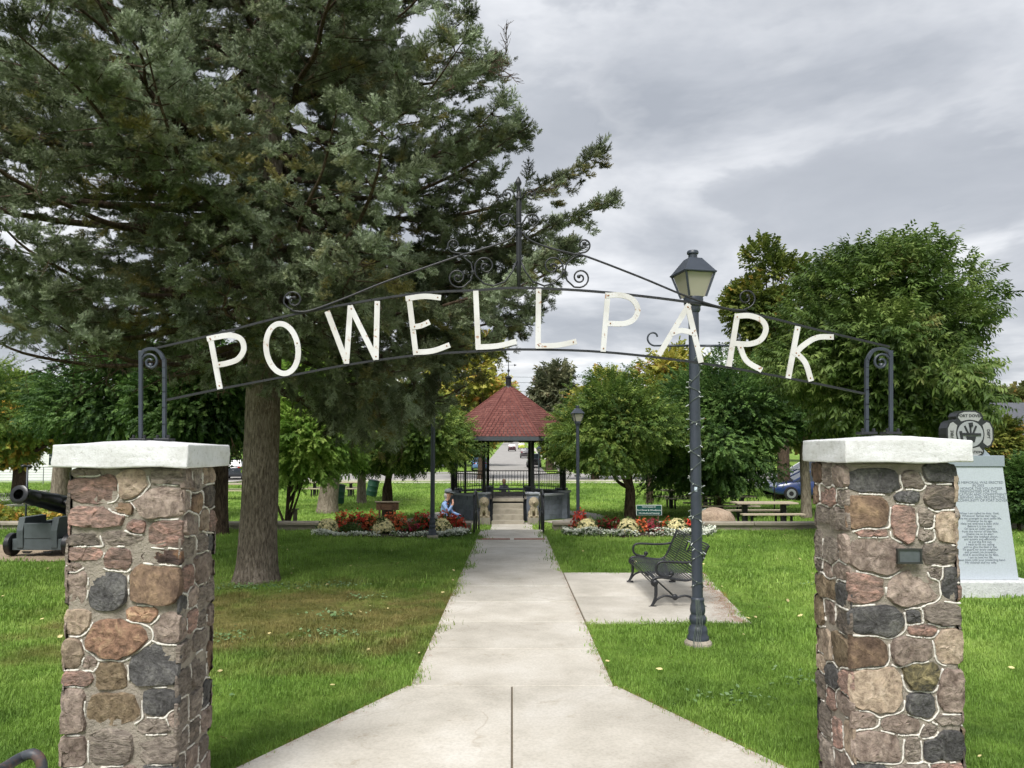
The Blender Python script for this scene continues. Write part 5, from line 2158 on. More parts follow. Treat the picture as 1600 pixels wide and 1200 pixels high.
# ================================================================== BENCH
def build_bench():
    z0 = zg(9.1) + .022
    ya, yb = 8.34, 9.92
    t = thing('park_bench', 'black metal slatted bench on the concrete pad facing the path', 'bench', (1.85, 9.13, z0))
    prof = [(1.60, .235), (1.565, .262), (1.568, .300), (1.60, .325), (1.66, .332), (1.75, .322), (1.86, .306), (1.95, .300), (2.01, .318), (2.05, .36), (2.085, .43),
            (2.12, .51), (2.155, .59), (2.185, .655), (2.205, .685)]
    s = smooth_line(prof, 8)
    # even spacing along the curve
    d = np.concatenate([[0], np.cumsum([np.linalg.norm(s[i + 1] - s[i]) for i in range(len(s) - 1)])])
    n = int(d[-1] / .0265)
    for k in range(n + 1):
        q = d[-1] * k / n
        x, h = (float(np.interp(q, d, [p[i] for p in s])) for i in (0, 1))
        q2 = min(d[-1], q + .004)
        q1 = max(0, q - .004)
        tg = np.array([float(np.interp(q2, d, [p[i] for p in s])) - float(np.interp(q1, d, [p[i] for p in s])) for i in (0, 1)])
        tg /= np.linalg.norm(tg)
        up = (-tg[1], 0, tg[0])
        b = MB()
        hole = .52 < h < .62 and x > 2.1
        segs = ((ya + .03, 9.05), (9.17, yb - .03)) if hole else ((ya + .03, yb - .03),)
        for p, r in segs:
            b.bar((x, p, z0 + h), (x, r, z0 + h), .0175, .006, up=up)
        b.build('slat', M_BLACK, t, bevel=.0015, seg=1)
    # cross straps under the slats and a frame round the square opening
    for y in (ya + .45, yb - .45):
        b = MB()
        b.tube([(p[0] + .006, y, z0 + p[1] - .006) for p in s], .005, 5)
        b.build('strap', M_BLACK, t)
    b = MB()
    q0, q1 = (2.125, .515), (2.168, .625)
    for y in (9.04, 9.18):
        b.bar((q0[0], y, z0 + q0[1]), (q1[0], y, z0 + q1[1]), .014, .01, up=(0, 1, 0))
    for q in (q0, q1):
        b.bar((q[0], 9.04, z0 + q[1]), (q[0], 9.18, z0 + q[1]), .014, .01)
    b.build('emblem_frame', M_BLACK, t)
    for y in (ya, yb):
        o = thing('x', '', '') if False else None
        X = lambda x, h: (x, y, z0 + h)
        b = MB()
        b.tube([X(*p) for p in s], [.016] * 4 * 8 + [.014] * (len(s) - 32), 7)
        # front leg with a splayed foot, rear leg, arched brace with a rosette
        b.tube([tuple(p) for p in smooth_line([X(1.60, .30), X(1.605, .20), X(1.60, .12), X(1.575, .05), X(1.55, .008)], 5)], [.020] * 10 + [.016] * 11, 7)
        b.tube([tuple(p) for p in smooth_line([X(2.02, .31), X(2.04, .20), X(2.06, .12), X(2.11, .05), X(2.14, .008)], 5)], [.018] * 21, 7)
        b.tube([tuple(p) for p in smooth_line([X(1.575, .04), X(1.62, .095), X(1.70, .13), X(1.775, .118), X(1.815, .095), X(1.86, .118), X(1.94, .13), X(2.04, .09), X(2.11, .03)], 5)], .013, 6)
        b.ball(X(1.815, .115), (.035, .018, .035), 10, 6)
        for fx in (1.565, 2.125):
            b.box((fx, y, z0 + .008), (.085, .035, .016))
        b.lathe([(.001, -.018), (.03, -.018), (.034, 0), (.03, .018), (.001, .018)], 12, (0, 0, 0))
        # turn the last lathe into the front roll boss
        m = 5 * 12
        for i in range(len(b.v) - m, len(b.v)):
            vx, vy, vz = b.v[i]
            b.v[i] = (1.598 + vx, y + vz, z0 + .275 + vy)
        b.build('end_frame', M_BLACK, t, smooth=True)
        b = MB()
        arm = [X(2.12, .515), X(2.02, .50), X(1.88, .498), X(1.74, .505), X(1.655, .50), X(1.615, .465), X(1.612, .41), X(1.64, .365), X(1.70, .345), X(1.76, .345), X(1.79, .37), X(1.77, .395)]
        b.tube([tuple(p) for p in smooth_line(arm, 6)], .0145, 7)
        b.ball(X(1.78, .375), (.030, .018, .026), 8, 6)
        b.build('armrest', M_BLACK, t, smooth=True)
    b = MB()
    b.tube([(1.815, ya, z0 + .115), (1.815, yb, z0 + .115)], .010, 6)
    b.build('stretcher', M_BLACK, t)


build_bench()


# ================================================================== MEMORIAL STONE
def build_memorial():
    Yf = 9.12
    th = .24
    g1 = mat('pale_granite', lin(176, 184, 192), .45, .10, 60, spec=.5, detail=8)
    g2 = mat('rough_granite', lin(196, 198, 198), .9, .2, 25, .7, 60)
    g3 = mat('cap_granite', lin(138, 148, 156), .5, .1, 60)
    dk = mat('black_granite', lin(34, 36, 40), .35, .2, 40, spec=.6)
    ink = mat('engraved_letters', lin(112, 120, 130), .8, .1, 40)
    c = at(1512, 905, Yf)
    x = c.x
    z0, z1, z2 = at(1512, 906, Yf).z, at(1512, 729, Yf).z, at(1512, 712, Yf).z
    hb, ht = (at(1592, 905, Yf).x - x), (at(1567, 729, Yf).x - x)
    t = thing('memorial_stone', 'pale grey engraved memorial with a firefighter emblem on top', 'monument', (x, Yf + th / 2, zg(9.2)))
    b = MB()
    b.box((x, Yf + th / 2, (zg(9.2) - .05 + z0) / 2), ((hb + .13) * 2, th + .28, z0 - zg(9.2) + .05))
    b.build('plinth', g2, t, bevel=.015)
    b = MB()
    b.extr([(x - hb, Yf, z0), (x + hb, Yf, z0), (x + ht, Yf, z1), (x - ht, Yf, z1)], (0, th, 0))
    b.build('tablet', g1, t, bevel=.006)
    b = MB()
    b.box((x, Yf + th / 2, (z1 + z2) / 2 + .001), (ht * 2 + .03, th + .03, z2 - z1))
    b.build('cap_stone', g3, t, bevel=.005)
    # lettering
    o = WL[t.name]
    L1 = ['THIS MEMORIAL WAS ERECTED', 'IN 2003', 'TO HONOR THE VOLUNTEER', 'FIREFIGHTERS FOR THE', 'DEDICATION AND COMMITMENT', 'FOR SERVING AND PROTECTING', 'THE COMMUNITY OF PORT DOVER']
    L2 = ['When I am called to duty, God,', 'Whenever flames may rage,', 'Give me strength to save some life,', 'Whatever be its age.', 'Help me embrace a little child', 'Before it is too late', 'Or save an older person',
          'from the horror of that fate.', 'Enable me to be alert', 'and hear the weakest shout,', 'and quickly and efficiently', 'to put the fire out.', 'I want to fill my calling', 'and to give the best in me',
          'To guard my every neighbor', 'and protect his property.', 'And if, according to my fate,', 'I am to lose my life,', 'Please bless with your protecting hand', 'My children and my wife.']
    xt = at(1531, 760, Yf).x
    for body, y0, y1, sz in ((L1, 754, 782, .044), (L2, 802, 879, .038)):
        za, zb = at(1531, y0, Yf).z, at(1531, y1, Yf).z
        for i, s in enumerate(body):
            z = za + (zb - za) * i / (len(body) - 1)
            q = text('engraved_line', s, sz, ink, t, (xt - .02 - o.x, Yf - .0015 - o.y, z - o.z), (math.pi / 2, 0, 0), .001, bold=.0, space=1.0)
            wmax = .47 if body is L1 else .50
            wd = q.dimensions.x if q.dimensions.x > 0 else 1
            wd = max(v.co.x for v in q.data.vertices) - min(v.co.x for v in q.data.vertices)
            lim = .47 * 1.5
            if wd > lim:
                q.scale = (lim / wd, 1, 1)
    # emblem: broad cross with curved arms
    e = at(1519, 678, Yf - .02)
    R = at(1555, 678, Yf).x - e.x

    def cross(k, yf, thick, m, nm, parent):
        pts = []
        for i in range(4):
            a = i * math.pi / 2
            for da, r in ((-.72, .82), (-.66, .93), (-.50, 1.0), (-.25, 1.005), (0, .985), (.25, 1.005), (.50, 1.0), (.66, .93), (.72, .82)):
                pts.append((e.x + R * k * r * math.cos(a + da), yf, e.z + R * k * r * math.sin(a + da)))
        b = MB()
        b.extr(pts, (0, thick, 0))
        return b.build(nm, m, parent)
    em = cross(1.0, Yf + .02, .17, dk, 'emblem', t)
    em['label'] = 'black and silver firefighter cross'
    b = MB()
    b.extr([(e.x - R * .75, Yf + .035, z2), (e.x + R * .85, Yf + .035, z2), (e.x + R * .45, Yf + .035, z2 + R * .42), (e.x - R * .45, Yf + .035, z2 + R * .42)], (0, .14, 0))
    b.build('emblem_foot', g3, t)
    for i in range(4):
        a = i * math.pi / 2
        pts = []
        for da, r in ((-.60, .64), (-.62, .86), (-.50, .93), (-.25, .945), (0, .925), (.25, .945), (.50, .93), (.62, .86), (.60, .64), (.30, .60), (0, .60), (-.30, .60)):
            pts.append((e.x + R * r * math.cos(a + da), Yf + .018, e.z + R * r * math.sin(a + da)))
        b = MB()
        b.extr(pts, (0, .01, 0))
        b.build('arm_panel', mat('silver_granite', lin(150, 152, 152), .5, .1, 40), em)
    disc = MB()
    disc.extr([(e.x + R * .54 * math.cos(2 * math.pi * k / 28), Yf + .014, e.z + R * .54 * math.sin(2 * math.pi * k / 28)) for k in range(28)], (0, .012, 0))
    disc.build('centre_disc', mat('disc_granite', lin(146, 150, 152), .5, .1, 40), em)
    b = MB()
    f = lambda u, v: (e.x + R * u, Yf + .008, e.z + R * v)
    b.bar(f(-.40, .0), f(.42, -.02), .012, .05 * R * 2, up=(0, 0, 1))
    b.extr([f(-.20, -.10), f(.22, -.10), f(.16, -.34), f(-.10, -.34)], (0, .008, 0))
    b.bar(f(-.42, .12), f(-.36, -.26), .010, .03)
    for u in (-.16, .0, .16):
        b.bar(f(u * .5, -.02), f(u * 1.5, .34), .010, .018)
    b.bar(f(-.06, .38), f(.10, .40), .010, .05)
    b.build('tools_relief', dk, em)
    for body, u, v, rz, sz in (('PORT DOVER', 0, .755, 0, .050), ('FIRE', -.755, 0, math.pi / 2, .050), ('DEPT', .755, 0, -math.pi / 2, .050), ('ASSOCIATION', 0, -.755, 0, .042)):
        q = text('emblem_text', body, sz, dk, em, (e.x + R * u - o.x, Yf + .0155 - o.y, e.z + R * v - o.z), (math.pi / 2, 0, 0), .001, bold=.001)
        if rz:
            q.rotation_euler = Euler((math.pi / 2, -rz if False else 0, 0))
            q.data.transform(Matrix.Rotation(rz, 4, 'Z'))


build_memorial()


# ================================================================== CANNON
def build_cannon():
    m_c = mat('carriage_paint', lin(74, 82, 84), .6, .2, 8, .1, 30)
    m_b = mat('gun_black', lin(20, 21, 24), .32, .2, 10, spec=.6)
    x0, zb = -8.08, zg(13.2) + .02
    t = thing('cannon', 'old black cannon on a grey truck carriage by the gravel walk', 'cannon', (x0, 13.3, zb))
    # barrel along an axis
    mu, br = Vector((-8.14, 12.25, zb + 1.08)), Vector((-8.04, 13.95, zb + .70))
    ax = (br - mu).normalized()
    Ln = (br - mu).length
    prof = [(.085, .16), (.085, 0), (.125, 0), (.155, .012), (.158, .05), (.135, .075), (.122, .12), (.128, .34), (.136, .36), (.136, .40), (.132, .42), (.150, .85), (.158, .87), (.158, .92), (.155, .94),
            (.178, 1.52), (.188, 1.54), (.188, 1.60), (.17, 1.63), (.10, 1.67), (.05, 1.69), (.045, 1.73), (.068, 1.76), (.075, 1.80), (.05, 1.85), (.0, 1.86)]
    s = ax.cross(Vector((0, 0, 1))).normalized()
    u = s.cross(ax)
    b = MB()
    n = 24
    vs, fs = [], []
    for r, l in prof:
        for k in range(n):
            a = 2 * math.pi * k / n
            vs.append(mu + ax * l + (s * math.cos(a) + u * math.sin(a)) * r)
    for i in range(len(prof) - 1):
        for k in range(n):
            a, c = i * n + k, i * n + (k + 1) % n
            fs.append((a, c, c + n, a + n))
    fs.append(tuple(range(n)))
    b.add(vs, fs)
    b.build('barrel', m_b, t, auto=35)
    b = MB()
    p = mu + ax * .98
    b.tube([p - s * .36, p + s * .36], .055, 12)
    b.build('trunnion', m_b, t, auto=35)
    # stepped side cheeks
    for sx in (-1, 1):
        b = MB()
        pr = [(12.68, .14), (12.66, .44), (12.72, .66), (13.30, .66), (13.30, .54), (13.62, .54), (13.62, .42), (13.92, .42), (13.92, .30), (14.2, .30), (14.2, .14)]
        b.extr([(x0 + sx * .235, y, zb + z) for y, z in pr], (sx * .11, 0, 0))
        b.build('cheek', m_c, t, bevel=.01)
        for y in (12.8, 14.0):
            b = MB()
            r = .195
            xw = x0 + sx * .44
            b.lathe([(.02, 0), (r * .93, 0), (r, .012), (r, .088), (r * .93, .10), (.02, .10)], 22)
            b.v = [(xw + sx * vz, y + vx, zb + r + vy) for vx, vy, vz in b.v]
            w_ = b.build('wheel', m_b, t, auto=40)
            b = MB()
            b.lathe([(.02, .085), (.062, .085), (.062, .15), (.05, .16), (.01, .16)], 12)
            b.v = [(xw + sx * vz, y + vx, zb + r + vy) for vx, vy, vz in b.v]
            b.build('hub', m_c, w_, auto=40)
    for y in (12.78, 14.0):
        b = MB()
        b.box((x0, y, zb + .20), (.86, .17, .19))
        b.build('axle_beam', m_c, t, bevel=.008)
        for sx in (-.18, .18):
            b = MB()
            b.extr([(x0 + sx - .08, y - .095, zb + .085), (x0 + sx + .08, y - .095, zb + .085), (x0 + sx + .05, y - .095, zb + .055), (x0 + sx - .05, y - .095, zb + .055)], (0, .05, 0))
            b.build('strap_iron', m_b, t)
    b = MB()
    b.box((x0, 12.73, zb + .43), (.47, .09, .26))
    b.build('transom', m_c, t, bevel=.008)
    b = MB()
    b.extr([(x0 - .14, 13.5, zb + .40), (x0 + .14, 13.5, zb + .40), (x0 + .12, 13.5, zb + .58), (x0 - .12, 13.5, zb + .58)], (0, .4, .0))
    b.build('quoin', m_c, t, bevel=.006)
    b = MB()
    b.box((x0, 13.45, zb + .34), (.47, 1.3, .07))
    b.build('bed', m_c, t)


build_cannon()


def build_spot_post():
    Y = 17.0
    x = gx(42, Y)
    t = thing('garden_light_post', 'thin grey light post with a small twin head behind the cannon', 'light', (x, Y, zg(Y)))
    zt = at(42, 727, Y).z
    b = MB()
    b.tube([(x, Y, zg(Y) - .05), (x, Y, zt)], .022, 8)
    b.lathe([(.06, 0), (.06, .04), (.03, .06)], 10, (x, Y, zg(Y)))
    b.build('post', M_LAMP, t, smooth=True)
    for s in (-1, 1):
        b = MB()
        b.tube([(x, Y, zt - .03), (x + s * .05, Y - .03, zt - .01), (x + s * .10, Y - .06, zt - .04)], [.02, .03, .05], 8)
        b.build('lamp_head', M_BLACK, t, smooth=True)
    # low hedge strip along the walk behind it
    t2 = thing('low_hedge', 'low clipped hedge with yellowing tips behind the cannon', 'hedge', (-13.0, 20.5, zg(20.5)))
    n = 900
    P = np.stack([rng.uniform(-17, -11.2, n), rng.normal(20.6, .22, n), zg(20.5) + .1 + .5 * rng.random(n)], 1)
    D = rng.normal(size=(n, 3)) + np.array([0, 0, .4])
    scatter('foliage', P, dir_rot(D, rng.normal(0, .5, n)), rng.uniform(.5, .9, n), S_YEL, t2)


build_spot_post()


def build_rack():
    """bent pipe rail in the lower left corner"""
    t = thing('pipe_rail', 'worn dark bent pipe rail beside the left pillar', 'railing', (-2.1, 2.95, 0))
    Y = 2.95
    p = [at(-60, 1232, Y - .3), at(0, 1203, Y - .12), at(30, 1185, Y), at(50, 1178, Y), at(62, 1186, Y), at(66, 1204, Y), at(67, 1240, Y)]
    p.append(Vector((p[-1].x, Y, -.05)))
    p.insert(0, Vector((p[0].x - .3, p[0].y - .5, p[0].z - .10)))
    p.insert(0, Vector((p[0].x - .03, p[0].y - .05, -.05)))
    b = MB()
    b.tube([tuple(q) for q in smooth_line([tuple(q) for q in p], 7)], .020, 12)
    b.build('bent_pipe', mat('worn_pipe', lin(62, 66, 72), .5, .3, 14, col2=lin(110, 84, 72)), t, smooth=True)


build_rack()


# ================================================================== GAZEBO
def build_gazebo():
    cx, cy = at(794.5, 760, GZ_Y).x, GZ_Y
    zb = zg(25) - .03
    s = 1.60
    Rc = s / 2 / math.sin(math.pi / 8)
    ap = s / 2 / math.tan(math.pi / 8)
    zd = 0.0
    m_blk = mat('painted_block', lin(128, 135, 147), .85, .2, 6, .6, 40, rand=.14)
    m_cap = mat('ledge_grey', lin(164, 169, 176), .85, .15, 8)
    m_deck = mat('weathered_deck', lin(124, 118, 110), .9, .2, 6)
    m_step = mat('step_concrete', lin(156, 149, 134), .9, .25, 5, .3, 40)
    m_post = mat('post_black', lin(24, 25, 29), .45, .2, 10)
    t = thing('gazebo', 'octagonal bandstand with a red shingled roof at the end of the path', 'gazebo', (cx, cy, zb))
    V = [(cx + Rc * math.cos(math.pi / 8 + k * math.pi / 4), cy + Rc * math.sin(math.pi / 8 + k * math.pi / 4)) for k in range(8)]
    # base core
    b = MB()
    b.prism([(cx + (x - cx) * .93, cy + (y - cy) * .93) for x, y in V], zb, zd - .05)
    b.build('base_core', mat('block_joint', lin(58, 62, 68), .9, .2, 8), t)
    bm_ = MB()
    bm_.box((0, 0, 0), (1, .10, .158))
    bme = bm_.mesh('block', m_blk)
    front = 5                       # side facing the camera
    for k in range(8):
        a, c = Vector(V[k]), Vector(V[(k + 1) % 8])
        ang = math.atan2(c.y - a.y, c.x - a.x)
        nrm = Vector((math.sin(ang), -math.cos(ang)))
        ln = (c - a).length
        if (a.y + c.y) / 2 < cy + .5 and abs((a.y + c.y) / 2 - (cy - ap)) > .05 or k in (0, 7, 3, 4):
            for r in range(5):
                n = 4
                off = (.5 if r % 2 else 0) / n
                edges = [0] + [q / n + off for q in range(n + 1) if 0 < q / n + off < 1] + [1]
                edges = sorted(set(edges))
                for i in range(len(edges) - 1):
                    u0, u1 = edges[i], edges[i + 1]
                    m = a + (c - a) * ((u0 + u1) / 2)
                    o = share('block', bme, t, (m.x - cx - nrm.x * .03 + R_.uniform(-.004, .004), m.y - cy - nrm.y * .03, zb + .04 + .082 + .164 * r - zb), (0, 0, ang), ((u1 - u0) * ln - .01, 1, 1))
        if not (k == 5):
            mid = (a + c) / 2
            b = MB()
            b.box((mid.x, mid.y, zd + .085), (ln - .1, .22, .07), ang)
            b.build('ledge', m_cap, t, bevel=.01)
    for k in range(8):
        b = MB()
        x, y = V[k]
        b.box((x, y, (zb + zd + .13) / 2), (.30, .30, zd + .13 - zb), math.atan2(y - cy, x - cx))
        b.build('pier', m_blk, t, bevel=.008)
        b = MB()
        b.box((x, y, zd + .165), (.37, .37, .07), math.atan2(y - cy, x - cx))
        b.build('pier_cap', m_cap, t, bevel=.012)
        b = MB()
        b.box((x, y, (zd + .20 + 2.0) / 2), (.095, .095, 2.0 - zd - .20), math.atan2(y - cy, x - cx))
        b.build('post', m_post, t, bevel=.004)
    # deck boards
    n = 26
    for i in range(n):
        x0 = cx - ap * .97 + 2 * ap * .97 * i / n
        x1 = x0 + 2 * ap * .97 / n - .006
        xm = (x0 + x1) / 2 - cx
        hl = ap * .98 if abs(xm) < s / 2 else ap * .98 - (abs(xm) - s / 2)
        b = MB()
        b.box(((x0 + x1) / 2, cy, zd - .02), (x1 - x0, hl * 2, .03))
        b.build('deck_board', m_deck, t)
    # railings
    bal = MB()
    bal.box((0, 0, 0), (.016, .016, .56))
    balm = bal.mesh('baluster', m_post)
    for k in range(8):
        if k == 5:
            continue
        a, c = Vector(V[k]), Vector(V[(k + 1) % 8])
        d = (c - a).normalized()
        for z, h in ((.78, .035), (.23, .025)):
            b = MB()
            b.bar((*(a + d * .05), zd + z), (*(c - d * .05), zd + z), .035, h)
            b.build('rail', m_post, t)
        nb = 13
        for i in range(nb):
            p = a + (c - a) * ((i + 1) / (nb + 1))
            share('baluster', balm, t, (p.x - cx, p.y - cy, zd + .50 - zb))
    # steps with side rails
    fy = cy - ap
    for i in range(5):
        z1 = zd - .155 * (i + .0) - .004
        if i == 0:
            continue
        b = MB()
        y1 = fy - .285 * (i - 1) + .05
        y0 = fy - .285 * i
        b.box((cx, (y0 + y1) / 2, (zb - .02 + z1) / 2), (.98 + .05 * (i == 4), y1 - y0, z1 - zb + .02))
        b.build('step', m_step, t, bevel=.012)
    b = MB()
    b.box((cx, fy + .02, zd - .055), (1.02, .2, .10))
    b.build('threshold', m_step, t, bevel=.012)
    for sx in (-.50, .50):
        b = MB()
        y0, y1 = fy - .08, fy - 1.10
        z0_, z1_ = zd + .75, zd + .20
        b.tube([(cx + sx, fy + .02, zd), (cx + sx, fy + .02, z0_), (cx + sx, y1, z1_), (cx + sx, y1 - .1, z1_ - .03)], .014, 6)
        b.tube([(cx + sx, y1 + .02, z1_ + .01), (cx + sx, y1 + .02, zb)], .014, 6)
        for q in range(1, 6):
            yy = fy + (y1 - fy) * q / 6
            zz = z0_ + (z1_ - z0_) * q / 6
            b.tube([(cx + sx, yy, zz), (cx + sx, yy, zz - .5)], .008, 5)
        b.build('step_rail', m_post, t)
    # eaves and roof
    Re, ze, Rt, zt = 2.62, 2.02, .16, 3.80
    E = lambda r, k, z: (cx + r * math.cos(math.pi / 8 + k * math.pi / 4), cy + r * math.sin(math.pi / 8 + k * math.pi / 4), z)
    b = MB()
    b.prism([E(Re - .06, k, 0)[:2] for k in range(8)], ze - .06, ze - .03)
    b.build('soffit', mat('soffit_grey', lin(70, 74, 80), .8, .1, 6), t)
    m_fas = mat('fascia_grey', lin(70, 75, 80), .6, .15, 8)
    for k in range(8):
        b = MB()
        b.bar(E(Re - .03, k, ze - .06), E(Re - .03, k + 1, ze - .06), .05, .14)
        b.build('fascia', m_fas, t)
        b = MB()
        b.bar(E(Rc, k, 1.94), E(Rc, k + 1, 1.94), .09, .12)
        b.build('beam', m_post, t)
    m_sh = mat('red_shingle', lin(104, 62, 56), .9, .28, 5, .5, 60, col2=lin(86, 44, 40))
    m_sh2 = mat('red_shingle_worn', lin(114, 71, 64), .9, .25, 7, .5, 60, col2=lin(94, 52, 46))
    nco = 23
    for k in range(8):
        root = None
        b = MB()
        for r in range(nco):
            f0, f1 = r / nco, (r + 1.12) / nco
            r0, z0_ = Re + (Rt - Re) * f0, ze + (zt - ze) * f0
            r1, z1_ = Re + (Rt - Re) * min(1, f1), ze + (zt - ze) * min(1, f1)
            # tabs of each course
            p0, p1 = Vector(E(r0, k, z0_ + .020)), Vector(E(r0, k + 1, z0_ + .020))
            q0, q1 = Vector(E(r1, k, z1_ + .006)), Vector(E(r1, k + 1, z1_ + .006))
            nt_ = max(2, int((p1 - p0).length / .13))
            for i in range(nt_):
                u0, u1 = i / nt_, (i + 1) / nt_ - .012
                lift = Vector((0, 0, R_.uniform(0, .006)))
                b.cm = 1 if R_.random() < .3 else 0
                A, B = p0 + (p1 - p0) * u0 + lift, p0 + (p1 - p0) * u1 + lift
                Cc, Dd = q0 + (q1 - q0) * u1, q0 + (q1 - q0) * u0
                dn = Vector((0, 0, -.018))
                b.add([A, B, Cc, Dd, A + dn, B + dn], [(0, 1, 2, 3), (4, 5, 1, 0)])
        o = b.build('shingled_facet', [m_sh, m_sh2], t)
        b = MB()
        b.tube([E(Re + .01, k, ze + .02), E(Rt, k, zt + .02)], .028, 5)
        b.build('hip_ridge', m_sh, t)
        b = MB()
        b.add([E(Re - .02, k, ze - .03), E(Re - .02, k + 1, ze - .03), E(Rt, k + 1, zt - .03), E(Rt, k, zt - .03)], [(0, 1, 2, 3)])
        b.build('roof_deck', m_fas, t)
    b = MB()
    b.lathe([(.17, 3.78), (.15, 3.84), (.10, 3.88), (.10, 4.12), (.125, 4.14), (.125, 4.18), (.03, 4.24)], 12, (cx, cy, 0))
    b.build('cupola', m_post, t, auto=35)
    b = MB()
    b.tube([(cx, cy, 4.2), (cx, cy, 4.95)], [.018, .008], 6)
    b.ball((cx, cy, 4.42), .05)
    b.bar((cx - .2, cy, 4.62), (cx + .2, cy, 4.62), .012, .012)
    b.extr([(cx + .2, cy, 4.58), (cx + .3, cy, 4.62), (cx + .2, cy, 4.66)], (0, .01, 0))
    b.build('weather_vane', m_post, t)
    return cx, cy, fy, zb


GX, GY, GFY, GZB = build_gazebo()


# ---- voxel-joined figures
def remeshed(name, mb, m, parent, vox, smooth_it=4):
    """join overlapping shapes into one continuous skin"""
    o = WL[parent.name]
    mb.v = [(x - o.x, y - o.y, z - o.z) for x, y, z in mb.v]
    me = bpy.data.meshes.new(name)
    me.from_pydata(mb.v, [], mb.f)
    tmp = bpy.data.objects.new(name, me)
    COL.objects.link(tmp)
    r = tmp.modifiers.new('r', 'REMESH')
    r.mode = 'VOXEL'
    r.voxel_size = vox
    sm = tmp.modifiers.new('s', 'SMOOTH')
    sm.iterations = smooth_it
    sm.factor = .5
    dg = bpy.context.evaluated_depsgraph_get()
    ev = tmp.evaluated_get(dg)
    nm = bpy.data.meshes.new_from_object(ev)
    bpy.data.objects.remove(tmp)
    nm.materials.clear()
    for q in (m if isinstance(m, (list, tuple)) else [m]):
        nm.materials.append(q)
    ob = put(name, nm, parent, smooth=True)
    return ob


def build_lion(px, label):
    Y = 23.55
    x = gx(px, Y)
    z = zg(Y)
    m = mat('cast_stone', lin(156, 145, 122), .9, .3, 9, .5, 40)
    t = thing('lion_statue', label, 'statue', (x, Y, z), group='pair of stone lions')
    b = MB()
    b.box((x, Y, z + .10), (.40, .46, .24))
    b.build('plinth', mat('plinth_stone', lin(140, 134, 122), .9, .25, 6, .5, 40), t, bevel=.012)
    z += .215
    b = MB()
    b.box((x, Y, z + .02), (.34, .42, .04))
    b.ball((x, Y + .08, z + .16), (.15, .16, .15))
    b.ball((x, Y - .02, z + .27), (.125, .12, .18))
    for s in (-1, 1):
        b.ball((x + s * .12, Y + .06, z + .11), (.07, .15, .10))
        b.tube([(x + s * .075, Y - .10, z + .30), (x + s * .08, Y - .14, z + .15), (x + s * .08, Y - .15, z + .04)], [.055, .042, .045], 10)
        b.ball((x + s * .08, Y - .18, z + .055), (.05, .065, .035))
        b.ball((x + s * .145, Y - .10, z + .05), (.045, .07, .035))
        b.ball((x + s * .085, Y - .06, z + .585), (.032, .02, .032))
        b.ball((x + s * .045, Y - .205, z + .475), (.022, .02, .016))
    for k in range(14):
        a = 2 * math.pi * k / 14
        b.ball((x + .115 * math.cos(a), Y - .05, z + .475 + .125 * math.sin(a)), (.052, .07, .052), 8, 6)
    b.ball((x, Y - .07, z + .475), (.125, .13, .14))
    b.ball((x, Y - .175, z + .445), (.062, .06, .052))
    b.ball((x, Y - .215, z + .462), (.026, .025, .02))
    b.ball((x, Y - .15, z + .395), (.05, .05, .03))
    b.ball((x, Y - .09, z + .36), (.10, .08, .10))
    b.tube([(x, Y - .13, z + .33), (x, Y - .15, z + .2)], [.05, .02], 8)
    remeshed('body', b, m, t, .010, 1)
    dk = mat('face_shade_stone', lin(92, 80, 62), .9, .2, 9)  # shading of eyes, nose and mouth put into a darker stone colour
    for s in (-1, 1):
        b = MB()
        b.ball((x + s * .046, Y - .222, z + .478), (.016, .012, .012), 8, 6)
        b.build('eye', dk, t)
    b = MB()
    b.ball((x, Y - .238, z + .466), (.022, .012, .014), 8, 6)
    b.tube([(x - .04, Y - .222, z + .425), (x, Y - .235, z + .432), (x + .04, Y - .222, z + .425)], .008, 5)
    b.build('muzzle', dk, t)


build_lion(756.5, 'stone lion sitting left of the gazebo steps')
build_lion(834, 'stone lion sitting right of the gazebo steps')


def handrail(px, label, n):
    x = gx(px, 16.4)
    t = thing('handrail', label, 'railing', (x, 16.4, zg(16.4)))
    b = MB()
    z = zg(16.4)
    p = [(x, 16.35, z + .86), (x, 16.6, z + .90), (x, 17.35, z + .90), (x, 18.75, z + .42), (x, 19.0, z + .42)]
    b.tube([tuple(q) for q in smooth_line(p, 4)], .024, 8)
    b.build('top_rail', M_BLACK, t, smooth=True)
    b = MB()
    b.tube([(x, 16.4, z + .45), (x, 17.35, z + .45), (x, 18.75, z - .02)], .014, 6)
    b.build('mid_rail', M_BLACK, t)
    for y in (16.4, 17.35, 18.75):
        b = MB()
        zt = z + .88 if y < 18 else z + .42
        b.tube([(x, y, max(-.75, zg(y)) - .03), (x, y, zt)], .022, 8)
        b.build('post', M_BLACK, t, smooth=True)


handrail(741, 'black handrail at the left of the steps below the lawn', 3)
handrail(849, 'black handrail at the right of the steps below the lawn', 3)


# ================================================================== FLOWER BEDS
def flower_mats():
    for nm, c, c2 in (('yellow', lin(244, 234, 180), lin(228, 212, 134)), ('crimson', lin(160, 34, 62), lin(112, 18, 40)), ('red', lin(206, 78, 56), lin(168, 50, 42)),
                      ('orange', lin(222, 128, 78), lin(196, 86, 54)), ('darkred', lin(128, 30, 32), lin(86, 20, 22)), ('white', lin(238, 240, 228), lin(206, 214, 190))):
        mat('petal_' + nm, c, .7, .2, 6, col2=c2, rand=.2)


flower_mats()
LM_PLANT = leaf_mat('bedding_leaves', lin(44, 64, 34), lin(70, 96, 46), lin(104, 128, 66), nscale=4)


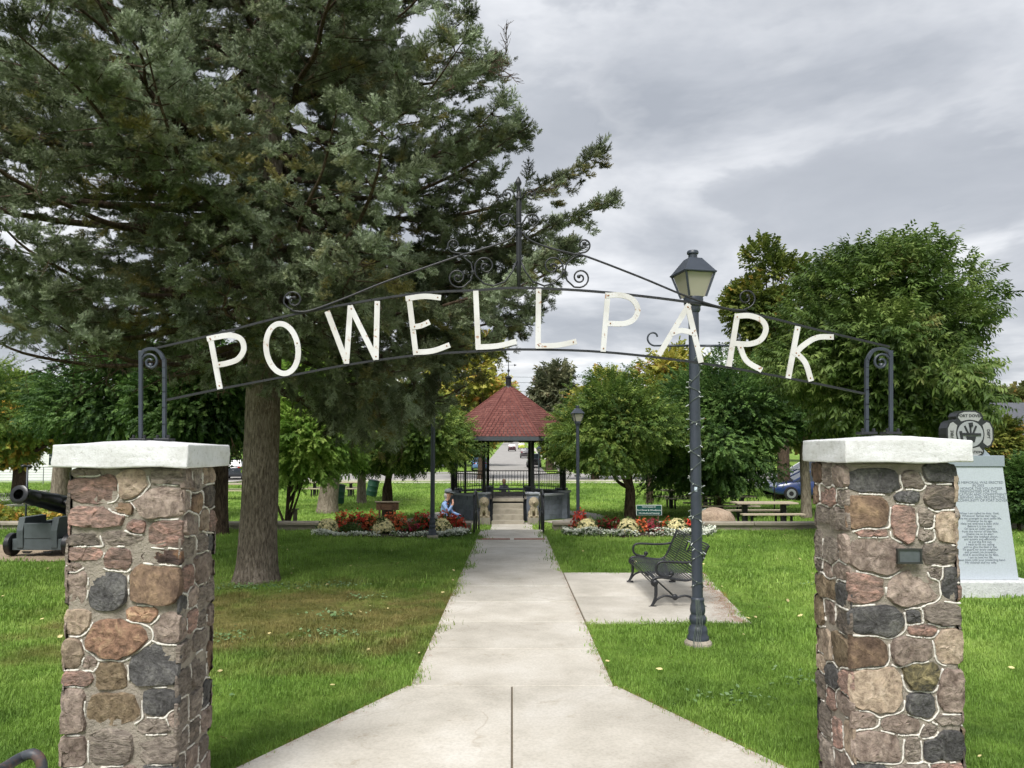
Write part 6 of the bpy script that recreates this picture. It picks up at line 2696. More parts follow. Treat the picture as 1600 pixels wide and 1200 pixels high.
def bloom(nm, r, kind):
    m = MATS['petal_' + nm]
    v, f = [], []
    if kind == 'mum':                 # double daisy: two rings of petals
        for ring, (k, rr, h) in enumerate(((9, 1.0, .15), (7, .62, .42))):
            for i in range(k):
                a = 2 * math.pi * i / k + ring * .4
                b = len(v)
                w_ = 2.6 / k * rr
                v += [(0, 0, h * r * .6), (r * rr * .7 * math.cos(a - w_ / 2), r * rr * .7 * math.sin(a - w_ / 2), h * r), (r * rr * math.cos(a), r * rr * math.sin(a), h * r * .8),
                      (r * rr * .7 * math.cos(a + w_ / 2), r * rr * .7 * math.sin(a + w_ / 2), h * r)]
                f.append((b, b + 1, b + 2, b + 3))
    else:                             # loose tuft of upright petals
        for i in range(9):
            a = R_.uniform(0, 6.28)
            tl = R_.uniform(.2, 1)
            d = Vector((math.cos(a) * tl, math.sin(a) * tl, R_.uniform(.3, 1))).normalized() * r * 1.4
            s = d.cross(Vector((0, 0, 1)))
            s = s.normalized() * r * .4 if s.length > 1e-5 else Vector((r * .4, 0, 0))
            b = len(v)
            v += [Vector((0, 0, 0)), d * .6 + s, d, d * .6 - s]
            f.append((b, b + 1, b + 2, b + 3))
    return proto('bloom', v, f, m)


S_PLANT = [leaf_spray(s + 90, LM_PLANT, 8, .07, .035, .2, .12) for s in range(3)]
BL = {}


def plant(name, label, px, py, r, h, colour, kind, nb, Y, group):
    x = gx(px, Y)
    z = zg(Y) + .04
    t = thing(name, label, 'flower', (x, Y, z), group=group)
    n = int(70 * (r / .2) ** 2)
    d = rng.normal(size=(n, 3))
    d[:, 2] = np.abs(d[:, 2]) * .9
    d /= np.linalg.norm(d, axis=1)[:, None]
    P = np.array([x, Y, z]) + d * (rng.random(n) ** .4)[:, None] * np.array([r, r, h]) * .74
    scatter('leaves', P, dir_rot(d, rng.normal(0, .5, n)), rng.uniform(.7, 1.2, n), S_PLANT, t)
    key = (colour, kind)
    if key not in BL:
        BL[key] = [bloom(colour, .031 if kind == 'mum' else .03, kind) for _ in range(2)]
    d = rng.normal(size=(nb, 3))
    lo = .25 if kind == 'mum' else .05
    d[:, 2] = np.abs(d[:, 2]) + lo
    d /= np.linalg.norm(d, axis=1)[:, None]
    sp = 1 + (rng.normal(0, .03, nb) if kind == 'mum' else rng.normal(0, .16, nb))
    P = np.array([x, Y, z]) + d * sp[:, None] * np.array([r, r, h])
    # bloom axis +Z along d
    rot = np.stack([np.zeros(nb), np.arccos(np.clip(d[:, 2], -1, 1)), np.arctan2(d[:, 1], d[:, 0])], 1)
    scatter('blooms', P, rot, rng.uniform(.8, 1.35, nb), BL[key], t)


def build_beds():
    for i, (x0, x1, y0, y1) in enumerate(BEDS):
        cx, cy = (x0 + x1) / 2, (y0 + y1) / 2
        b = MB()
        N = 40
        rings = []
        vs = []
        for k, hgt in ((1.0, .004), (.93, .035), (.5, .06), (.05, .06)):
            for j in range(N):
                a = 2 * math.pi * j / N
                co, si = math.cos(a), math.sin(a)
                e = .5
                px_ = cx + (x1 - x0) / 2 * k * math.copysign(abs(co) ** e, co)
                py_ = cy + (y1 - y0) / 2 * k * math.copysign(abs(si) ** e, si)
                vs.append((px_, py_, zg(min(py_, 17.4)) + hgt + R_.uniform(-.006, .006)))
        fs = []
        for g_ in range(3):
            for j in range(N):
                fs.append((g_ * N + j, g_ * N + (j + 1) % N, (g_ + 1) * N + (j + 1) % N, (g_ + 1) * N + j))
        fs.append(tuple(3 * N + j for j in range(N)))
        b.add(vs, fs)
        o = b.build('flower_bed_soil', M_MULCH, smooth=True)
        tag(o, kind='structure')
    G1, G2 = 'yellow chrysanthemums', 'red and orange bedding plants'
    for px, lab in ((513, 'pale yellow chrysanthemum at the left end of the left bed'), (600, 'round yellow chrysanthemum in front of the wooden board'), (690, 'yellow chrysanthemum just right of the slim lamp post'),
                    (917, 'yellow chrysanthemum at the left end of the right bed'), (981, 'yellow chrysanthemum left of the green sign'), (1057, 'yellow chrysanthemum beside the near lamp post')):
        plant('yellow_chrysanthemum', lab, px, 0, .24, .32, 'yellow', 'mum', 330, 16.3, G1)
    for px, Y, r, h, c, lab in ((645, 16.45, .19, .24, 'crimson', 'crimson chrysanthemum left of the slim lamp post'), (1019, 16.6, .2, .30, 'crimson', 'crimson flower clump below the green sign'),
                                (940, 16.6, .2, .27, 'darkred', 'dark red clump between two yellow chrysanthemums'), (960, 16.6, .18, .26, 'darkred', 'dark red clump left of the middle yellow chrysanthemum')):
        plant('crimson_flower', lab, px, 0, r, h, c, 'mum' if c == 'crimson' else 'tuft', 120, Y, 'crimson flowers')
    L = ['at the left rear of the left bed', 'behind the left end of the left bed', 'left of the wooden board', 'low in front at the left of the bed', 'right of the wooden board', 'left of the slim lamp post at the back',
         'in front of the seated person', 'at the right end of the left bed', 'under the middle of the wooden board']
    for (px, Y, r, h, c), lab in zip(((537, 17.0, .2, .42, 'orange'), (560, 17.0, .22, .42, 'red'), (580, 17.05, .18, .4, 'orange'), (531, 16.5, .14, .22, 'red'), (624, 17.0, .2, .40, 'orange'),
                                      (660, 17.0, .24, .44, 'red'), (697, 17.0, .22, .44, 'orange'), (714, 16.8, .2, .36, 'red'), (603, 17.1, .2, .34, 'orange')), L):
        plant('red_flower', ('orange' if c == 'orange' else 'red') + ' flower clump ' + lab, px, 0, r, h * .9, c, 'tuft', 150, Y, G2)
    for (px, Y, r, h, c), lab in zip(((906, 16.9, .18, .42, 'red'), (1000, 16.6, .16, .28, 'orange'), (1042, 16.6, .14, .28, 'orange'), (1074, 16.6, .14, .24, 'red')),
                                     ('red flower clump at the foot of the lantern lamp', 'orange flower clump left of the crimson clump', 'orange flower clump right of the crimson clump', 'red flower clump at the boulder end of the right bed')):
        plant('red_flower', lab, px, 0, r, h * .9, c, 'tuft', 140, Y, G2)
    plant('green_bedding_plant', 'leafy green plant without flowers in the left bed', 551, 0, .22, .24, 'red', 'tuft', 2, 16.35, 'green bedding plants')
    # white edging
    wb = [bloom('white', .022, 'mum'), bloom('white', .02, 'tuft')]
    for i, (x0, x1, y0, y1) in enumerate(BEDS):
        n = 2600
        a = rng.uniform(math.pi * .98, math.pi * 2.02, n)
        co, si = np.cos(a), np.sin(a)
        k = rng.normal(.93, .035, n)
        cx, cy = (x0 + x1) / 2, (y0 + y1) / 2
        px_ = cx + (x1 - x0) / 2 * k * np.sign(co) * np.abs(co) ** .5
        py_ = cy + (y1 - y0) / 2 * k * np.sign(si) * np.abs(si) ** .5
        lump = .6 + .4 * np.sin(px_ * 6.5) * np.sin(px_ * 2.3 + 1)
        if i == 0:
            keep = rng.random(n) < .35 + .5 * lump
        else:
            keep = rng.random(n) < .9
        px_, py_, lump = px_[keep], py_[keep], lump[keep]
        n = len(px_)
        z = np.array([zg(q) for q in py_]) + .03 + rng.random(n) * .10 * (.5 + lump) * (1.25 if i else .9)
        rot = np.stack([rng.normal(0, .5, n), rng.normal(0, .5, n), rng.uniform(0, 6.28, n)], 1)
        o = scatter('white_edging', np.stack([px_, py_, z], 1), rot, rng.uniform(.8, 1.5, n), wb)
        tag(o, 'low white flowers edging the ' + ('left' if i == 0 else 'right') + ' bed', 'flowers', kind='stuff')
        o = scatter('edging_leaves', np.stack([px_[::3], py_[::3], z[::3] - .04], 1), rot[::3], rng.uniform(.4, .8, len(px_[::3])), S_PLANT)
        tag(o, 'small green leaves under the white edging of the ' + ('left' if i == 0 else 'right') + ' bed', 'leaves', kind='stuff')


build_beds()


# ================================================================== SMALL PARK THINGS
def build_boulder():
    Y = 19.2
    c = at(1117, 806, Y)
    t = thing('boulder', 'big pinkish tan boulder behind the right flower bed', 'rock', (c.x, Y, zg(Y)))
    bm = bmesh.new()
    bmesh.ops.create_icosphere(bm, subdivisions=4, radius=1)
    rx = at(1146, 800, Y).x - c.x
    zt = at(1100, 791, Y).z
    zb = zg(Y)
    g = np.random.default_rng(4)
    pl = [(Vector(g.normal(size=3)).normalized(), g.uniform(.84, .98)) for _ in range(9)]
    pl.append((Vector((.15, -.2, 1)).normalized(), .80))
    pl.append((Vector((-.5, -.8, .3)).normalized(), .86))
    for v in bm.verts:
        p = v.co.copy()
        for n_, d in pl:
            e = p.dot(n_) - d
            if e > 0:
                p -= n_ * e * .85
        p += p.normalized() * .02 * math.sin(p.x * 9 + p.z * 7) * math.sin(p.y * 8)
        v.co = (p.x * rx * 1.12, p.y * rx * .9, p.z * (zt - zb) * .60 + (zt - zb) * .42)
    me = bpy.data.meshes.new('rock')
    bm.to_mesh(me)
    bm.free()
    me.materials.append(stone_mat('boulder_granite', lin(132, 114, 98), lin(164, 144, 124), lin(184, 165, 145), 3, 40))
    put('rock', me, t, auto=28)


build_boulder()


def build_signs():
    # green sign on stakes
    Y = 18.3
    a, c = at(994, 789, Y), at(1034, 805, Y)
    t = thing('garden_sign', 'green garden sign with white lettering above the right flower bed', 'sign', ((a.x + c.x) / 2, Y, zg(Y)))
    cx, cz, wd, ht = (a.x + c.x) / 2, (a.z + c.z) / 2, c.x - a.x, a.z - c.z
    wm = mat('sign_white', lin(220, 226, 222), .6, .05, 9)
    b = MB()
    b.box((cx, Y, cz), (wd, .025, ht))
    b.build('rim', wm, t)
    b = MB()
    b.box((cx, Y - .012, cz), (wd - .02, .012, ht - .02))
    b.build('panel', mat('sign_green', lin(20, 74, 66), .5, .1, 8), t)
    o = WL[t.name]
    for s, dz, sz in (('MAINTAINED BY', .075, .045), ('Port Dover & Woodhouse', 0.0, .062), ('Horticultural Society', -.075, .060)):
        q = text('lettering', s, sz, wm, t, (cx - o.x, Y - .0215 - o.y, cz + dz - o.z), (math.pi / 2, 0, 0), .001, bold=.0)
        wdt = max(v.co.x for v in q.data.vertices) - min(v.co.x for v in q.data.vertices)
        if wdt > wd * .93:
            q.scale = (wd * .93 / wdt, 1, 1)
    for sx in (-.36, .36):
        b = MB()
        b.box((cx + sx * wd, Y + .02, (zg(Y) - .05 + cz) / 2), (.03, .03, cz - zg(Y) + .05))
        b.build('stake', mat('stake_wood', lin(104, 82, 62), .9, .2, 8), t)
    # wooden board seen from behind
    Y = 18.6
    wood = mat('stained_wood', lin(98, 74, 54), .8, .3, 5, .3, 30, col2=lin(66, 48, 36))
    a, c = at(588, 785, Y), at(623, 797, Y)
    cx, cz, wd, ht = (a.x + c.x) / 2, (a.z + c.z) / 2, c.x - a.x, a.z - c.z
    t = thing('wooden_notice_board', 'brown wooden board on two posts behind the left flower bed', 'sign', (cx, Y, zg(Y)))
    for i in range(3):
        b = MB()
        b.box((cx, Y, cz + ht * (.33 - .33 * i)), (wd, .03, ht * .32))
        b.build('plank', wood, t, bevel=.004)
    b = MB()
    b.box((cx, Y, cz + ht / 2 + .015), (wd + .05, .08, .025))
    b.build('cap_board', mat('weathered_wood', lin(150, 138, 118), .9, .2, 5), t)
    for sx in (-.34, .34):
        b = MB()
        b.box((cx + sx * wd, Y - .03, (zg(Y) - .05 + cz + .1) / 2), (.05, .03, cz - zg(Y) + .1))
        b.build('post', wood, t)
    # short capped post
    Y = 20.3
    x = gx(462, Y)
    t = thing('bollard', 'short grey post with a flat cap beside the bright green tree', 'post', (x, Y, zg(Y)))
    zt = at(462, 795, Y).z
    gm = mat('grey_wood', lin(104, 96, 84), .9, .25, 6)
    b = MB()
    b.box((x, Y, (zg(Y) + zt) / 2 - .03), (.09, .09, zt - zg(Y)))
    b.build('shaft', gm, t, bevel=.006)
    b = MB()
    b.box((x, Y, zt - .01), (.17, .17, .03))
    b.build('cap', gm, t, bevel=.006)


build_signs()


def build_bins():
    gm = mat('bin_green', lin(28, 70, 52), .55, .2, 4)
    for px, py, Y, tilt, lab in ((527, 785, 31.5, .08, 'green litter barrel beside the thick grey trunk'), (579, 773, 37.0, .2, 'tilted green litter barrel right of the slender tree')):
        x = gx(px, Y)
        t = thing('litter_bin', lab, 'bin', (x, Y, zg(Y)), group='green litter bins')
        b = MB()
        prof = [(.26, .12), (.275, .14), (.275, .34), (.285, .36), (.275, .38), (.275, .60), (.285, .62), (.275, .64), (.275, .86), (.29, .88), (.29, .90), (.255, .90), (.25, .30)]
        b.lathe(prof, 18)
        o = b.build('barrel', gm, t, auto=30, world=False)
        o.rotation_euler = (0, tilt, 0)
        b = MB()
        b.lathe([(.252, .885), (.252, .91), (.2, .93), (.05, .935)], 18)
        o = b.build('lid_opening', M_BLACK, t, auto=30, world=False)
        o.rotation_euler = (0, tilt, 0)
        b = MB()
        b.tube([(-.2, .0, -.05), (-.2, 0, .3)], .02, 6)
        b.tube([(.2, .0, -.05), (.2, 0, .3)], .02, 6)
        b.build('bracket', M_BLACK, t, world=False)


build_bins()


def build_picnic():
    wood = mat('picnic_plank', lin(170, 158, 138), .85, .2, 4)
    blk = mat('picnic_frame', lin(30, 30, 32), .5, .2, 6)

    def mk(label, loc, rz, ln):
        t = thing('picnic_table', label, 'table', loc, rz, 'picnic tables')
        L = dict(world=False)
        for i in range(4):
            b = MB()
            b.box((0, -.27 + .18 * i, .74), (ln, .165, .04))
            b.build('top_plank', wood, t, **L)
        for s in (-1, 1):
            for i in range(2):
                b = MB()
                b.box((0, s * (.62 + .14 * i), .45), (ln, .13, .04))
                b.build('seat_plank', wood, t, **L)
        for sx in (-1, 1):
            x = sx * ln * .32
            b = MB()
            b.box((x, 0, .36), (.14, .14, .72))
            b.box((x, 0, .41), (.09, 1.45, .045))
            b.box((x, 0, .70), (.09, .7, .04))
            for s in (-1, 1):
                b.box((x, s * .60, .2), (.06, .06, .42))
            b.build('pedestal', blk, t, **L)
    for px, Y, rz, ln, lab in ((1193, 22.6, .03, 1.85, 'picnic table right of the boulder, nearest to the pillar'), (1125, 26.0, -.05, 2.3, 'picnic table just behind the boulder'),
                               (1075, 30.0, .05, 2.2, 'picnic table left of the boulder, in front of the dark tree'),
                               (366, 36.0, .1, 2.0, 'picnic table beyond the left pillar and spruce trunk'), (520, 38.0, .0, 2.9, 'picnic table behind the thick grey trunk')):
        mk(lab, (gx(px, Y), Y, zg(Y)), rz, ln)


build_picnic()


# ================================================================== PEOPLE
def person(label, loc, rz, pose, mats_, cls, hat=None, sc=1.0):
    """one continuous skin grown over a posed skeleton; colour by body region"""
    t = thing('person', label, 'person', loc, rz)
    t.scale = (sc,) * 3
    V, E, Rr = [], [], []
    idx = {}
    for nm, p, r in pose[0]:
        idx[nm] = len(V)
        V.append(p)
        Rr.append(r)
    for a, b_ in pose[1]:
        E.append((idx[a], idx[b_]))
    me = bpy.data.meshes.new('body')
    me.from_pydata(V, E, [])
    tmp = bpy.data.objects.new('body', me)
    COL.objects.link(tmp)
    sk = tmp.modifiers.new('skin', 'SKIN')
    me.skin_vertices[0].data.foreach_set('radius', np.array([[r, r] if not isinstance(r, tuple) else r for r in Rr], np.float32).ravel())
    me.skin_vertices[0].data[0].use_root = True
    ss = tmp.modifiers.new('sub', 'SUBSURF')
    ss.levels = ss.render_levels = 2
    dg = bpy.context.evaluated_depsgraph_get()
    nm_ = bpy.data.meshes.new_from_object(tmp.evaluated_get(dg))
    bpy.data.objects.remove(tmp)
    nm_.materials.clear()
    for m in mats_:
        nm_.materials.append(m)
    for p in nm_.polygons:
        p.material_index = cls(p.center)
    body = put('body', nm_, t, smooth=True)
    return t


def seated_pose():
    P = [('pel', (0, 0, .50), (.15, .12)), ('belly', (0.02, 0, .62), (.14, .11)), ('chest', (.06, 0, .83), (.15, .12)), ('neck', (.09, 0, 1.0), .055), ('head0', (.12, 0, 1.08), (.085, .075)), ('head1', (.13, 0, 1.18), (.10, .085)), ('head2', (.12, 0, 1.25), (.07, .06))]
    E = [('pel', 'belly'), ('belly', 'chest'), ('chest', 'neck'), ('neck', 'head0'), ('head0', 'head1'), ('head1', 'head2')]
    for s, n in ((-1, 'r'), (1, 'l')):
        P += [('hip' + n, (.06, s * .10, .50), .10), ('knee' + n, (.46, s * .11, .50), .068), ('ank' + n, (.44, s * .11, .10), .045), ('toe' + n, (.58, s * .12, .05), .04),
              ('sho' + n, (.06, s * .19, .90), .062)]
        E += [('pel', 'hip' + n), ('hip' + n, 'knee' + n), ('knee' + n, 'ank' + n), ('ank' + n, 'toe' + n), ('chest', 'sho' + n)]
        if s < 0:
            P += [('elb' + n, (.20, s * .24, .68), .045), ('wri' + n, (.30, s * .07, .90), .032), ('han' + n, (.26, s * .035, .985), .032)]
        else:
            P += [('elb' + n, (.14, s * .25, .64), .045), ('wri' + n, (.36, s * .14, .58), .032), ('han' + n, (.44, s * .11, .57), .032)]
        E += [('sho' + n, 'elb' + n), ('elb' + n, 'wri' + n), ('wri' + n, 'han' + n)]
        for k, (dy, ln) in enumerate(((-.022, .034), (-.008, .042), (.008, .04), (.022, .03))):
            base = P[[q[0] for q in P].index('han' + n)][1]
            up = (.01, dy, ln) if s < 0 else (ln, dy, -.02)
            P.append((f'f{k}{n}', (base[0] + up[0], base[1] + up[1], base[2] + up[2]), .009))
            E.append(('han' + n, f'f{k}{n}'))
    return P, E


def build_people():
    skin = mat('skin', lin(200, 152, 128), .6, .1, 6)
    blue = mat('blue_shirt', lin(150, 178, 222), .8, .15, 6)
    navy = mat('navy_vest', lin(44, 48, 62), .8, .2, 6)
    hair = mat('grey_hair', lin(196, 192, 184), .9, .2, 20)
    cap = mat('grey_cap', lin(122, 128, 132), .8, .1, 10)
    red = mat('red_bag', lin(180, 40, 44), .7, .2, 6)

    def cls1(c):
        if c.z > 1.2:
            return 2
        if c.z > .98:
            return 3 if c.x < .10 else 0
        if c.x > .26 and c.z > .52 and abs(c.y) < .2 and c.z > .85:
            return 0
        if c.z > .56:
            return 1 if abs(c.y) > .09 else 4
        return 4
    Y = 20.6
    z = zg(Y)
    x = gx(694, Y)
    t = person('seated person in a grey cap and light blue shirt left of the gazebo', (x, Y, z - .02), rad(-15), seated_pose(), [skin, blue, cap, hair, navy], cls1, sc=.98)
    b = MB()
    b.lathe([(.112, 1.205), (.112, 1.245), (.095, 1.285), (.05, 1.31), (.0, 1.315)], 14, (.125, 0, 0))
    b.box((.255, 0, 1.205), (.12, .16, .015))
    b.build('cap', cap, t, smooth=True, world=False)
    b = MB()
    b.ball((.075, 0, 1.12), (.075, .10, .11))
    b.build('hair', hair, t, smooth=True, world=False)
    b = MB()
    for s in (-1, 1):
        b.ball((.218, s * .035, 1.175), (.012, .014, .009), 8, 6)
    b.build('eyes', mat('eye_dark', lin(50, 40, 36), .4, .1, 9), t, world=False)
    b = MB()
    b.tube([(.215, 0, 1.17), (.245, 0, 1.135), (.222, 0, 1.125)], [.01, .017, .01], 6)
    b.build('nose', skin, t, smooth=True, world=False)
    # the stone block the person sits on
    tb = thing('seat_block', 'pale stone block under the seated person', 'block', (x - .02, Y, z))
    b = MB()
    b.box((x - .02, Y, z + .17), (.5, .5, .42))
    b.build('block', M_WALLC, tb, bevel=.015)
    tr = thing('red_bag', 'red bag lying beside the seated person', 'bag', (x + .45, Y - .3, z))
    b = MB()
    b.box((x + .45, Y - .3, z + .14), (.30, .2, .26))
    b.build('sack', red, tr, bevel=.05, seg=3)
    b = MB()
    b.tube([(x + .36, Y - .3, z + .26), (x + .39, Y - .3, z + .36), (x + .51, Y - .3, z + .36), (x + .54, Y - .3, z + .26)], .012, 6)
    b.build('handle', red, tr)
    # person beyond the gazebo, seen from behind
    dark = mat('dark_jacket', lin(44, 44, 54), .8, .2, 6)
    dh = mat('brown_hair', lin(92, 70, 54), .8, .2, 20)

    def cls2(c):
        return 1 if c.z > 1.02 else 0
    Y = 33
    t2 = person('person in a dark jacket sitting beyond the gazebo, seen between its posts', (gx(787, Y), Y, zg(Y) - .02), rad(-80), seated_pose(), [dark, dh], cls2, sc=.87)
    b = MB()
    b.ball((.08, 0, 1.16), (.10, .105, .13))
    b.build('hair', dh, t2, smooth=True, world=False)
    tb = thing('bench_slab', 'pale low slab under the person beyond the gazebo', 'bench', (gx(787, Y), Y, zg(Y)))
    b = MB()
    b.box((gx(787, Y), Y + .05, zg(Y) + .33), (1.5, .5, .08))
    b.build('seat', M_CONC, tb, bevel=.01)
    for s in (-.55, .55):
        b = MB()
        b.box((gx(787, Y) + s, Y + .05, zg(Y) + .13), (.2, .4, .32))
        b.build('leg', M_CONC, tb, bevel=.01)


build_people()


# ================================================================== CARS
M_TYRE = mat('tyre', lin(26, 26, 28), .9, .2, 10)
M_RIM = mat('alloy_rim', lin(150, 152, 156), .35, .1, 10, metal=.6)
M_GLASS = mat('car_glass', lin(40, 48, 56), .08, .1, 4, spec=.8)
M_TAIL = mat('tail_lamp', lin(150, 20, 22), .25, .1, 9)
M_HEAD = mat('head_lamp', lin(206, 210, 214), .15, .1, 9)


def car(label, loc, rz, colour, suv=False):
    m = mat('car_paint_%d_%d_%d' % colour, lin(*colour), .28, .04, 3, coat=.6, spec=.5)
    t = thing('parked_car', label, 'car', loc, rz, 'parked cars')
    L = dict(world=False)
    H = .18 if suv else 0
    # lower body: lofted sections along x (front at +x)
    sec = [(-2.15, .62, .42, .78), (-2.05, .80, .30, .92), (-1.6, .86, .24, .98), (-.6, .88, .22, .94), (.6, .88, .22, .92), (1.3, .86, .24, .86), (1.9, .80, .28, .76), (2.12, .66, .36, .64)]
    vs, fs = [], []
    for x, w_, z0, z1 in sec:
        z1 += H
        for y, z in ((-w_ * .92, z0), (-w_, z0 + .14), (-w_, z0 + (z1 - z0) * .6), (-w_ * .90, z1), (w_ * .90, z1), (w_, z0 + (z1 - z0) * .6), (w_, z0 + .14), (w_ * .92, z0)):
            vs.append((x, y, z))
    n = 8
    for i in range(len(sec) - 1):
        for k in range(n):
            a, b_ = i * n + k, i * n + (k + 1) % n
            fs.append((a, b_, b_ + n, a + n))
    fs.append(tuple(range(n)))
    fs.append(tuple((len(sec) - 1) * n + k for k in range(n)))
    b = MB()
    b.add(vs, fs)
    b.build('body', m, t, bevel=.05, seg=3, smooth=True, **L)
    zt = 1.42 + H * 1.4
    rb = -2.0 if suv else -1.75
    cab = [(rb, .90 + H), (rb + (.25 if suv else .65), zt - .03), (-.2, zt), (.35, zt - .04), (1.25, .88 + H)]

    def ring(k, dz=0):
        return [(x, y * (.80 if z < 1.15 + H else .66) * k, z + dz) for y in (-1, 1) for x, z in cab]
    r = ring(1.0)
    b = MB()
    fsx = [(0, 1, 2, 3, 4), (9, 8, 7, 6, 5)] + [(i, i + 5, i + 6, i + 1) for i in range(4)]
    b.add(r, fsx)
    b.build('windows', M_GLASS, t, bevel=.02, **L)
    b = MB()
    top = [(cab[1][0] - .03, cab[1][1]), (cab[2][0], cab[2][1] + .02), (cab[3][0] + .04, cab[3][1])]
    b.add([(x, y * .68, z + .012) for y in (-1, 1) for x, z in top] + [(x, y * .66, z - .03) for y in (-1, 1) for x, z in top],
          [(0, 1, 4, 3), (1, 2, 5, 4), (6, 7, 1, 0), (7, 8, 2, 1), (9, 10, 4, 3), (10, 11, 5, 4), (6, 0, 3, 9), (8, 2, 5, 11)])
    b.build('roof', m, t, **L)
    b = MB()
    for s in (-1, 1):
        for (x0, z0), (x1, z1) in ((cab[0], cab[1]), ((-.25, .92 + H), (-.2, zt - .01)), (cab[4], cab[3])):
            b.bar((x0, s * .805, z0), (x1, s * .668, z1), .07, .03, up=(0, 1, 0))
    b.build('pillars', m, t, **L)
    for x in (-1.32, 1.36):
        for s in (-1, 1):
            b = MB()
            b.lathe([(.2, -.1), (.31, -.09), (.325, -.05), (.325, .05), (.31, .09), (.2, .1)], 20)
            b.v = [(x + vx, s * .80 + vz, .325 + vy) for vx, vy, vz in b.v]
            w_ = b.build('wheel', M_TYRE, t, auto=40, **L)
            b = MB()
            b.lathe([(.03, .09), (.2, .085), (.215, .105), (.19, .108), (.06, .095)], 16)
            b.v = [(x + vx, s * (.80 + vz), .325 + vy) for vx, vy, vz in b.v]
            b.build('rim', M_RIM, w_, auto=30, **L)
    for s in (-1, 1):
        b = MB()
        b.box((2.03, s * .56, .66 + H), (.12, .30, .11))
        b.build('headlight', M_HEAD, t, bevel=.02, **L)
        b = MB()
        b.box((-2.08, s * .62, .82 + H), (.10, .28, .13))
        b.build('tail_light', M_TAIL, t, bevel=.02, **L)
        b = MB()
        b.box((.85, s * .93, .98 + H), (.12, .14, .10))
        b.build('mirror', m, t, bevel=.02, **L)
    b = MB()
    b.box((-2.14, 0, .62 + H), (.02, .42, .11))
    b.build('number_plate', mat('plate_white', lin(214, 216, 220), .5, .05, 9), t, **L)
    return t


def build_cars():
    for px, Y, rz, col, suv, lab in (
            (1249, 38.5, 178, (206, 210, 212), False, 'silver car behind the grey trunk left of the right pillar'),
            (1273, 35.5, 176, (26, 46, 92), False, 'blue car nearest the right pillar'),
            (1262, 37.0, 172, (24, 40, 84), False, 'second blue car between the silver car and the nearest blue one'),
            (1268, 56.0, 180, (222, 224, 226), True, 'white car at the far side of the parking street'),
            (368, 62.0, 100, (46, 52, 60), True, 'dark car on the side street left of the spruce trunk'),
            (749, 84.0, 95, (84, 112, 150), False, 'light blue car left of the gazebo posts on the far street'),
            (800, 170.0, 90, (64, 36, 44), True, 'dark maroon car driving away in the middle of the far street'),
            (834, 92.0, 90, (34, 36, 44), True, 'black car parked at the right kerb of the far street'),
            (821, 125.0, 90, (66, 62, 66), True, 'grey car parked farther up the right kerb'),
            (815, 190.0, 90, (176, 190, 70), True, 'yellow-green van far up the street')):
        x = gx(px, Y)
        car(lab, (x, Y, zg(Y) + .022), rad(rz), col, suv)


build_cars()


# ================================================================== HOUSES, POLE
def house(label, name, loc, rz, w_, d, h, rh, wall_m, roof_m, wins, boards=False, cat='house'):
    t = thing(name, label, cat, loc, rz)
    L = dict(world=False)
    b = MB()
    b.box((0, 0, h / 2), (w_, d, h))
    b.build('wall', wall_m, t, **L)
    if boards:
        n = int(h / .2)
        for i in range(n):
            b = MB()
            z = .1 + i * h / n
            b.extr([(-w_ / 2 - .01, -d / 2 - .004, z), (-w_ / 2 - .01, -d / 2 - .03, z), (-w_ / 2 - .01, -d / 2 - .006, z + h / n * .98)], (w_ + .02, 0, 0))
            b.build('siding_board', wall_m, t, **L)
    ov = .35
    for s in (-1, 1):
        b = MB()
        b.extr([(-w_ / 2 - ov, s * (d / 2 + ov), h - .12), (w_ / 2 + ov, s * (d / 2 + ov), h - .12), (w_ / 2 + ov, 0, h + rh), (-w_ / 2 - ov, 0, h + rh)], (0, 0, .12))
        b.build('roof_slope', roof_m, t, **L)
        b = MB()
        b.box((0, s * (d / 2 + ov), h - .1), (w_ + 2 * ov, .05, .18))
        b.build('fascia', mat('trim_white', lin(224, 224, 220), .6, .05, 9), t, **L)
    for s in (-1, 1):
        b = MB()
        b.extr([(s * w_ / 2, -d / 2, h), (s * w_ / 2, d / 2, h), (s * w_ / 2, 0, h + rh * .93)], (-s * .1, 0, 0))
        b.build('gable', wall_m, t, **L)
    for (x, z, ww, wh) in wins:
        b = MB()
        b.box((x, -d / 2 - .02, z), (ww + .16, .07, wh + .16))
        f = b.build('window', mat('trim_white', lin(224, 224, 220), .6, .05, 9), t, **L)
        for k in (-1, 1):
            b = MB()
            b.box((x, -d / 2 - .06, z + k * wh / 4), (ww, .03, wh / 2 - .04))
            b.build('pane', M_GLASS, f, **L)
    return t


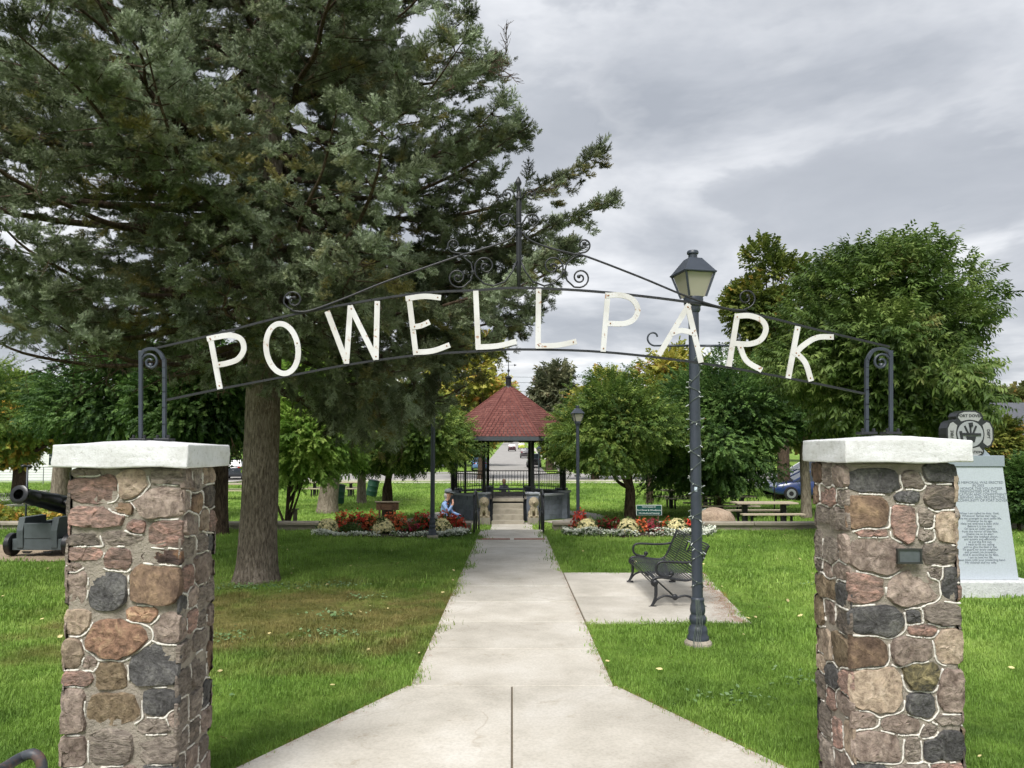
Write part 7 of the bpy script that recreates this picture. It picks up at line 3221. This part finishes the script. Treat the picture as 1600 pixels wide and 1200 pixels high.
def build_houses():
    wht = mat('white_siding', lin(214, 216, 216), .7, .08, 2)
    brk = mat('brick_red', lin(138, 84, 66), .9, .3, 3)
    shg = mat('roof_grey', lin(84, 86, 92), .9, .2, 4, .3, 20)
    Y = 58.0
    house('long white clapboard house beyond the left side street', 'white_house', (gx(60, Y) - 2, Y + 4, zg(Y)), rad(4), 22, 8, 3.3, 2.4, wht, shg,
          [(-3.2, 1.9, .9, 1.3), (-.6, 1.9, .9, 1.3), (3.0, 1.9, 1.2, 1.3), (6.3, 1.9, 1.2, 1.3), (9.0, 1.9, .9, 1.3)], True)
    Y = 46.0
    house('red brick bungalow with a dark grey roof at the right edge', 'brick_house', (gx(1592, Y) + 4.6, Y + 4, zg(Y)), rad(-4), 10.5, 8, 3.0, 2.5, brk, shg, [(-3.6, 1.7, 1.3, 1.2), (0, 1.7, 1.6, 1.2)])
    Y = 105.0
    house('pale house behind the trees right of the gazebo', 'pale_house', (12.5, Y, zg(Y)), rad(90), 12, 8, 4.6, 2.6, mat('cream_siding', lin(206, 196, 178), .7, .1, 2), shg, [(-3, 1.6, 1, 1.4), (2, 1.6, 1, 1.4)])
    house('white house on the left of the far street', 'far_white_house', (-11.5, 98, zg(98)), rad(-90), 11, 8, 4.6, 2.6, wht, shg, [(-3, 1.6, 1, 1.4), (2, 1.6, 1, 1.4), (2, 3.4, 1, 1.2)])
    # chain of fence posts before the white house
    t = thing('wire_fence', 'thin grey wire fence in front of the white house', 'fence', (gx(60, 52), 52, zg(52)))
    x0 = gx(-60, 52)
    for i in range(9):
        b = MB()
        b.tube([(x0 + i * 1.9, 52, zg(52) - .05), (x0 + i * 1.9, 52, zg(52) + 1.25)], .03, 6)
        b.build('fence_post', mat('galvanised', lin(126, 130, 132), .5, .1, 8, metal=.5), t)
    for z in (.15, .7, 1.22):
        b = MB()
        b.tube([(x0, 52, zg(52) + z), (x0 + 8 * 1.9, 52, zg(52) + z)], .012, 4)
        b.build('fence_wire', MATS['galvanised'], t)


build_houses()


def build_pole():
    Y = 100.0
    x = gx(876, Y)
    t = thing('utility_pole', 'weathered utility pole beyond the right side of the gazebo', 'pole', (x, Y, zg(Y)))
    zt = at(876, 578, Y).z
    wd = mat('pole_wood', lin(150, 142, 132), .9, .2, 3)
    b = MB()
    b.tube([(x, Y, zg(Y) - .2), (x, Y, zt)], [.17, .12], 10)
    b.build('mast', wd, t, smooth=True)
    b = MB()
    b.box((x, Y - .12, zt - .5), (2.2, .1, .12))
    b.build('cross_arm', wd, t)
    for s in (-.95, -.35, .35, .95):
        b = MB()
        b.lathe([(.03, 0), (.06, .05), (.04, .1), (.06, .14), (.02, .18)], 8, (x + s, Y - .12, zt - .44))
        b.build('insulator', M_BLACK, t)
    wm = mat('wire_black', lin(60, 62, 66), .6, .1, 4)
    for i, (ya, yb, lab) in enumerate(((583, 586, 'upper overhead wire behind the gazebo'), (592, 594, 'lower overhead wire behind the gazebo'), (607, 606, 'lowest overhead wire left of the gazebo roof'))):
        a, c = at(600, ya, Y), at(1150, yb, Y)
        pts = [(a.x + (c.x - a.x) * k / 16, Y - .2 - .15 * i, a.z + (c.z - a.z) * k / 16 - 1.2 * (1 - (2 * k / 16 - 1) ** 2) * .4) for k in range(17)]
        tw = thing('overhead_wire', lab, 'wire', pts[0])
        b = MB()
        b.tube(pts, .022, 4)
        b.build('strand', wm, tw)


build_pole()
